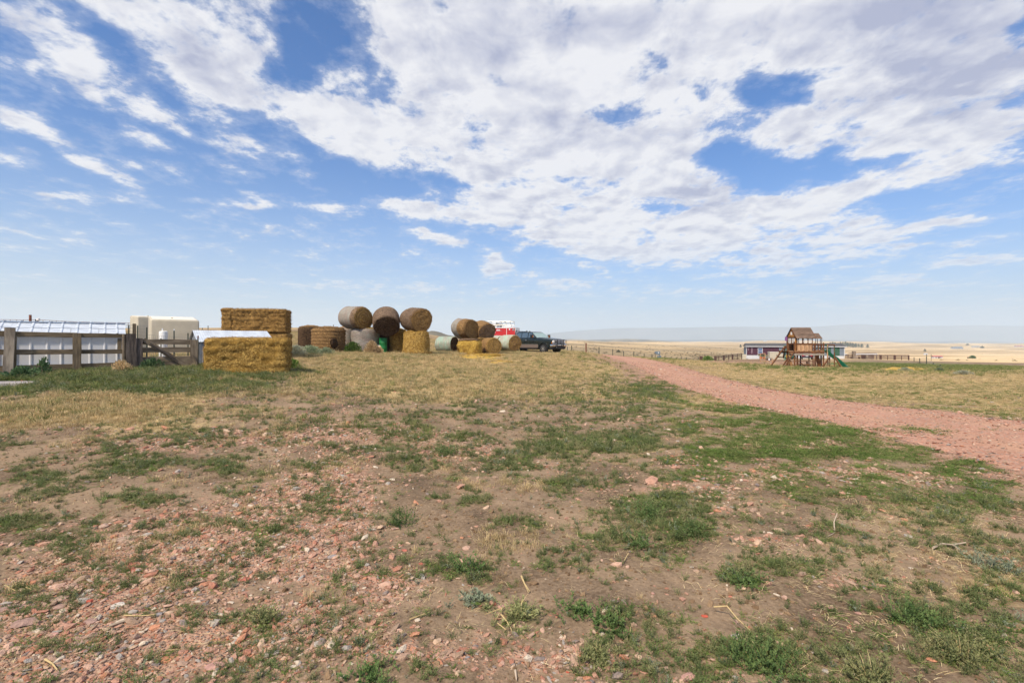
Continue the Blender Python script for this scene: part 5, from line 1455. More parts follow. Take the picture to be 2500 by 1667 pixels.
# big square bales
def square_bale(label, x, y, z0, rot, w, dep, h, mat, seed, n, layers=5, rough=.03, straw=None, L=.085):
    t = thing('square_bale', label, 'bale', (x, y, z0), rot, 'large rectangular bales')
    nu, nv = 120, 30
    per = 2 * (w + dep); s = np.linspace(0, per, nu, endpoint=False)
    def perim(q):
        q = q % per
        return np.where(q < w, 1, 0), q
    px_, py_, nx_, ny_ = [], [], [], []
    rc = .09
    for q in s:
        if q < w: a, b_ = q - w / 2, -dep / 2
        elif q < w + dep: a, b_ = w / 2, q - w - dep / 2
        elif q < 2 * w + dep: a, b_ = w / 2 - (q - w - dep), dep / 2
        else: a, b_ = -w / 2, dep / 2 - (q - 2 * w - dep)
        # round the corners
        ca, cb = max(-w / 2 + rc, min(w / 2 - rc, a)), max(-dep / 2 + rc, min(dep / 2 - rc, b_))
        dx_, dy_ = a - ca, b_ - cb; l = math.hypot(dx_, dy_) or 1
        px_.append(ca + dx_ / l * rc if l > 1e-6 else a); py_.append(cb + dy_ / l * rc if l > 1e-6 else b_); nx_.append(dx_ / l); ny_.append(dy_ / l)
    px_, py_, nx_, ny_ = map(np.array, (px_, py_, nx_, ny_))
    zs = np.linspace(0, h, nv)
    V = []
    for z in zs:
        f = z / h
        edge = -.05 * max(0, (abs(f - .5) - .44) / .06) ** 2
        ly = .028 * abs(math.sin(f * math.pi * layers)) ** .6
        nz = (fbm(px_ * 2.5 + seed, py_ * 2.5 + z * 3.1, 4, seed) - .5) * 2 * rough + (fbm(px_ * 9 + seed, py_ * 9 + z * 11, 3, seed + 2) - .5) * rough
        k = nz + ly + edge - .012
        V.append(np.stack([px_ + nx_ * k, py_ + ny_ * k, np.full(nu, z) + (fbm(px_ * 3 + seed, py_ * 3, 3, seed + 8) - .5) * .05 * (1 if f > .9 else .3)], -1))
    for f in (.94, .80, .45, .001):
        q = V[nv - 1] * 1.0; q = q * np.array([f, f, 1]); q[:, 2] = h + .02 * (1 - f) + (fbm(q[:, 0] * 4 + seed, q[:, 1] * 4, 4, seed + 8) - .5) * .07; V.append(q)
    V = np.vstack(V); nn_ = nv + 4
    i = np.arange(nn_ - 1)[:, None]; j = np.arange(nu)[None, :]; j2 = (j + 1) % nu
    Fq = np.stack([i * nu + j, i * nu + j2, (i + 1) * nu + j2, (i + 1) * nu + j], -1).reshape(-1, 4)
    link('body', mesh_np('body', V, Fq, mat, True), t)
    add_straw(strands(V, Fq, n, L, .0032, straw or mat, .35, seed, layer=(1, 1, .6)), t)
    EXCL.append((x, y, w * .42)); 
    return t
x, y = (608.5 - CX) / F * 14.75, 14.75; z0 = tz(x, 14.3) - .06
FB = square_bale('bright golden rectangular bale standing alone in front of the corrugated shed', x, y, z0, R(17), 2.18, .95, 1.6 + (833.5 - 826) / F * 14.3 - z0, H_GOLD, 3, 12000, 5, .06, L=.12)
SD = 21.2
zt = 1.6 + (833.5 - 754.0) / F * SD
zb = 1.6 + (833.5 - 812.5) / F * SD
def SX(px): return (px - CX) / F * SD
x, y = SX(624), SD + .6; g0 = tz(x, y)
square_bale('lower rectangular bale carrying the tall stack behind the corrugated shed', x, y, g0 - .05, R(14), 2.30, 1.1, zb - g0 + .05 - .02, H_MID, 5, 3500, 4, .035)
square_bale('long upper rectangular bale on the tall stack, weathered brown', x - .02, y, zb, R(13), 2.20, 1.1, zt - zb, H_MID, 7, 8000, 6, .08, L=.14)
x, y = SX(549), SD + .35; g0 = tz(x, y)
square_bale('lower left rectangular bale under the short end piece of the stack', x, y, g0 - .05, R(20), .42, 1.2, zb - g0 + .05 - .02, H_MID, 15, 900, 4, .04)
square_bale('short end bale at the left of the tall stack, split off by a dark cleft', x, y, zb, R(20), .42, 1.25, zt - zb + .03, H_MID, 17, 2200, 6, .06)

# green barrel with pale label
x, d = (935.5 - CX) / F * 30.0, 30.0; z0 = tz(x, d)
m_green = plain('barrel_green', (.012, .16, .045), .45, var=.12)
bar = thing('green_barrel', 'bright green drum between the middle standing bales', 'barrel', (x, d, z0))
hb = EYE - (825 - HY) / F * d - z0
MB().lathe([(.23, 0), (.24, .01), (.24, hb * .32), (.25, hb * .34), (.24, hb * .36), (.24, hb * .66), (.25, hb * .68), (.24, hb * .70), (.24, hb - .01), (.225, hb), (.22, hb - .02)], 28).part('drum', m_green, bar, True)
MB().box(-.13, .02, -.251, -.246, hb * .30, hb * .52).part('label_sheet', m_white, bar, loc=(-.09, .02, 0), rot=(0, 0, R(-16)))

# ------------------------------------------------------------------ dark green pickup
def paint(name, col, rough=.25, coat=.5, spec=.5, metal=0.0):
    m, g, bs = new_mat(name)
    n = g.noise(objco(g), 3.0, 5, .6)
    g.put(bs.inputs['Base Color'], g.mix(g.math('MULTIPLY', g.rng(n, .55, .8), .10), col, (.20, .16, .12)))
    g.put(bs.inputs['Roughness'], g.rng(n, .3, .7, rough, rough + .18)); bs.inputs['Specular IOR Level'].default_value = spec
    bs.inputs['Coat Weight'].default_value = coat; bs.inputs['Coat Roughness'].default_value = .08; bs.inputs['Metallic'].default_value = metal
    return m
m_pgreen = paint('green_paint', (.002, .008, .0075)); m_tan = paint('tan_paint', (.14, .105, .085), .4, .3)
m_redp = paint('red_paint', (.48, .012, .015), .35, .4); m_carred = paint('maroon_paint', (.11, .012, .025))
m_whitep = paint('white_paint', (.72, .73, .75), .35, .3)
m_glass, g, bs = new_mat('window_glass')
bs.inputs['Base Color'].default_value = (.07, .10, .12, 1); bs.inputs['Roughness'].default_value = .05; bs.inputs['Specular IOR Level'].default_value = .9; bs.inputs['Coat Weight'].default_value = 1
m_wglass, g, bs = new_mat('windscreen_glass')
bs.inputs['Base Color'].default_value = (.24, .36, .34, 1); bs.inputs['Roughness'].default_value = .05; bs.inputs['Specular IOR Level'].default_value = .9; bs.inputs['Coat Weight'].default_value = 1
m_chrome, g, bs = new_mat('chrome'); bs.inputs['Base Color'].default_value = (.6, .6, .62, 1); bs.inputs['Metallic'].default_value = 1; bs.inputs['Roughness'].default_value = .18
m_alloy = plain('alloy', (.45, .44, .42), .35, .8); m_lamp = plain('lamp_glass', (.75, .75, .72), .1, spec=.8); m_amber = plain('amber_lens', (.8, .25, .02), .2)
m_blackp = plain('black_plastic', (.02, .02, .022), .5); m_steelblue = plain('rack_steel', (.03, .05, .085), .5, .3); m_redl = plain('red_lens', (.5, .01, .02), .2)
def wheel(parent, x, y, z, Rr, W, side):
    w = link('wheel', None, parent, (x, y, z), (R(90), 0, 0))
    h = W / 2
    MB().lathe([(Rr * .62, -h), (Rr * .93, -h), (Rr, -h * .7), (Rr, h * .7), (Rr * .93, h), (Rr * .62, h)], 32).part('tyre', m_black, w, True)
    s = -1 if side < 0 else 1     # outward face along local z
    z1 = h * .98 * (-s); z0 = 0
    MB().lathe([(Rr * .60, min(z0, z1)), (Rr * .60, max(z0, z1))], 24).part('rim', m_dark, w)
    b = MB(); zo = z1
    for k in range(8):
        a = k * 6.2832 / 8; b.beam((Rr * .12 * math.cos(a), Rr * .12 * math.sin(a), zo), (Rr * .58 * math.cos(a), Rr * .58 * math.sin(a), zo), .07, .03, (0, 0, 1))
    b.lathe([(Rr * .20, zo - .02), (Rr * .2, zo + .02)], 16); b.lathe([(Rr * .62, zo - .025), (Rr * .54, zo + .012), (Rr * .54, zo - .02)], 28)
    b.part('spokes', m_alloy, w)
    return w
def arch(cx, cz, r, a0, a1, n=8):
    return [(cx + r * math.cos(R(a0 + (a1 - a0) * i / n)), cz + r * math.sin(R(a0 + (a1 - a0) * i / n))) for i in range(n + 1)]
tw = P3(1327, 863, 44.6); twz = tz(tw.x, tw.y)
HEAD = -44                      # heading: towards the right and the viewer
ch = Vector((math.cos(R(HEAD)), math.sin(R(HEAD)), 0)); cn = Vector((-math.sin(R(HEAD)), math.cos(R(HEAD)), 0))
# near front wheel is local (2.0, -0.85)
org = Vector((tw.x, tw.y, 0)) - ch * 2.0 - cn * -.85
truck = thing('pickup_truck', 'dark green pickup with tan lower sides and a grille guard beside the round bales', 'pickup truck', (org.x, org.y, EYE - (863 - HY) / F * 44.6), R(HEAD), scale=1.06)
EXCL.append((org.x + 1, org.y - 1, 1.6)); EXCL.append((tw.x, tw.y, .6))
GZ = .50
lower = [(-3.0, .62), (-2.55, .58)] + arch(-2.0, .42, .50, 165, 15)[0:] + [(-1.4, .50), (1.42, .50)] + arch(2.0, .42, .50, 170, 10) + [(2.62, .55), (2.88, .60), (2.92, 1.10), (2.86, 1.22), (1.25, 1.34), (1.15, 1.36), (-1.40, 1.36), (-1.42, 1.36), (-3.0, 1.36)]
MB().prism(lower, -.97, .97).part('body', m_pgreen, truck, True, .045, 2)
# bonnet crown
b = MB(); b.v = [Vector(p) for p in [(2.85, -.80, 1.19), (2.85, .80, 1.19), (1.2, .82, 1.33), (1.2, -.82, 1.33), (2.70, -.62, 1.28), (2.70, .62, 1.28), (1.25, .70, 1.42), (1.25, -.70, 1.42)]]
b.f = [(0, 1, 5, 4), (1, 2, 6, 5), (2, 3, 7, 6), (3, 0, 4, 7), (4, 5, 6, 7), (3, 2, 1, 0)]; b.part('bonnet', m_pgreen, truck, True, .02, 2)
for s in (-1, 1):
    MB().prism([(-1.42, .50), (1.40, .50), (1.40, .78), (-1.42, .78)], s * .972 - .008, s * .972 + .008).part('lower_panel', m_tan, truck)
    MB().prism(arch(2.0, .42, .60, 172, 8, 12) + list(reversed(arch(2.0, .42, .50, 172, 8, 12))), s * .985 - .03, s * .985 + .03).part('wheel_arch', m_pgreen, truck, False, .008)
    MB().beam((-1.3, s * .98, .44), (1.3, s * .98, .44), .05, .14).part('running_board', m_black, truck)
    MB().beam((-1.40, s * .982, .795), (1.40, s * .982, .795), .03, .012).part('trim_strip', m_chrome, truck)
# cab
gw, tw_ = .93, .74
def cab_pt(x, z, s): f = (z - 1.34) / (1.93 - 1.34); return Vector((x, s * (gw + (tw_ - gw) * f), z))
prof = [(1.22, 1.34), (.50, 1.86), (.30, 1.93), (-1.10, 1.93), (-1.30, 1.86), (-1.40, 1.34)]
b = MB()
for s in (-1, 1): b.v += [cab_pt(x, z, s) for x, z in prof]
n = len(prof); b.f = [tuple(range(n)), tuple(reversed(range(n, 2 * n)))] + [(i, n + i, n + (i + 1) % n, (i + 1) % n) for i in range(n)]
b.part('cab', m_pgreen, truck, True, .035, 2)
def pane(name, pts, mat, off=.012):
    pts = [Vector(p) for p in pts]; nrm = (pts[1] - pts[0]).cross(pts[2] - pts[1]).normalized(); c = sum(pts, Vector()) / len(pts)
    if nrm.dot(c - Vector((0, 0, 1.4))) < 0: nrm = -nrm
    b = MB(); k = len(pts); b.v = [p + nrm * off for p in pts] + [p - nrm * .02 for p in pts]
    b.f = [tuple(range(k)), tuple(reversed(range(k, 2 * k)))] + [(i, k + i, k + (i + 1) % k, (i + 1) % k) for i in range(k)]
    return b.part(name, mat, truck)
pane('windscreen', [cab_pt(1.16, 1.385, -1) * 1 + Vector((0, .07, 0)), cab_pt(1.16, 1.385, 1) - Vector((0, .07, 0)), cab_pt(.54, 1.83, 1) - Vector((0, .06, 0)), cab_pt(.54, 1.83, -1) + Vector((0, .06, 0))], m_wglass)
pane('rear_window', [cab_pt(-1.395, 1.42, -1) + Vector((0, .1, 0)), cab_pt(-1.395, 1.42, 1) - Vector((0, .1, 0)), cab_pt(-1.32, 1.80, 1) - Vector((0, .1, 0)), cab_pt(-1.32, 1.80, -1) + Vector((0, .1, 0))], m_glass)
for s in (-1, 1):
    pane('side_window', [cab_pt(1.02, 1.39, s), cab_pt(.20, 1.39, s), cab_pt(.20, 1.83, s), cab_pt(.48, 1.83, s)], m_glass)
    pane('side_window', [cab_pt(.10, 1.39, s), cab_pt(-.62, 1.39, s), cab_pt(-.62, 1.83, s), cab_pt(.10, 1.83, s)], m_glass)
    pane('side_window', [cab_pt(-.70, 1.39, s), cab_pt(-1.30, 1.39, s), cab_pt(-1.22, 1.83, s), cab_pt(-.70, 1.83, s)], m_glass)
    for x in (.15, -.66):
        MB().box(x - .008, x + .008, -.006, .006, .80, 1.34).part('door_gap', m_dark, truck, loc=(0, s * .975, 0))
    MB().box(-.12, .06, -.02, .02, 1.14, 1.19).part('door_handle', m_chrome, truck, loc=(0, s * .985, 0), bevel=.008)
    MB().box(-.86, -.70, -.02, .02, 1.14, 1.19).part('door_handle', m_chrome, truck, loc=(0, s * .985, 0), bevel=.008)
    mr = MB().box(.78, .92, s * 1.06, s * 1.32, 1.36, 1.66).part('mirror', m_blackp, truck, True, .03, 2)
    MB().box(.925, .935, s * 1.08, s * 1.14, 1.42, 1.60).part('marker', m_amber, mr)
    MB().beam((.85, s * .92, 1.42), (.85, s * 1.10, 1.46), .04, .04).part('arm', m_blackp, mr)
    MB().box(2.82, 2.955, s * .56, s * .88, .88, 1.12).part('headlight', m_lamp, truck, True, .02, 2)
    MB().box(2.80, 2.935, s * .87, s * .95, .86, 1.0).part('indicator', m_amber, truck, False, .01)
    MB().box(2.88, 3.02, s * .30, s * .42, .50, .60).part('fog_lamp', m_lamp, truck, True, .02)
MB().box(2.84, 2.95, -.54, .54, .84, 1.16).part('grille', m_blackp, truck)
for k in range(3): MB().beam((2.96, -.53, .90 + .10 * k), (2.96, .53, .90 + .10 * k), .04, .02).part('grille_bar', m_chrome, truck)
MB().prism([(2.75, .56), (3.02, .60), (3.04, .80), (2.75, .80)], -.98, .98).part('bumper', m_chrome, truck, True, .03, 2)
MB().prism([(2.55, .36), (2.96, .40), (3.0, .60), (2.6, .58)], -.92, .92).part('air_dam', m_blackp, truck, False, .02)
gd = link('grille_guard', None, truck)
for s in (-1, 1):
    MB().beam((3.10, s * .42, .36), (3.12, s * .42, 1.22), .07, .05, (1, 0, 0)).part('upright', m_blackp, gd, False, .01)
    MB().tube([(3.10, s * .42, 1.18), (3.10, s * .90, 1.15), (3.02, s * .98, 1.05), (3.02, s * .98, .84), (3.08, s * .42, .82)], .024, 8).part('lamp_hoop', m_chrome, gd, True)
for z in (.86, 1.0, 1.18): MB().tube([(3.11, -.42, z), (3.11, .42, z)], .022, 8).part('cross_bar', m_chrome if z > .9 else m_blackp, gd, True)
MB().box(3.06, 3.10, -.42, .42, .44, .66).part('brush_plate', m_blackp, gd)
for x in (2.0, -2.0):
    for s in (-1, 1): wheel(truck, x, s * .87, .42, .42, .28, s)
MB().box(-2.95, 2.5, -.5, .5, .34, .52).part('chassis', m_black, truck)
# headache rack, roof lamp, bed rail
rk = link('headache_rack', None, truck)
for s in (-1, 1): MB().beam((-1.52, s * .80, 1.34), (-1.47, s * .74, 2.08), .07, .07, (1, 0, 0)).part('upright', m_steelblue, rk)
for z in (1.55, 1.78, 1.98): MB().beam((-1.50, -.76, z), (-1.50, .76, z), .05, .05).part('bar', m_steelblue, rk)
MB().lathe([(.05, 1.93), (.05, 2.0), (.0, 2.03)], 10).part('roof_light', m_blackp, truck, loc=(-.35, -.1, 0))
MB().tube([(1.2, .7, 1.3), (1.15, .75, 2.15)], .004, 4).part('aerial', m_wire, truck)
MB().box(-3.02, -2.98, -.90, .90, .70, 1.36).part('tailgate', m_pgreen, truck, False, .01)

# ------------------------------------------------------------------ red and white service truck behind the bales
rp = P3(1222, 833, 56); rz_ = tz(rp.x, 56)
rt = thing('service_truck', 'red and white utility truck with a roof rack rising behind the round bales', 'truck', (rp.x, rp.y, rz_), R(-14))
def rx(px): return (px - 1222) / F * 56 / math.cos(R(14))
def rzz(py): return EYE - (py - HY) / F * 56 - rz_
zt_ = rzz(801); 
MB().box(rx(1196), rx(1257.5), 0, 2.1, .75, zt_).part('box_body', m_redp, rt, False, .015)
MB().box(rx(1194), rx(1258.5), -.03, 2.13, zt_, zt_ + .07).part('top_rim', m_whitep, rt, False, .01)
MB().box(rx(1257.6), rx(1258.6), -.02, 2.12, .75, zt_ + .02).part('corner_post', m_whitep, rt)
MB().box(rx(1236.3), rx(1237.3), -.02, 0, .8, zt_).part('door_seam', m_whitep, rt)
for k in range(3): MB().box(rx(1201), rx(1209.5), -.03, 0, zt_ - .16 - k * .2, zt_ - .05 - k * .2).part('white_stripe', m_whitep, rt)
for k, (z0, z1) in enumerate([(zt_ - .21, zt_ - .14), (zt_ - .31, zt_ - .25)]): MB().box(rx(1212), rx(1221), -.03, 0, z0, z1).part('vent', m_whitep, rt)
b_ = MB().lathe([(.085, 0), (.085, .02)], 18).part('emblem', m_whitep, rt, loc=(rx(1244), -.005, rzz(804)), rot=(R(90), 0, 0)); 
MB().box(rx(1251), rx(1256), -.02, 0, rzz(807), rzz(802.4)).part('decal', m_alloy, rt)
for px in (1223, 1239): MB().box(rx(px), rx(px + 2), -.05, 0, zt_ - .32, zt_ - .28).part('latch', m_chrome, rt)
MB().box(rx(1197), rx(1218), .4, 1.9, zt_ + .05, zt_ + .62).part('equipment_box', m_whitep, rt, False, .03)
for k in range(4): MB().box(rx(1199 + k * 2.2), rx(1200.4 + k * 2.2), .385, .40, zt_ + .18, zt_ + .34).part('louvre', m_dark, rt)
MB().prism([(rx(1222), zt_ + .05), (rx(1250), zt_ + .05), (rx(1246), zt_ + .30), (rx(1224), zt_ + .40)], .5, 1.9).part('canopy', m_whitep, rt, True, .05, 2)
MB().box(rx(1209), rx(1218), .2, .24, zt_ + .28, zt_ + .62).part('mesh_panel', m_wire, rt)
rr_ = link('roof_rack', None, rt)
zA, zB = rzz(784), rzz(793)
for y in (.1, 2.0):
    for z in (zA, zB): MB().tube([(rx(1189), y, z), (rx(1246), y, z)], .03, 6).part('rail', m_alloy, rr_)
    for px in (1189, 1200, 1212, 1224, 1235, 1246): MB().tube([(rx(px), y, zB), (rx(px), y, zA)], .02, 6).part('stanchion', m_alloy, rr_)
    MB().tube([(rx(1189), y, zA), (rx(1200), y, zB)], .018, 6).part('strut', m_alloy, rr_); MB().tube([(rx(1224), y, zA), (rx(1235), y, zB)], .018, 6).part('strut', m_alloy, rr_); MB().tube([(rx(1246), y, zA), (rx(1235), y, zB)], .018, 6).part('strut', m_alloy, rr_)
for px in (1189, 1212, 1224, 1246): MB().tube([(rx(px), .1, zA), (rx(px), 2.0, zA)], .02, 6).part('cross_tube', m_alloy, rr_)
for px in (1223, 1248): MB().tube([(rx(px), .1, zt_), (rx(px), .1, zB), (rx(px - 3), .1, zB + .02)], .028, 6).part('leg', m_alloy, rr_)
MB().box(rx(1196), rx(1222), .4, 1.6, zB - .03, zB).part('deck', m_wire, rr_)
MB().prism([(rx(1170), .6), (rx(1194), .6), (rx(1194), 2.2), (rx(1182), 2.15), (rx(1176), 1.45), (rx(1170), 1.35)], .1, 2.0).part('cab', m_whitep, rt, False, .04)
for px in (1180, 1240):
    for s, y in ((-1, .15), (1, 1.95)): wheel(rt, rx(px), y, .42, .42, .28, s)

# ------------------------------------------------------------------ playset
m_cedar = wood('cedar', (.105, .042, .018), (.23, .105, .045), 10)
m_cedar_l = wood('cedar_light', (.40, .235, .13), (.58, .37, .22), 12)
m_cedar_o = wood('cedar_orange', (.46, .19, .035), (.62, .29, .065), 10)
m_fascia = wood('grey_deck_board', (.30, .255, .21), (.42, .37, .31), 10)
m_shingle = wood('roof_board', (.115, .075, .055), (.235, .165, .125), 12)
m_slide = plain('slide_plastic', (.005, .10, .055), .35, var=.1); m_rope = plain('green_rope', (.02, .22, .15), .6); m_dblue = plain('dark_frame', (.035, .03, .05), .6)
m_wframe = plain('white_frame', (.78, .78, .78), .5, var=.03)
PD = 42.0; S_ = PD / F
pz = EYE - (895 - HY) * S_
ps = thing('playset', 'wooden play tower with gabled house, deck, ladder, swing frame and green slide', 'playset', ((1950 - CX) * S_, PD, pz))
EXCL.append(((1965 - CX) * S_, PD + .8, 1.9))
def X(px): return (px - 1950) * S_
def Z(py): return (895 - py) * S_
def pb(name, a, b_, w, t, mat=m_cedar, up=(0, 0, 1), wob=.0, parent=None, label=None): return board(name, a, b_, w, t, mat, parent or ps, up, wob, label)
def T(px, py, y):
    """photo point at depth y of the playset frame -> local point"""
    k = (PD + y) / F
    return ((px - CX) * k - ps.location.x, y, EYE - (py - HY) * k - pz)
def vpost(px, top, bot, w, y, mat=m_cedar, d=None):
    a, b_ = T(px, bot, y), T(px, top, y)
    return pb('post', (b_[0], y, min(a[2], 0) - .12), b_, w * S_ * .8, d or w * S_ * .45, mat, (1, 0, 0))
DP = 1.5        # deck depth
# posts: front row, back row
for px, top, bot, w in [(1940, 834, 899, 4.2), (1989.5, 837, 897, 3.2), (2010.6, 836.5, 897, 3.2), (1945.5, 860, 897, 2.6), (1985, 862, 897, 3.0)]:
    vpost(px, top, bot, w, 0)
for px, top, bot, w in [(1922.5, 822, 896, 4.0), (1948, 862, 893, 2.4), (1975, 862, 893, 2.6), (1999, 840, 893, 2.4), (2005, 840, 893, 2.2)]:
    vpost(px, top, bot, w, DP)
vpost(1922.3, 835, 896, 4.4, .35)
# deck: joists + boards + grey fascia
pb('rim_joist', (X(1925), -.02, Z(860)), (X(2012), -.02, Z(860)), .17, .05); pb('rim_joist', (X(1925), DP, Z(860)), (X(2012), DP, Z(860)), .17, .05)
pb('fascia', (X(1933.8), -.08, Z(865)), (X(1973), -.08, Z(865.2)), .13, .04, m_fascia); pb('fascia', (X(1973.2), -.08, Z(865.2)), (X(2011.4), -.08, Z(865.4)), .13, .04, m_fascia)
for k in range(22):
    x_ = X(1925) + k * (X(2012) - X(1925)) / 21; pb('deck_board', (x_, -.05, Z(857)), (x_, DP + .05, Z(857)), .03, .125, m_cedar_l if k % 3 else m_cedar)
# house walls
xl, xr, yf, yb = X(1943.6), X(1983.8), .02, 1.28
for k in range(15):                                    # light tongue boards of the front panel
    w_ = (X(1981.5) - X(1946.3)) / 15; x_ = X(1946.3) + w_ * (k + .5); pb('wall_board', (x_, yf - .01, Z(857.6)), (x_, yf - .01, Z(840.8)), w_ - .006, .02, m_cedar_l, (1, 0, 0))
pb('sill_rail', (xl, yf - .03, Z(839.3)), (xr, yf - .03, Z(839.3)), .10, .06); pb('head_rail', (xl, yf - .03, Z(824.3)), (xr, yf - .03, Z(824.3)), .08, .06)
pb('base_rail', (xl, yf - .03, Z(859)), (xr, yf - .03, Z(859)), .08, .06)
for px in (1944.8, 1959.6, 1972.8, 1983): pb('mullion', (X(px), yf, Z(839)), (X(px), yf, Z(824)), .10 if px < 1983 else .08, .05, m_cedar, (1, 0, 0))
for px in (1944.8, 1983): pb('corner_board', (X(px), yf - .02, Z(858)), (X(px), yf - .02, Z(840)), .10, .05, m_cedar, (1, 0, 0))
def house_window(x0, x1, z0, z1, y, parent=ps, rot=False):
    w = link('window', None, parent)
    P_ = (lambda a, z: (y, a, z)) if rot else (lambda a, z: (a, y, z))
    for a, c in ((x0, x0), (x1, x1), ((x0 + x1) / 2 - (x1 - x0) / 6, (x0 + x1) / 2 - (x1 - x0) / 6), ((x0 + x1) / 2 + (x1 - x0) / 6, (x0 + x1) / 2 + (x1 - x0) / 6)):
        MB().beam(P_(a, z0), P_(c, z1), .026, .026, (1, 0, 0)).part('glazing_bar', m_wframe, w)
    for z in (z0, (z0 + z1) / 2, z1): MB().beam(P_(x0, z), P_(x1, z), .026, .026).part('glazing_bar', m_wframe, w)
    return w
house_window(X(1948.2), X(1957.4), Z(836.6), Z(825.5), yf - .03)
house_window(X(1962), X(1970.6), Z(836.6), Z(825.5), yf - .03)
house_window(X(1974.2), X(1981.2), Z(836.6), Z(825.8), yf - .03)
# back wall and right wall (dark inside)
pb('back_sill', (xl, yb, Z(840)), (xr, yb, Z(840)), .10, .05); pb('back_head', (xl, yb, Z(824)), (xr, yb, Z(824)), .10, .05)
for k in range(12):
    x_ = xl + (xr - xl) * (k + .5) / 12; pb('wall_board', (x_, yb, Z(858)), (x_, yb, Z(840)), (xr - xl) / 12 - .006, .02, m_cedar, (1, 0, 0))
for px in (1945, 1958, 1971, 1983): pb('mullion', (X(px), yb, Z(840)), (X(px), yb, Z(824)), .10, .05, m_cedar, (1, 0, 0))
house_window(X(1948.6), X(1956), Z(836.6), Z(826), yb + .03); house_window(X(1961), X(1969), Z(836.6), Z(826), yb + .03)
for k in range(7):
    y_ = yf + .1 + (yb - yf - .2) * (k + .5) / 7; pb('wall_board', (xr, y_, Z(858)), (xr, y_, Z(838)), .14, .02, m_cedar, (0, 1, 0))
# left gable end (faces the viewer's left)
pb('end_rail', (xl, yf, Z(839.5)), (xl, yb, Z(839.5)), .10, .05); pb('end_rail', (xl, yf, Z(823.5)), (xl, yb, Z(823.5)), .10, .05)
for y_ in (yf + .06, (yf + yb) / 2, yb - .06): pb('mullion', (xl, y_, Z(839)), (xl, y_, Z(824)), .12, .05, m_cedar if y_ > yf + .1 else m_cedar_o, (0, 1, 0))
house_window(yf + .18, (yf + yb) / 2 - .12, Z(836.6), Z(826), xl - .03, rot=True); house_window((yf + yb) / 2 + .12, yb - .16, Z(836.6), Z(826), xl - .03, rot=True)
pb('door_board', (xl - .02, yf + .14, Z(857.5)), (xl - .02, yf + .14, Z(841)), .26, .03, m_cedar_o, (0, 1, 0))
pb('door_board', (xl - .02, yb - .12, Z(857.5)), (xl - .02, yb - .12, Z(841)), .22, .03, m_cedar, (0, 1, 0))
ym = (yf + yb) / 2; zr, ze = Z(800.5) , Z(823)
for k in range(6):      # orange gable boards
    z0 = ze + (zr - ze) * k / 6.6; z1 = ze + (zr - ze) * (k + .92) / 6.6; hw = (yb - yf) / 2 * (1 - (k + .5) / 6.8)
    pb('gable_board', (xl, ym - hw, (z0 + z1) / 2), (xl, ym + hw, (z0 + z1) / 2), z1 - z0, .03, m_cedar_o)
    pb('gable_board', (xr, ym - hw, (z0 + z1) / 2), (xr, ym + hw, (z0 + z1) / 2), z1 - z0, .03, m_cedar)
house_window(ym - .10, ym + .10, Z(817), Z(810), xl - .035, rot=True)
# main roof boards
def gable_roof(x0, x1, ym, half, ze, zr, n, oh):
    for s in (-1, 1):
        for k in range(n):
            f0 = -oh + (1 + oh) * k / n; f1 = -oh + (1 + oh) * (k + 1.12) / n
            y0, y1 = ym + s * half * (1 - f0), ym + s * half * (1 - min(f1, 1)); z0, z1 = ze + (zr - ze) * f0, ze + (zr - ze) * min(f1, 1)
            c0 = Vector((0, (y0 + y1) / 2, (z0 + z1) / 2 + .012)); sl = Vector((0, y1 - y0, z1 - z0)); w = sl.length; nrm = Vector((0, s * (zr - ze), half)).normalized()
            o = pb('roof_board', (x0, c0.y, c0.z), (x1, c0.y, c0.z), .022, w, m_shingle, tuple(nrm))
            o.rotation_euler = o.matrix_basis.to_euler(); 
gable_roof(X(1943.6) - .07, X(1983.8) + .22, ym, .72, Z(823.5), Z(799.5), 9, .10)
for s in (-1, 1):
    for x_ in (X(1943.6) - .08, X(1983.8) + .21): pb('barge_board', (x_, ym + s * .80, Z(825.8)), (x_, ym, Z(801)), .09, .03, m_dblue if s > 0 and x_ < 0 else m_cedar)
gable_roof(X(1990) - .05, X(2009.4) + .05, ym + .05, .52, Z(826), Z(813.5), 6, .08)
for px, y_ in ((1995.7, .62), (2006, .62), (1991.5, 1.1), (2003, 1.15)): vpost(px, 826, 858, 1.5, y_, m_dblue)
# deck railing right of the house
for a in ((1985, 2011), ):
    pb('hand_rail', T(1984, 840.3, -.03), T(2036.5, 841.6, -.03), .09, .07)
    pb('lower_rail', T(1986, 855, 0), T(2010, 855.5, 0), .08, .04)
for px in (1987.5, 2005.8, 1998.5): pb('baluster', T(px, 857, 0), T(px, 841, 0), .08, .03, m_cedar, (1, 0, 0))
pb('hand_rail', T(1985, 841, DP), T(2012, 841, DP), .09, .05)
for k in range(6): pb('climb_slat', T(1991.5, 851 + k * 1.6 - 1, .9), T(1996.5, 851 + k * 1.6 - 1, .9), .025, .03, m_wframe)
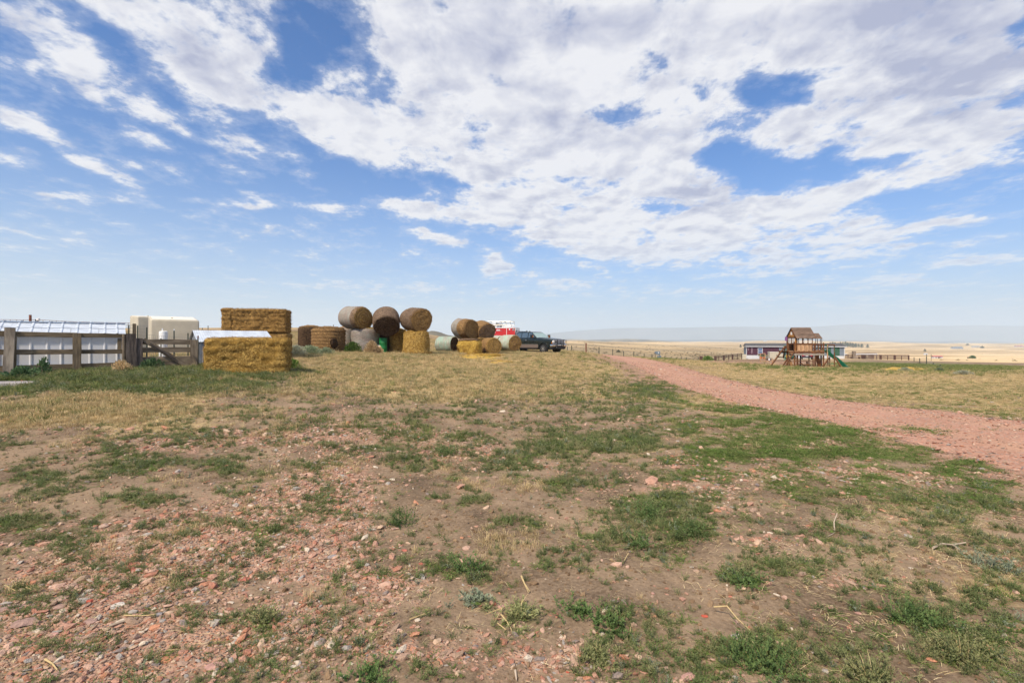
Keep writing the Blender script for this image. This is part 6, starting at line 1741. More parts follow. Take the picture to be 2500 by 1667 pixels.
# overhead bar frame at the right
vpost(2020, 842, 901, 2.6, -.05, m_cedar_l); vpost(2037, 841, 903, 2.7, -.05)
vpost(2022, 845, 897, 1.4, 1.3, m_cedar)
pb('brace', T(2023.4, 874, -.2), T(2005.3, 900.6, -.9), .12, .07); pb('brace', T(2039.3, 873.5, -.15), T(2056.8, 901.5, -.8), .12, .07)
for py in (887.6, 896.4): MB().tube([T(2020.5, py, -.05), T(2038, py + .6, -.05)], .018, 8).part('rung', m_rope, ps)
MB().tube([T(2014.5, 841, -.05), T(2018, 845, -.08), T(2017.5, 842, -.05), T(2016.5, 841, 0)], .05, 6).part('canvas_scrap', m_slide, ps)
MB().tube([T(2020.5, 846, -.09), T(2021.5, 853, -.09), T(2020, 858, -.09)], .014, 6).part('rope', m_rope, ps)
MB().tube([T(2037, 847, -.09), T(2039, 853, -.09), T(2037, 860, -.09)], .014, 6).part('rope', m_rope, ps)
# slide: a trough with raised sides along a wavy path
sl = [(2011, 857.5, .75), (2016, 859, .72), (2024, 866, .62), (2033, 873, .48), (2043, 879, .35), (2053, 888, .18), (2062, 897, .02), (2068, 900.5, -.1), (2073, 903, -.2)]
c_ = [Vector(T(a, b_, y_)) for a, b_, y_ in sl]
cc = []
for i in range(len(c_) - 1):
    for k in range(5): cc.append(c_[i].lerp(c_[i + 1], k / 5))
cc.append(c_[-1])
for _ in range(3): cc = [cc[0]] + [(cc[i - 1] + cc[i] * 2 + cc[i + 1]) / 4 for i in range(1, len(cc) - 1)] + [cc[-1]]
b = MB(); secs = [(-.40, .20), (-.36, .22), (-.30, .04), (0, 0), (.30, .04), (.36, .22), (.40, .20), (.33, -.04), (0, -.07), (-.33, -.04)]
for i, p in enumerate(cc):
    d = (cc[min(i + 1, len(cc) - 1)] - cc[max(0, i - 1)]).normalized(); sd = d.cross(Vector((0, 0, 1))).normalized(); u = sd.cross(d)
    for a, h in secs: b.v.append(p + sd * a + u * h)
m_ = len(secs)
for i in range(len(cc) - 1):
    for k in range(m_): b.f.append((i * m_ + k, i * m_ + (k + 1) % m_, (i + 1) * m_ + (k + 1) % m_, (i + 1) * m_ + k))
b.f += [tuple(range(m_)), tuple(reversed(range((len(cc) - 1) * m_, len(cc) * m_)))]
b.part('slide', m_slide, ps, True)
for t_ in (12, 24): pb('slide_leg', tuple(cc[t_] + Vector((0, .1, -.02))), (cc[t_].x, cc[t_].y + .1, -.35), .06, .05, m_cedar, (1, 0, 0))
# ladder at the left
for (a, b_) in (((1931, 859.5, .15), (1909.5, 897, -.9)), ((1939, 858.5, -.12), (1915, 898, -1.1))):
    pb('ladder_rail', T(a[0], a[1], a[2]), T(b_[0], b_[1], b_[2]), .12, .05)
for k in range(6):
    f = (k + .6) / 6.4; p0 = Vector(T(1931, 859.5, .15)).lerp(Vector(T(1909.5, 897, -.9)), f); p1 = Vector(T(1939, 858.5, -.12)).lerp(Vector(T(1915, 898, -1.1)), f)
    pb('ladder_tread', tuple(p0), tuple(p1), .04, .12, m_cedar_l if k < 2 else m_cedar)
# swing frame at the far left
pb('swing_beam', T(1940, 846, 1.2), T(1916.5, 846, 1.6), .12, .09)
pb('swing_leg', T(1916.8, 845, .6), T(1881.6, 893.5, -1.0), .11, .09); pb('swing_leg', T(1916.2, 845, 1.7), T(1914, 874, 2.9), .11, .09)
pb('swing_leg', T(1917, 846, 1.2), T(1912.5, 874, 1.3), .13, .09); pb('cross_bar', T(1899.8, 871.5, 0), T(1913, 872.5, 1.3), .08, .06)
MB().lathe([(.07, -.05), (.09, 0), (.07, .08)], 10).part('bracket', m_rope, ps, True, loc=T(1915.8, 845, .9))
for k, px in enumerate((1917.5, 1920.5)):
    MB().tube([T(px, 848, 1.3), T(px - 1 - k, 862, .9), T(px - 3, 880, .8)], .02, 6).part('rope', m_rope, ps)
for k in range(4): MB().tube([T(1915 + .4 * k, 864 + 4 * k, 1.0), T(1919, 864 + 4 * k, 1.0)], .02, 6).part('rope_rung', m_rope, ps)
pb('swing_seat', T(1905, 887.4, .9), T(1919, 887.4, .9), .03, .22, m_dblue)
# under the deck: pickets, table, big leaning boards
for k in range(9): pb('picket', T(1928 + k * 1.25, 895, .5), (X(1928 + k * 1.25), .5, Z(879.5 - (k % 2) * .5)), .03, .018, m_cedar_o if k % 2 else m_cedar_l, (1, 0, 0))
pb('picket_rail', T(1927.5, 882, .52), T(1938.5, 882, .52), .03, .02, m_cedar_o)
pb('table_top', T(1943, 880.8, .35), T(1983.5, 881.8, .35), .045, .45); pb('bench_seat', T(1948, 888.5, -.1), T(1958, 888.5, .1), .04, .2, m_cedar); pb('bench_seat', T(1966, 890, -.05), T(1978.5, 890, -.05), .07, .3)
pb('table_leg', T(1971, 893, .3), T(1970, 881, .3), .09, .09, m_cedar, (1, 0, 0)); pb('table_leg', T(1973, 897, .0), T(1973, 890, .0), .18, .1, m_cedar, (1, 0, 0))
pb('brace', T(1955, 885.5, .2), T(1966, 895, .2), .08, .05); pb('sand_rail', T(1944, 895.5, .0), T(1984, 895.5, .0), .06, .06)
for k in range(4): pb('rock_wall_board', T(1990.5 + k * 2.3, 867, .25 + .02 * k), T(1999 + k * 1.6, 897, .6), .12, .03, m_cedar, (1, 0, 0))
pb('swing_gate', T(1954, 894, 1.0), T(1954, 866, 1.0), .09, .08, m_dblue, (1, 0, 0))
# flag on back left corner post
MB().beam(T(1921, 838, .9), T(1921, 818, .9), .05, .05, (1, 0, 0)).part('flag_pole', m_dblue, ps)
MB().box(-.02, .02, 0, .30, 0, .36).part('flag', plain('flag_cloth', (.25, .10, .28), .7, var=.4, scale=14), ps, loc=T(1921.5, 832, .6))

# ------------------------------------------------------------------ mobile home
pl = Vector(((1822 - CX) / F * 112, 112, 0)); prr = Vector(((2062 - CX) / F * 106, 106, 0))
rot_h = math.atan2(prr.y - pl.y, prr.x - pl.x); LH = (prr - pl).length; hz0 = EYE - (875 - HY) / F * 110
mh = thing('mobile_home', 'long single-storey mobile home painted purple, grey and green stripes with white skirting', 'house', (pl.x, pl.y, hz0), rot_h)
def hx(px):
    u = (px - CX) / F; e = (prr - pl) / LH; return (u * pl.y - pl.x) / (e.x - e.y * u)
def hzz(py, px):
    e = (prr - pl) / LH; d = (pl + e * hx(px)).y; return EYE - (py - HY) / F * d - hz0
WT, WB = 2.62, .72
m_purple = plain('purple_siding', (.075, .022, .045), .7, var=.2, scale=1.5); m_gsiding = plain('grey_siding', (.17, .21, .26), .7, var=.12, scale=1.5); m_grsiding = plain('green_siding', (.035, .10, .065), .7, var=.15, scale=1.5)
m_mroof = plain('grey_shingle', (.085, .085, .09), .9, var=.3, scale=3, bmp=.3); m_wtrim = plain('white_trim', (.55, .57, .61), .6, var=.04)
segs = [(1822, 1902, m_purple), (1902, 1921, m_gsiding), (1921, 1932, m_grsiding), (1932, 1950, m_gsiding), (1950, 1968, m_purple), (1968, 1993, m_gsiding), (1993, 2011, m_grsiding), (2011, 2021.5, m_gsiding), (2021.5, 2029, m_grsiding), (2029, 2038.7, m_gsiding), (2038.7, 2050, m_grsiding), (2050, 2062, m_gsiding)]
core = MB().box(.03, LH - .03, .05, 4.2, -.3, WT).part('core', m_gsiding, mh)
for a, b_, mm in segs:
    xa_, xb_ = hx(a), hx(b_); n = max(2, int((xb_ - xa_) / .30)); w_ = (xb_ - xa_) / n
    for k in range(n): MB().box(0, w_ - .025, -.02, .04, 0, WT - WB).part('siding_board', mm, mh, loc=(xa_ + k * w_, 0, WB))
n = 14
for k in range(n): MB().box(0, LH / n - .02, -.03, .03, -.35, WB - .03).part('skirting_panel', m_wtrim, mh, loc=(k * LH / n, 0, 0))
MB().box(-.15, LH + .30, -.34, -.28, WT, WT + .16).part('fascia', m_wtrim, mh)
MB().box(-.02, .10, -.04, .02, WB, WT).part('corner_trim', m_wtrim, mh); MB().box(LH - .1, LH + .02, -.04, .02, WB, WT).part('corner_trim', m_wtrim, mh)
rf = MB(); rf.v = [Vector(p) for p in [(-.2, -.32, WT + .12), (LH + .35, -.32, WT + .12), (LH + .1, 2.1, WT + .85), (0, 2.1, WT + .85), (LH + .35, 4.5, WT + .12), (-.2, 4.5, WT + .12)]]
rf.f = [(0, 1, 2, 3), (3, 2, 4, 5), (0, 3, 5), (1, 4, 2), (0, 5, 4, 1)]
rf.part('roof', m_mroof, mh)
def mh_window(a, b_, z0, z1, label=None):
    w = MB().box(hx(a), hx(b_), -.06, -.02, z0, z1).part('window', m_wtrim, mh)
    for zz0, zz1 in ((z0 + .09, (z0 + z1) / 2 - .04), ((z0 + z1) / 2 + .04, z1 - .09)):
        MB().box(hx(a) + .09, hx(b_) - .09, -.075, -.055, zz0, zz1).part('pane', m_bpane, w)
m_bpane = plain('blue_pane', (.10, .16, .30), .15, var=.15, spec=.8)
mh_window(1850, 1862, 1.05, 2.38); mh_window(1996, 2006, 1.1, 2.2)
for (a, b_, h_) in ((1826, 1827.4, .9), (1834.5, 1837, 1.6)):
    MB().box(hx(a), hx(b_), -.028, -.019, WT - h_ * .95, WT - .1).part('worn_patch', plain('bare_patch', (.26, .20, .24), .9, var=.45, scale=5), mh)
MB().lathe([(.10, 0), (.12, .08), (0, .1)], 10).part('dryer_vent', m_cream, mh, loc=(hx(1850), -.04, WB + .1), rot=(R(90), 0, 0))
# steps and porch rail in front of the middle
st = thing('porch', 'white painted porch steps against the middle of the mobile home behind the play tower', 'porch', tuple(Vector((pl.x, pl.y, hz0)) + Matrix.Rotation(rot_h, 3, 'Z') @ Vector((hx(1938), -1.3, 0))), rot_h)
for k in range(3): MB().box(0, 2.2, .35 * k, .35 * k + .36, -.35, .2 + .2 * k).part('step', m_wtrim, st)
for x_ in (.05, 2.15): MB().beam((x_, .2, 0), (x_, .2, 1.3), .08, .08, (1, 0, 0)).part('newel', m_wtrim, st)

# red car rear, behind the play tower
p = P3(1970, 877.5, 92); cz = tz(p.x, 92)
car = thing('parked_car', 'dark red car seen from behind under the play deck', 'car', (p.x, p.y, cz), R(60))      # faces away
prof = [(-2.2, .32), (2.2, .32), (2.25, .62), (2.1, .80), (1.1, .92), (.45, 1.38), (-1.0, 1.42), (-1.75, 1.02), (-2.2, .98), (-2.28, .60)]
MB().prism(prof, -.86, .86).part('body', m_carred, car, True, .07, 2)
MB().prism([(-1.12, 1.36), (-1.70, 1.03), (-1.72, 1.05), (-1.14, 1.39)], -.66, .66).part('rear_window', m_glass, car)
for s in (-1, 1):
    MB().box(-2.27, -2.16, s * .56, s * .84, .72, .92).part('tail_light', m_redl, car, False, .02)
    for x in (1.35, -1.35): wheel(car, x, s * .80, .32, .32, .2, s)
    MB().prism([(.95, .95), (.42, 1.33), (-.95, 1.36), (-1.4, 1.0)], s * .865 - .012, s * .865 + .012).part('side_window', m_glass, car)
MB().box(-2.33, -2.2, -.82, .82, .34, .60).part('bumper', m_blackp, car, False, .03)
MB().box(-2.345, -2.33, -.26, .26, .62, .74).part('number_plate', m_wtrim, car)

# yard things near the house
def at(px, py, d): return P3(px, py, d)
m_orange = plain('orange_pot', (.62, .16, .03), .6); m_leafy = M_GGRASS
for (px, py, d, mt_, lb) in [(1857.5, 877, 96, m_orange, 'orange flower pot with a green plant, left one by the mobile home'), (1865.5, 877, 96, m_orange, 'orange flower pot with a green plant, right one by the mobile home'), (1874.5, 878, 95, m_blackp, 'dark flower pot with a bushy plant beside the two orange pots')]:
    p = at(px, py, d); z0 = tz(p.x, d)
    t = thing('plant_pot', lb, 'plant pot', (p.x, d, z0), 0, 'plant pots by the mobile home')
    MB().lathe([(.20, 0), (.30, .45), (.28, .46), (.26, .40)], 18).part('pot', mt_, t, True)
    o = link('foliage', bush_mesh(int(px), m_leafy, 120, .42, .22, .9), t, (0, 0, .40))
p = at(1856, 884, 60); z0 = tz(p.x, 60)
fr = thing('wooden_frame', 'light timber frame with a low rail standing on the lawn left of the play tower', 'frame', (p.x, 60, z0))
k_ = 60 / F
for (a, b_) in (((0, 0), (0, 21)), ((12, 0), (12, 21)), ((29.5, 0), (29.5, 9))): board('post', (a[0] * k_, 0, -.1), (b_[0] * k_, 0, b_[1] * k_), .07, .07, m_cedar_l, fr, up=(1, 0, 0))
board('rail', (0, 0, 21 * k_), (12 * k_, 0, 21 * k_), .07, .07, m_cedar_l, fr); board('rail', (0, 0, 8 * k_), (29.5 * k_, 0, 9 * k_), .07, .06, m_cedar_l, fr); board('rail', (0, 0, 2.5 * k_), (29.5 * k_, 0, 2.8 * k_), .07, .06, m_cedar_l, fr)
board('seat_board', (13 * k_, .05, 9.5 * k_), (28 * k_, .05, 9.5 * k_), .05, .4, m_fascia, fr); board('back_board', (13 * k_, .1, 6 * k_), (28 * k_, .1, 6 * k_), .2, .04, m_fascia, fr)
p = at(1865.5, 878, 61); t = thing('white_bucket', 'white bucket hanging in front of the light timber frame', 'bucket', (p.x, 59.8, p.z - .05))
MB().lathe([(.09, 0), (.115, .24), (.10, .24)], 16).part('pail', m_white, t, True); MB().tube([(-.11, 0, .24), (0, 0, .36), (.11, 0, .24)], .008, 6).part('handle', m_wire, t)
p = at(1892, 877, 92); z0 = tz(p.x, 92)
t = thing('cream_bin', 'cream boxed enclosure standing in front of the mobile home left of the play tower', 'enclosure', (p.x, 92, z0), R(-10))
MB().box(-.9, .75, 0, 1.2, -.2, 1.35).part('box', m_cream, t, False, .03); MB().box(.75, 1.9, .3, 1.3, -.2, 1.05).part('side_box', m_cream, t, False, .03); MB().box(-.95, .8, -.05, 1.25, 1.35, 1.42).part('lid', m_cream_top, t, False, .02)
MB().box(.28, .36, -.03, .0, .2, .95).part('latch', m_dark, t)
p = at(1933, 869, 88); z0 = tz(p.x, 88)
t = thing('ride_on_toy', 'small green vehicle with a yellow hood seen under the left of the play deck', 'mower', (p.x, 88, z0), R(10))
MB().box(-.2, .9, 0, .8, .25, .7).part('body', m_grsiding, t, False, .06); MB().box(-.7, -.2, .1, .7, .3, .85).part('hood', plain('yellow_paint', (.70, .50, .03), .4), t, False, .08)
MB().box(.2, .6, .15, .65, .7, 1.1).part('seat', m_blackp, t, False, .05)
for x in (-.5, .65):
    for s, y in ((-1, .05), (1, .75)): wheel(t, x, y, .26, .26, .18, s)

# electric pedestal
p = at(1605, 876, 58); z0 = tz(p.x, 58); k_ = 58 / F
m_ebox = plain('grey_blue_box', (.17, .22, .27), .5, .2, var=.1)
t = thing('electric_pedestal', 'grey blue electric meter boxes on posts beside the gravel road', 'utility box', (p.x, 58, z0))
zt2 = (EYE - (857.5 - HY) * k_) - z0
MB().box(-.15, .31, -.1, .1, zt2 - .42, zt2).part('meter_box', m_ebox, t, False, .02); MB().box(-.32, -.17, -.08, .08, zt2 - .26, zt2 - .02).part('side_box', m_ebox, t, False, .015)
MB().box(.22, .44, -.08, .1, zt2 - .82, zt2 - .50).part('lower_box', m_ebox, t, False, .02); MB().box(-.02, .20, -.06, .06, zt2 - .80, zt2 - .58).part('lower_box', m_ebox, t, False, .015)
MB().lathe([(.07, 0), (.07, .03), (0, .04)], 14).part('meter', m_lamp, t, loc=(.10, -.1, zt2 - .16), rot=(R(90), 0, 0))
for x in (-.24, .24): MB().box(x - .035, x + .035, .08, .14, -.1, zt2 - .05).part('post', m_wood_grey, t)

# ------------------------------------------------------------------ wire fences across the pasture
def wire_line(name, label, pts, wires=3, dk=m_tpost, r=.05, group=None):
    p0 = P3(*pts[0][:1], pts[0][1], pts[0][2]); root = thing(name, label, 'fence', (p0.x, p0.y, tz(p0.x, p0.y)), 0, group)
    tops = []
    for k, pt in enumerate(pts):
        px, py, d = pt[:3]; rr = pt[3] if len(pt) > 3 else r
        p = P3(px, py, d); z0 = tz(p.x, d) - .3
        q = p - root.location
        MB().tube([(q.x, q.y, z0 - root.location.z), (q.x, q.y, q.z)], rr, 6).part('post', m_rust if rr > .07 else dk, root); tops.append(q)
    b = MB()
    for w in range(wires):
        b.tube([q - Vector((0, 0, .12 + w * .30)) for q in tops], .012, 4, False)
    b.part('wires', m_wire, root)['kind'] = 'stuff'
wire_line('wire_fence', 'wire fence on dark steel posts running down the slope right of the pickup', [(1385, 846, 60), (1395.5, 843.5, 60), (1430.8, 837.5, 60, .085), (1462.5, 847.5, 61), (1496, 852, 62), (1522.6, 857, 62), (1547.5, 857.8, 62), (1572.6, 862.5, 63), (1591.7, 864, 64), (1623, 869, 66), (1638.5, 871, 68), (1651, 872, 69), (1663, 872.5, 71), (1676, 872, 73), (1705, 871, 78)])
wire_line('wire_fence', 'wire fence on thin posts coming from the corral down across the green grass at right', [(2219, 866.5, 104), (2231.6, 872, 88), (2245.4, 874.3, 76), (2262, 870, 68), (2278.5, 885.5, 56), (2295.4, 889.8, 46), (2318, 897.6, 40), (2340.6, 905.6, 34.5, .055)], 2)
for (px, py, d, lb) in [(2262.3, 864, 92, 'tall thin pole left of the paired one beyond the green strip at right'), (2273.4, 865, 96, 'tall thin pole right of the paired one beyond the green strip at right')]:
    p = at(px, py, d); z0 = tz(p.x, d) - .2; t = thing('thin_pole', lb, 'pole', (p.x, d, z0)); MB().tube([(0, 0, 0), (0, 0, p.z - z0)], .035, 6).part('shaft', m_tpost, t)
    MB().lathe([(.05, 0), (0, .03)], 6).part('cap', m_rust, t, loc=(0, 0, p.z - z0))
# corral right of the house
m_bar = plain('pipe_rust_brown', (.10, .055, .045), .8); m_oldw = wood('old_grey_timber', (.20, .16, .13), (.33, .27, .22), 8)
def pxz(px, py, d, root): p = P3(px, py, d); return p - root.location
p = at(2063, 878, 104); cr = thing('pipe_corral', 'brown rail corral with thick timber posts right of the mobile home', 'corral', (p.x, 104, tz(p.x, 104)))
for i, (a, b_) in enumerate([((2063, 865.6), (2084, 865.8)), ((2092, 866), (2219, 867.2))]):
    for k in range(4):
        MB().tube([pxz(a[0], a[1] + k * 2.9, 104, cr), pxz(b_[0], b_[1] + k * 2.6, 104, cr)], .075, 6).part('rail', m_bar, cr)
for px, top, r_ in [(2070.5, 865, .05), (2084.5, 857, .28), (2090, 866, .26), (2107, 866, .05), (2115.5, 866, .22), (2150, 867, .16), (2184.5, 867.2, .16), (2218.5, 867.2, .10), (2167, 867.5, .05), (2201, 868, .05)]:
    q = pxz(px, top, 104, cr); w = q + cr.location
    board('post', (q.x, q.y, tz(w.x, w.y) - cr.location.z - .2), (q.x, q.y, q.z), r_ * 1.9, r_ * 1.9, m_oldw if r_ > .2 else m_bar, cr, up=(1, 0, 0))
p = at(2106, 876, 112); sh_ = thing('open_shelter', 'low open-fronted livestock shelter with a flat roof inside the right corral', 'shelter', (p.x, 112, tz(p.x, 112)), R(-4))
k_ = 112 / F; zt3 = EYE - (863 - HY) * k_ - sh_.location.z
MB().box(-18 * k_, 34 * k_, 0, 2.4, zt3, zt3 + .10).part('roof', m_bar, sh_); MB().box(-16 * k_, 34 * k_, -.05, 0, zt3 - .22, zt3).part('fascia', m_wtrim, sh_)
for x_ in (-16, 9, 24, 33): MB().box(x_ * k_ - .06, x_ * k_ + .06, 0, .12, -.2, zt3 - .2).part('post', m_oldw, sh_)
MB().box(11 * k_, 28 * k_, .2, 2.2, -.1, zt3 - .35).part('inner_wall', m_oldw, sh_); MB().box(-16 * k_, 9 * k_, 2.2, 2.3, -.1, .5).part('back_wall', m_oldw, sh_)
# left corral
p = at(1711, 876, 84); cl = thing('rail_corral', 'dark rail fence with paired posts left of the mobile home', 'corral', (p.x, 84, tz(p.x, 84)))
pths = [(1745, 869.5, 86), (1767.5, 867.8, 92), (1788, 865.3, 100), (1811, 862.3, 112)]
for k in range(3):
    MB().tube([pxz(a, b_ + k * 2.4, d, cl) for a, b_, d in pths], .045, 6).part('rail', m_bar, cl)
for px, top, d, r_ in [(1710, 869, 84, .14), (1713.6, 869.5, 84, .12), (1746.5, 868.8, 86, .16), (1755, 869, 88, .05), (1767.3, 867, 92, .13), (1779, 866.5, 96, .05), (1788.3, 864.6, 100, .13), (1800, 863.5, 106, .05), (1811, 862, 112, .08)]:
    q = pxz(px, top, d, cl); w = q + cl.location
    board('post', (q.x, q.y, tz(w.x, w.y) - cl.location.z - .2), (q.x, q.y, q.z), r_ * 1.9, r_ * 1.9, m_bar, cl, up=(1, 0, 0))
p = at(1817, 872, 111); t = thing('tan_panel', 'tan solid panel closing the gap at the left end of the mobile home', 'panel', (p.x, 111, tz(p.x, 111)), R(-10))
MB().box(-.45, .45, 0, .08, -.2, 1.15).part('sheet', m_cream, t); MB().box(-.5, -.42, -.03, .1, -.2, 1.25).part('post', m_oldw, t)

# ------------------------------------------------------------------ bushes, trees and far buildings
def shrub(label, px, d, r, h, mat, n, cat='bush', name='bush', seed=1, L=.16, dry=False, z0=None):
    x = (px - CX) / F * d; z = tz(x, d) if z0 is None else z0
    t = thing(name, label, cat, (x, d, z - .03))
    link('foliage', bush_mesh(seed, mat, n, r, L, h / r), t)['kind'] = 'stuff'
    b = MB(); rr = random.Random(seed)
    for k in range(6):
        a = rr.uniform(0, 6.28); b.tube([(0, 0, -.05), (math.cos(a) * r * .3, math.sin(a) * r * .3, h * .4), (math.cos(a) * r * .55, math.sin(a) * r * .55, h * .75)], [.012, .009, .004], 5)
    b.part('stems', m_wood_grey, t)
    return t
M_BGREEN = leaf_mat('bush_green', (.055, .13, .018), (.15, .24, .05)); M_BPALE = leaf_mat('bush_sage', (.16, .21, .12), (.30, .34, .22), (.42, .42, .32)); M_TUMBLE = leaf_mat('tumbleweed', (.46, .33, .17), (.66, .50, .30))
M_TREE = leaf_mat('tree_dark', (.030, .055, .022), (.075, .10, .045)); M_BROAD = leaf_mat('broad_leaf', (.05, .10, .04), (.12, .19, .09))
shrub('bright green bush between the ribbed standing bale and the grey wrapped one', 862, 28.6, .52, .60, M_BGREEN, 1500, seed=3, L=.10)
shrub('blond dry tumbleweed bush in front of the grey wrapped bale', 907, 28.2, .42, .72, M_TUMBLE, 1500, seed=4, L=.11)
shrub('smaller dry plant leaning towards the green barrel', 925, 28.6, .25, .42, M_TUMBLE, 500, seed=5, L=.1)
shrub('wide pale green weed patch left of the standing bales', 722, 24.0, .55, .48, M_BPALE, 1400, seed=6, L=.09)
shrub('pale green flowering weeds in front of the big ribbed bale', 758, 25.0, .62, .46, M_BPALE, 1500, seed=7, L=.09)
shrub('low green weeds right of the pale flowering ones', 795, 26.0, .55, .34, M_BPALE, 900, seed=8, L=.09)
shrub('green weeds at the right end of the front straw bale', 712, 16.3, .30, .30, M_BGREEN, 700, seed=9, L=.07)
shrub('dry twiggy weed growing at the foot of the sleeper post', 296, 13.6, .26, .30, M_TUMBLE, 450, seed=10, L=.08)
shrub('dark broad-leaved weed below the pale fence post', 55, 12.3, .34, .24, M_BROAD, 420, seed=11, L=.12)
shrub('broad-leaved weed standing up against the board fence', 107, 12.9, .16, .40, M_BROAD, 160, seed=12, L=.11)
shrub('broad-leaved weed at the foot of the gate', 372, 14.6, .30, .26, M_BROAD, 300, seed=13, L=.12)
shrub('dark green bush beside the left corral posts', 1728, 82, .85, .75, M_BGREEN, 600, seed=14, L=.22)
shrub('grey green sagebrush in the lawn right of the slide', 2210, 35, .45, .24, M_BPALE, 500, seed=15, L=.1)
shrub('grey green sagebrush near the small fence posts at right', 2294, 36, .28, .2, M_BPALE, 350, seed=16, L=.1)
shrub('pale sagebrush clump right of the smallest fence post', 2352, 30, .5, .2, M_BPALE, 600, seed=17, L=.1)
shrub('dark juniper on the slope right of the pickup', 1452, 150, 1.1, 1.3, M_TREE, 500, 'shrub', 'juniper', 18, .35)
shrub('small dark juniper half way down the tan slope', 1510, 260, 1.2, 1.2, M_TREE, 300, 'shrub', 'juniper', 19, .4)
def tree(label, px, py_top, d, r, seed, mat=M_TREE, group=None):
    x = (px - CX) / F * d; z0 = tz(x, d); h = EYE - (py_top - HY) / F * d - z0; h = max(h, r * 1.1)
    t = thing('tree', label, 'tree', (x, d, z0 - .1), 0, group)
    MB().tube([(0, 0, 0), (.05 * r, 0, h * .4), (0, .05 * r, h * .8)], [r * .09, r * .06, r * .02], 7).part('trunk', m_wood_grey, t)
    o = link('crown', bush_mesh(seed, mat, 1000, r * .85, r * .2, (h * .85) / r), t, (0, 0, h * .15)); o['kind'] = 'stuff'
rt_ = random.Random(4)
cl_ = [(2022, 837.5), (2027, 834), (2033, 833), (2039, 834.5), (2046, 835), (2052, 832.5), (2058, 832), (2064, 831.5), (2070, 834), (2076, 833), (2082, 835), (2089, 836.5), (2096, 838), (2104, 837.5), (2118, 838.5)]
for k, (px, py) in enumerate(cl_):
    tree('blue green tree, %s in the far grove above the mobile home roof' % ['first from left', 'second from left', 'third from left', 'fourth from left', 'fifth from left', 'sixth from left', 'seventh from left', 'middle one', 'seventh from right', 'sixth from right', 'fifth from right', 'fourth from right', 'third from right', 'second from right', 'last at right'][k], px, py, 1350 + rt_.uniform(-60, 60), rt_.uniform(4.5, 6.5), 200 + k, M_TREE, 'grove on the far tan slope')
tree('lone green tree beside a low brown shed at the right edge of the plain', 2374, 866.5, 330, 2.2, 230, M_BROAD)
tree('dark tree right of the far white farmhouse', 2362, 838.5, 1900, 6.5, 231); tree('dark tree at the right end of the far pale sheds', 2398, 844, 1600, 6, 232); tree('small dark tree above the roof at left of the play tower', 1808, 839, 1100, 3.4, 233); tree('tiny dark tree on the tan hillside above the corral', 2258, 851, 900, 2.6, 234)
def building(label, px0, px1, py_t, py_b, d, wall, roof, cat='building', rot=0.0, name='farm_building'):
    x0, x1 = (px0 - CX) / F * d, (px1 - CX) / F * d; xm = (x0 + x1) / 2
    z0 = EYE - (py_b - HY) / F * d; zg = tz(xm, d); zt_ = EYE - (py_t - HY) / F * d; hgt = max(zt_ - z0, .5); w = x1 - x0
    t = thing(name, label, cat, (xm, d, zg), rot)
    MB().box(-w / 2, w / 2, 0, w * .35, -1, hgt * .62).part('wall', wall, t)
    MB().prism([(-w * .03, hgt * .60), (w * .38, hgt * .60), (w * .175, hgt)], -w / 2 - .2, w / 2 + .2).part('roof', roof, t, rot=(0, 0, R(90)))
    nW = max(2, min(6, int(w / 4)))
    for k in range(nW): MB().box(-w / 2 + w * (k + .35) / nW, -w / 2 + w * (k + .65) / nW, -.08, 0, hgt * .15, hgt * .45).part('window', m_glass, t)
    MB().box(-.5, .5, -.1, 0, 0, hgt * .5).part('door', m_dark, t, loc=(w * .05, 0, 0))
m_farr = plain('far_red_roof', (.42, .12, .12), .7); m_fart = plain('far_tan', (.45, .33, .22), .8)
building('white farmhouse with grey roof far out on the tan plain', 2328, 2352, 844, 850.5, 1500, m_wtrim, m_ebox)
building('low pale shed right of the far white farmhouse', 2376, 2394, 845, 848.5, 1650, m_wtrim, m_gsiding)
building('white and red arched barn low on the plain right of the corral', 2280, 2302, 868, 874, 300, m_wtrim, m_farr, 'barn')
building('small white shed standing alone on the tan slope', 2257, 2265, 854.5, 858.5, 700, m_wtrim, m_wtrim)
building('white building with a red roof at the far right edge', 2482, 2500, 841, 844.5, 1800, m_wtrim, m_farr)
building('brown roofed shed behind the lone green tree at right', 2366, 2382, 865.5, 870, 345, m_fart, m_bar)
building('long white building on the skyline left of the play tower', 1865, 1872, 831.5, 834, 2100, m_wtrim, m_wtrim)
building('tiny white shed on the skyline left of the mobile home', 1815, 1819, 832.5, 834, 2200, m_wtrim, m_wtrim)
building('small white tank shed just right of the mobile home', 2063, 2068, 861, 865, 420, m_wtrim, m_wtrim)
building('tiny dark farmstead on the grey hill far left of the road', 1520, 1528, 832, 834.5, 1900, m_fart, m_bar)

# ------------------------------------------------------------------ single stones, weeds and stalks in the foreground
def on_ground(px, py):
    """where the line of sight through a photo point meets the ground"""
    u, v = (px - CX) / F, (py - HY) / F
    d = EYE / v
    for _ in range(12): d = d * .5 + .5 * (EYE - tz(u * d, d)) / v
    return u * d, d
def col_stone(name, c):
    m, g, bs = new_mat(name); n = g.noise(objco(g), 1.6, 6, .65)
    g.put(bs.inputs['Base Color'], g.mix(g.rng(n, .3, .7), tuple(v * .7 for v in c), tuple(min(1, v * 1.15) for v in c))); bs.inputs['Roughness'].default_value = .85
    bump(g, bs, n, .4, .08); return m
SCOL = {'pink': (.50, .29, .24), 'red': (.44, .15, .11), 'orange': (.58, .27, .16), 'purple': (.36, .235, .195), 'grey': (.34, .31, .31), 'white': (.60, .54, .48), 'tan': (.44, .31, .24), 'bright red': (.50, .11, .07)}
SM = {k: col_stone(k.replace(' ', '_') + '_stone', v) for k, v in SCOL.items()}
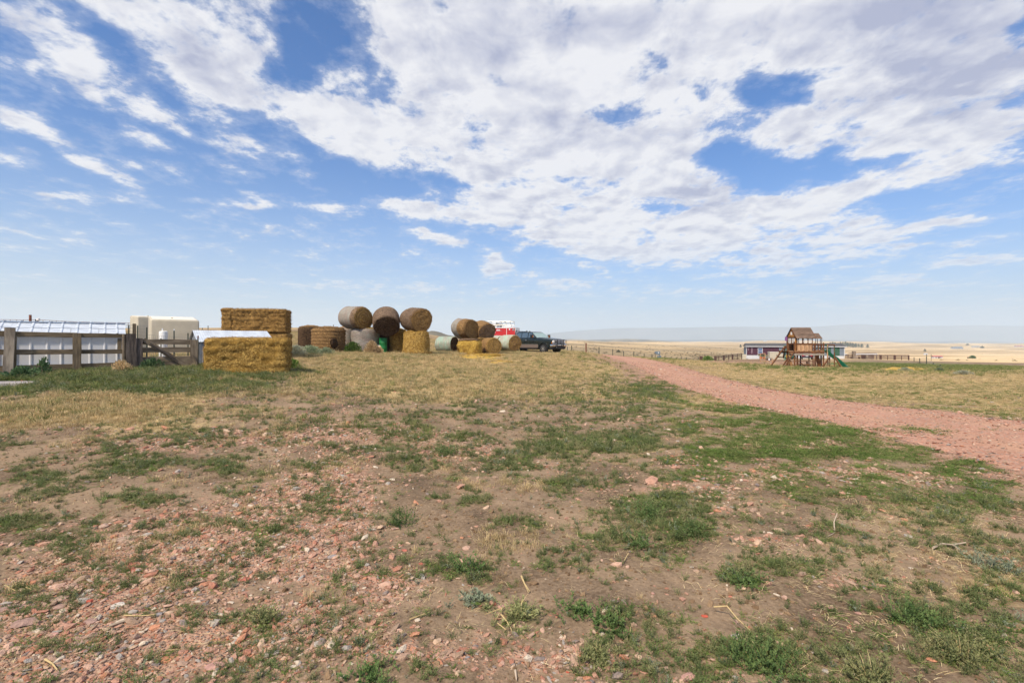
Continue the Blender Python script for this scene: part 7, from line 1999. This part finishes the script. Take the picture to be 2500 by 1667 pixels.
STONES = [ # px, py of the middle, width px, colour, flatness, label
 (1680, 1655, 46, 'pink', .6, 'large pink stone cut by the bottom edge of the picture right of centre'),
 (1224, 1481, 21, 'pink', .7, 'rounded pink stone with dry yellow stalks fanning out below it'),
 (1208, 1475, 11, 'red', 1.2, 'small upright red stone just left of the rounded pink stone with stalks'),
 (1025, 1598, 26, 'tan', .8, 'blocky tan orange stone near the bottom, left of the centre line'),
 (1009, 1584, 20, 'orange', .5, 'flat orange stone touching the blocky tan one'),
 (1121, 1591, 18, 'red', .7, 'red brown stone above the bottom edge between two weed clumps'),
 (1141, 1604, 13, 'grey', .7, 'small grey stone just right of the red brown one near the bottom'),
 (1028, 1377, 12, 'red', 1.2, 'upright square red stone at the right border of the gravel patch'),
 (1029, 1442, 25, 'tan', .6, 'pale rounded stone left of centre below the upright square red one'),
 (987, 1344, 17, 'red', .6, 'dark red stone above the upright square one'),
 (812, 1358, 30, 'grey', .25, 'flat pale grey slab stone at the left of centre in the gravel'),
 (1783, 1456, 10, 'red', .8, 'small red pink stone alone on bare soil right of centre'),
 (1720, 1504, 17, 'bright red', .8, 'bright red stone on bare soil beside a weed right of centre'),
 (1831, 1581, 17, 'grey', .5, 'grey oval stone under the long bent stalk at the right'),
 (2028, 1484, 14, 'pink', .8, 'pink stone half hidden by weeds in the lower right part'),
 (2095, 1497, 13, 'pink', .6, 'pinkish tan stone right of the one half hidden by weeds'),
 (1981, 1647, 15, 'purple', .9, 'dusky pink stone near the bottom edge at the right'),
 (2275, 1610, 19, 'orange', .4, 'thin orange stone lying in weeds near the lower right corner'),
 (2290, 1555, 16, 'white', .7, 'pale pink stone in the weeds above the thin orange one'),
 (2260, 1479, 14, 'white', .5, 'whitish flat stone at the right among straw'),
 (285, 1479, 34, 'white', .5, 'pale white limestone lump in the lower left gravel'),
 (40, 1482, 58, 'purple', .22, 'wide flat purple slab at the left edge'),
 (142, 1481, 32, 'purple', .4, 'purple pink stone right of the wide slab at the left'),
 (140, 1465, 40, 'tan', .5, 'weathered tan rock above the purple pink stone at the left'),
 (161, 1488, 30, 'pink', .3, 'flat dusty pink stone right of the tan rock at the left'),
 (60, 1521, 50, 'purple', .4, 'long mauve stone below the wide flat slab at the left'),
 (408, 1609, 42, 'orange', .35, 'long orange stone with a broken end near the bottom left'),
 (524, 1627, 52, 'pink', .4, 'big pale pink stone near the bottom, right of the long orange one'),
 (597, 1412, 40, 'red', .2, 'flat red slab stone in the middle of the left gravel'),
 (316, 1380, 25, 'red', .5, 'dark red stone, topmost of three together in the left gravel'),
 (318, 1389, 19, 'red', .5, 'red stone, middle of three together in the left gravel'),
 (329, 1393, 17, 'red', .5, 'dull red stone, lowest of three together in the left gravel'),
 (378, 1531, 24, 'orange', .6, 'orange and purple angular stone beside a small weed at lower left'),
 (220, 1516, 36, 'purple', .3, 'flat purple stone with a pointed end in the lower left'),
 (203, 1566, 48, 'purple', .35, 'dusty mauve slab below the pointed purple stone'),
 (219, 1468, 18, 'bright red', .6, 'small strong red stone above the pointed purple stone'),
 (124, 1551, 28, 'pink', .5, 'dusty pink stone left of the mauve slab'),
 (300, 1318, 50, 'tan', .25, 'long flat tan stone in the upper part of the left gravel'),
 (255, 1284, 30, 'tan', .5, 'rounded tan stone on the red earth patch at the left'),
 (388, 1500, 17, 'grey', .8, 'grey round stone beside a straw stalk at lower left'),
 (133, 1648, 24, 'purple', .5, 'mauve stone near the bottom left corner'),
 (1594, 1449, 10, 'pink', 1.1, 'small upright pink stone on the bare track right of centre'),
 (1386, 1640, 10, 'bright red', .9, 'small red cube-like stone near the bottom centre'),
 (1198, 1656, 11, 'tan', 1.2, 'teardrop tan stone at the bottom edge left of the centre'),
]
for k, (px, py, w, cn_, fl_, lb) in enumerate(STONES):
    x, y = on_ground(px, py); r_ = w / 2 / F * math.hypot(x, y) / 1.2 * (.8 if w > 25 and px < 700 else .95)
    me = rock_mesh(300 + k, 2, fl_ * .75); me.materials.clear(); me.materials.append(SM[cn_])
    t = thing('stone', lb, 'stone', (x, y, tz(x, y) + r_ * fl_ * .18), random.uniform(-.5, .5), 'larger loose stones', me, r_)
# single weeds
M_W2 = leaf_mat('weed_lush', (.075, .135, .04), (.17, .25, .085)); M_W3 = leaf_mat('weed_dry_green', (.17, .20, .08), (.33, .33, .15))
WLIST = [ # px, py(base), width px, kind, label
 (1585, 1262, 110, 0, 'largest dark green bushy weed on bare soil right of centre'),
 (1683, 1312, 90, 0, 'bushy green weed below and right of the largest one'),
 (1555, 1330, 80, 0, 'green weed with long stalks left of the dry straw patch'),
 (1850, 1625, 150, 0, 'big sprawling weed at the bottom right with a long bent stalk across it'),
 (1482, 1520, 70, 0, 'upright green weed near the bottom just right of centre'),
 (1502, 1545, 34, 0, 'small bright green weed at the foot of the upright one'),
 (1462, 1605, 60, 1, 'yellow green weed at the bottom right of centre'),
 (1140, 1395, 80, 0, 'feathery weed with dry stems left of the bare track'),
 (1270, 1500, 70, 1, 'straggly weed with yellow stems right of the rounded pink stone'),
 (1160, 1470, 46, 2, 'grey leaved upright weed above the rounded pink stone'),
 (1405, 1495, 60, 0, 'trailing weed running down left of the upright green one'),
 (1092, 1108, 60, 0, 'round bright green tuft in the middle distance centre'),
 (975, 1282, 90, 0, 'dark weed mat at the right border of the left gravel'),
 (640, 1520, 60, 1, 'grey green weed with dry stalks in the left foreground'),
 (2240, 1520, 120, 0, 'dense green weed in the lower right among straw'),
 (2340, 1610, 110, 1, 'shaggy green weed near the lower right corner'),
 (2120, 1660, 110, 1, 'straw coloured and green weed cut by the bottom edge at right'),
 (1820, 1425, 80, 0, 'leafy dark weed leaning over bare soil in the right foreground'),
 (2430, 1390, 90, 2, 'pale sage coloured weed lying flat at the right edge'),
 (900, 1660, 90, 0, 'dark weed at the bottom edge left of centre'),
]
for k, (px, py, w, kd, lb) in enumerate(WLIST):
    x, y = on_ground(px, py); ww = w / F * y
    mt = (M_W2, M_W3, M_SAGE)[kd]
    h = ww * (.55 if kd else .5)
    t = thing('weed_plant', lb, 'weed', (x, y, tz(x, y)), random.uniform(0, 6), 'larger single weeds')
    n_ = int(26 + w * .35)
    me = weed_mesh(400 + k, mt, n_, h, 3.0 + ww * 6, 20, .017 if kd != 2 else .022, .0032, .85)
    link('foliage', me, t)['kind'] = 'stuff'
    if kd == 1: link('dry_stems', tuft_mesh(500 + k, M_LITTER, 16, h * 1.1, ww * .2, 1.5, .0013), t)['kind'] = 'stuff'
# stalks and sticks
m_stalk = plain('straw_stalk', (.50, .38, .19), .7, var=.2); m_stick = plain('bleached_stick', (.42, .34, .26), .85, var=.25, bmp=.3)
def stick(name, label, pts, r, mat, cat='stalk', fork=None):
    P_ = []
    for (px, py, h) in pts:
        x, y = on_ground(px, py); P_.append(Vector((x, y, tz(x, y) + h)))
    o = P_[0].copy(); t = thing(name, label, cat, tuple(o))
    MB().tube([p - o for p in P_], [r * (1 - .5 * i / (len(P_) - 1)) for i in range(len(P_))], 6).part('stem', mat, t, True)
    if fork:
        i, a, b_ = fork; x, y = on_ground(a, b_)
        MB().tube([P_[i] - o, Vector((x, y, tz(x, y) + .02)) - o], [r * .7, r * .35], 6).part('branch', mat, t, True)
    return t
stick('straw_stalk', 'frayed thick yellow stalk standing out on the bare soil at the centre', [(1273, 1413, .02), (1281, 1430, .015), (1293, 1450, .02)], .0065, m_stalk, fork=(1, 1290, 1453))
stick('straw_stalk', 'long bent yellow stalk across the big weed at the bottom right', [(1743, 1497, .04), (1775, 1512, .08), (1800, 1535, .06), (1832, 1556, .04)], .0045, m_stalk)
stick('straw_stalk', 'longest of the dry stalks fanning out under the rounded pink stone', [(1227, 1490, .02), (1216, 1511, .02), (1203, 1530, .012)], .004, m_stalk)
stick('straw_stalk', 'dry stalk pointing down right from under the rounded pink stone', [(1223, 1507, .02), (1238, 1525, .02), (1250, 1544, .012)], .004, m_stalk)
stick('straw_stalk', 'dry stalk pointing left from the rounded pink stone', [(1225, 1490, .015), (1183, 1504, .012)], .003, m_stalk)
stick('straw_stalk', 'short loose stalk left of the fan of stalks', [(1214, 1525, .012), (1236, 1542, .012)], .0035, m_stalk)
stick('straw_stalk', 'long yellow straw with a kink beside the grey round stone at lower left', [(303, 1506, .012), (340, 1509, .015), (380, 1504, .012)], .004, m_stalk)
stick('straw_stalk', 'yellow stalk at the left, lying in gravel near the purple slab', [(12, 1432, .012), (38, 1446, .012)], .0045, m_stalk)
stick('straw_stalk', 'second yellow stalk right of the one near the left edge', [(50, 1432, .012), (76, 1442, .012)], .0045, m_stalk)
stick('straw_stalk', 'yellow stalk at the far end of the bottom edge, near the grey slab stone', [(1000, 1516, .012), (1037, 1503, .014)], .004, m_stalk)
stick('straw_stalk', 'short pale stalk standing on bare soil right of the centre', [(1521, 1377, .01), (1534, 1359, .03)], .004, m_stalk)
stick('dead_stick', 'grey bleached stick lying in the left gravel below the yellow straw', [(267, 1532, .012), (300, 1522, .014), (336, 1511, .012)], .008, m_stick, 'stick')
stick('dead_root', 'bleached forked root lying among straw at the right', [(2278, 1343, .02), (2300, 1336, .03), (2325, 1337, .025), (2358, 1333, .03)], .009, m_stick, 'root', (2, 2342, 1347))
stick('dead_weed_stalk', 'pale forked dead stalk standing up right of centre', [(2038, 1300, .0), (2036, 1288, .05), (2044, 1280, .10)], .006, m_stick, 'stalk', (0, 2018, 1316))
stick('straw_stalk', 'thin straw lying at the bottom edge left of centre', [(1258, 1640, .01), (1261, 1665, .012)], .006, m_stick)
stick('straw_stalk', 'pale broken straws lying near the bottom left corner', [(110, 1614, .012), (128, 1626, .014), (140, 1640, .012)], .005, m_stalk, fork=(1, 118, 1636))
place_scatter()
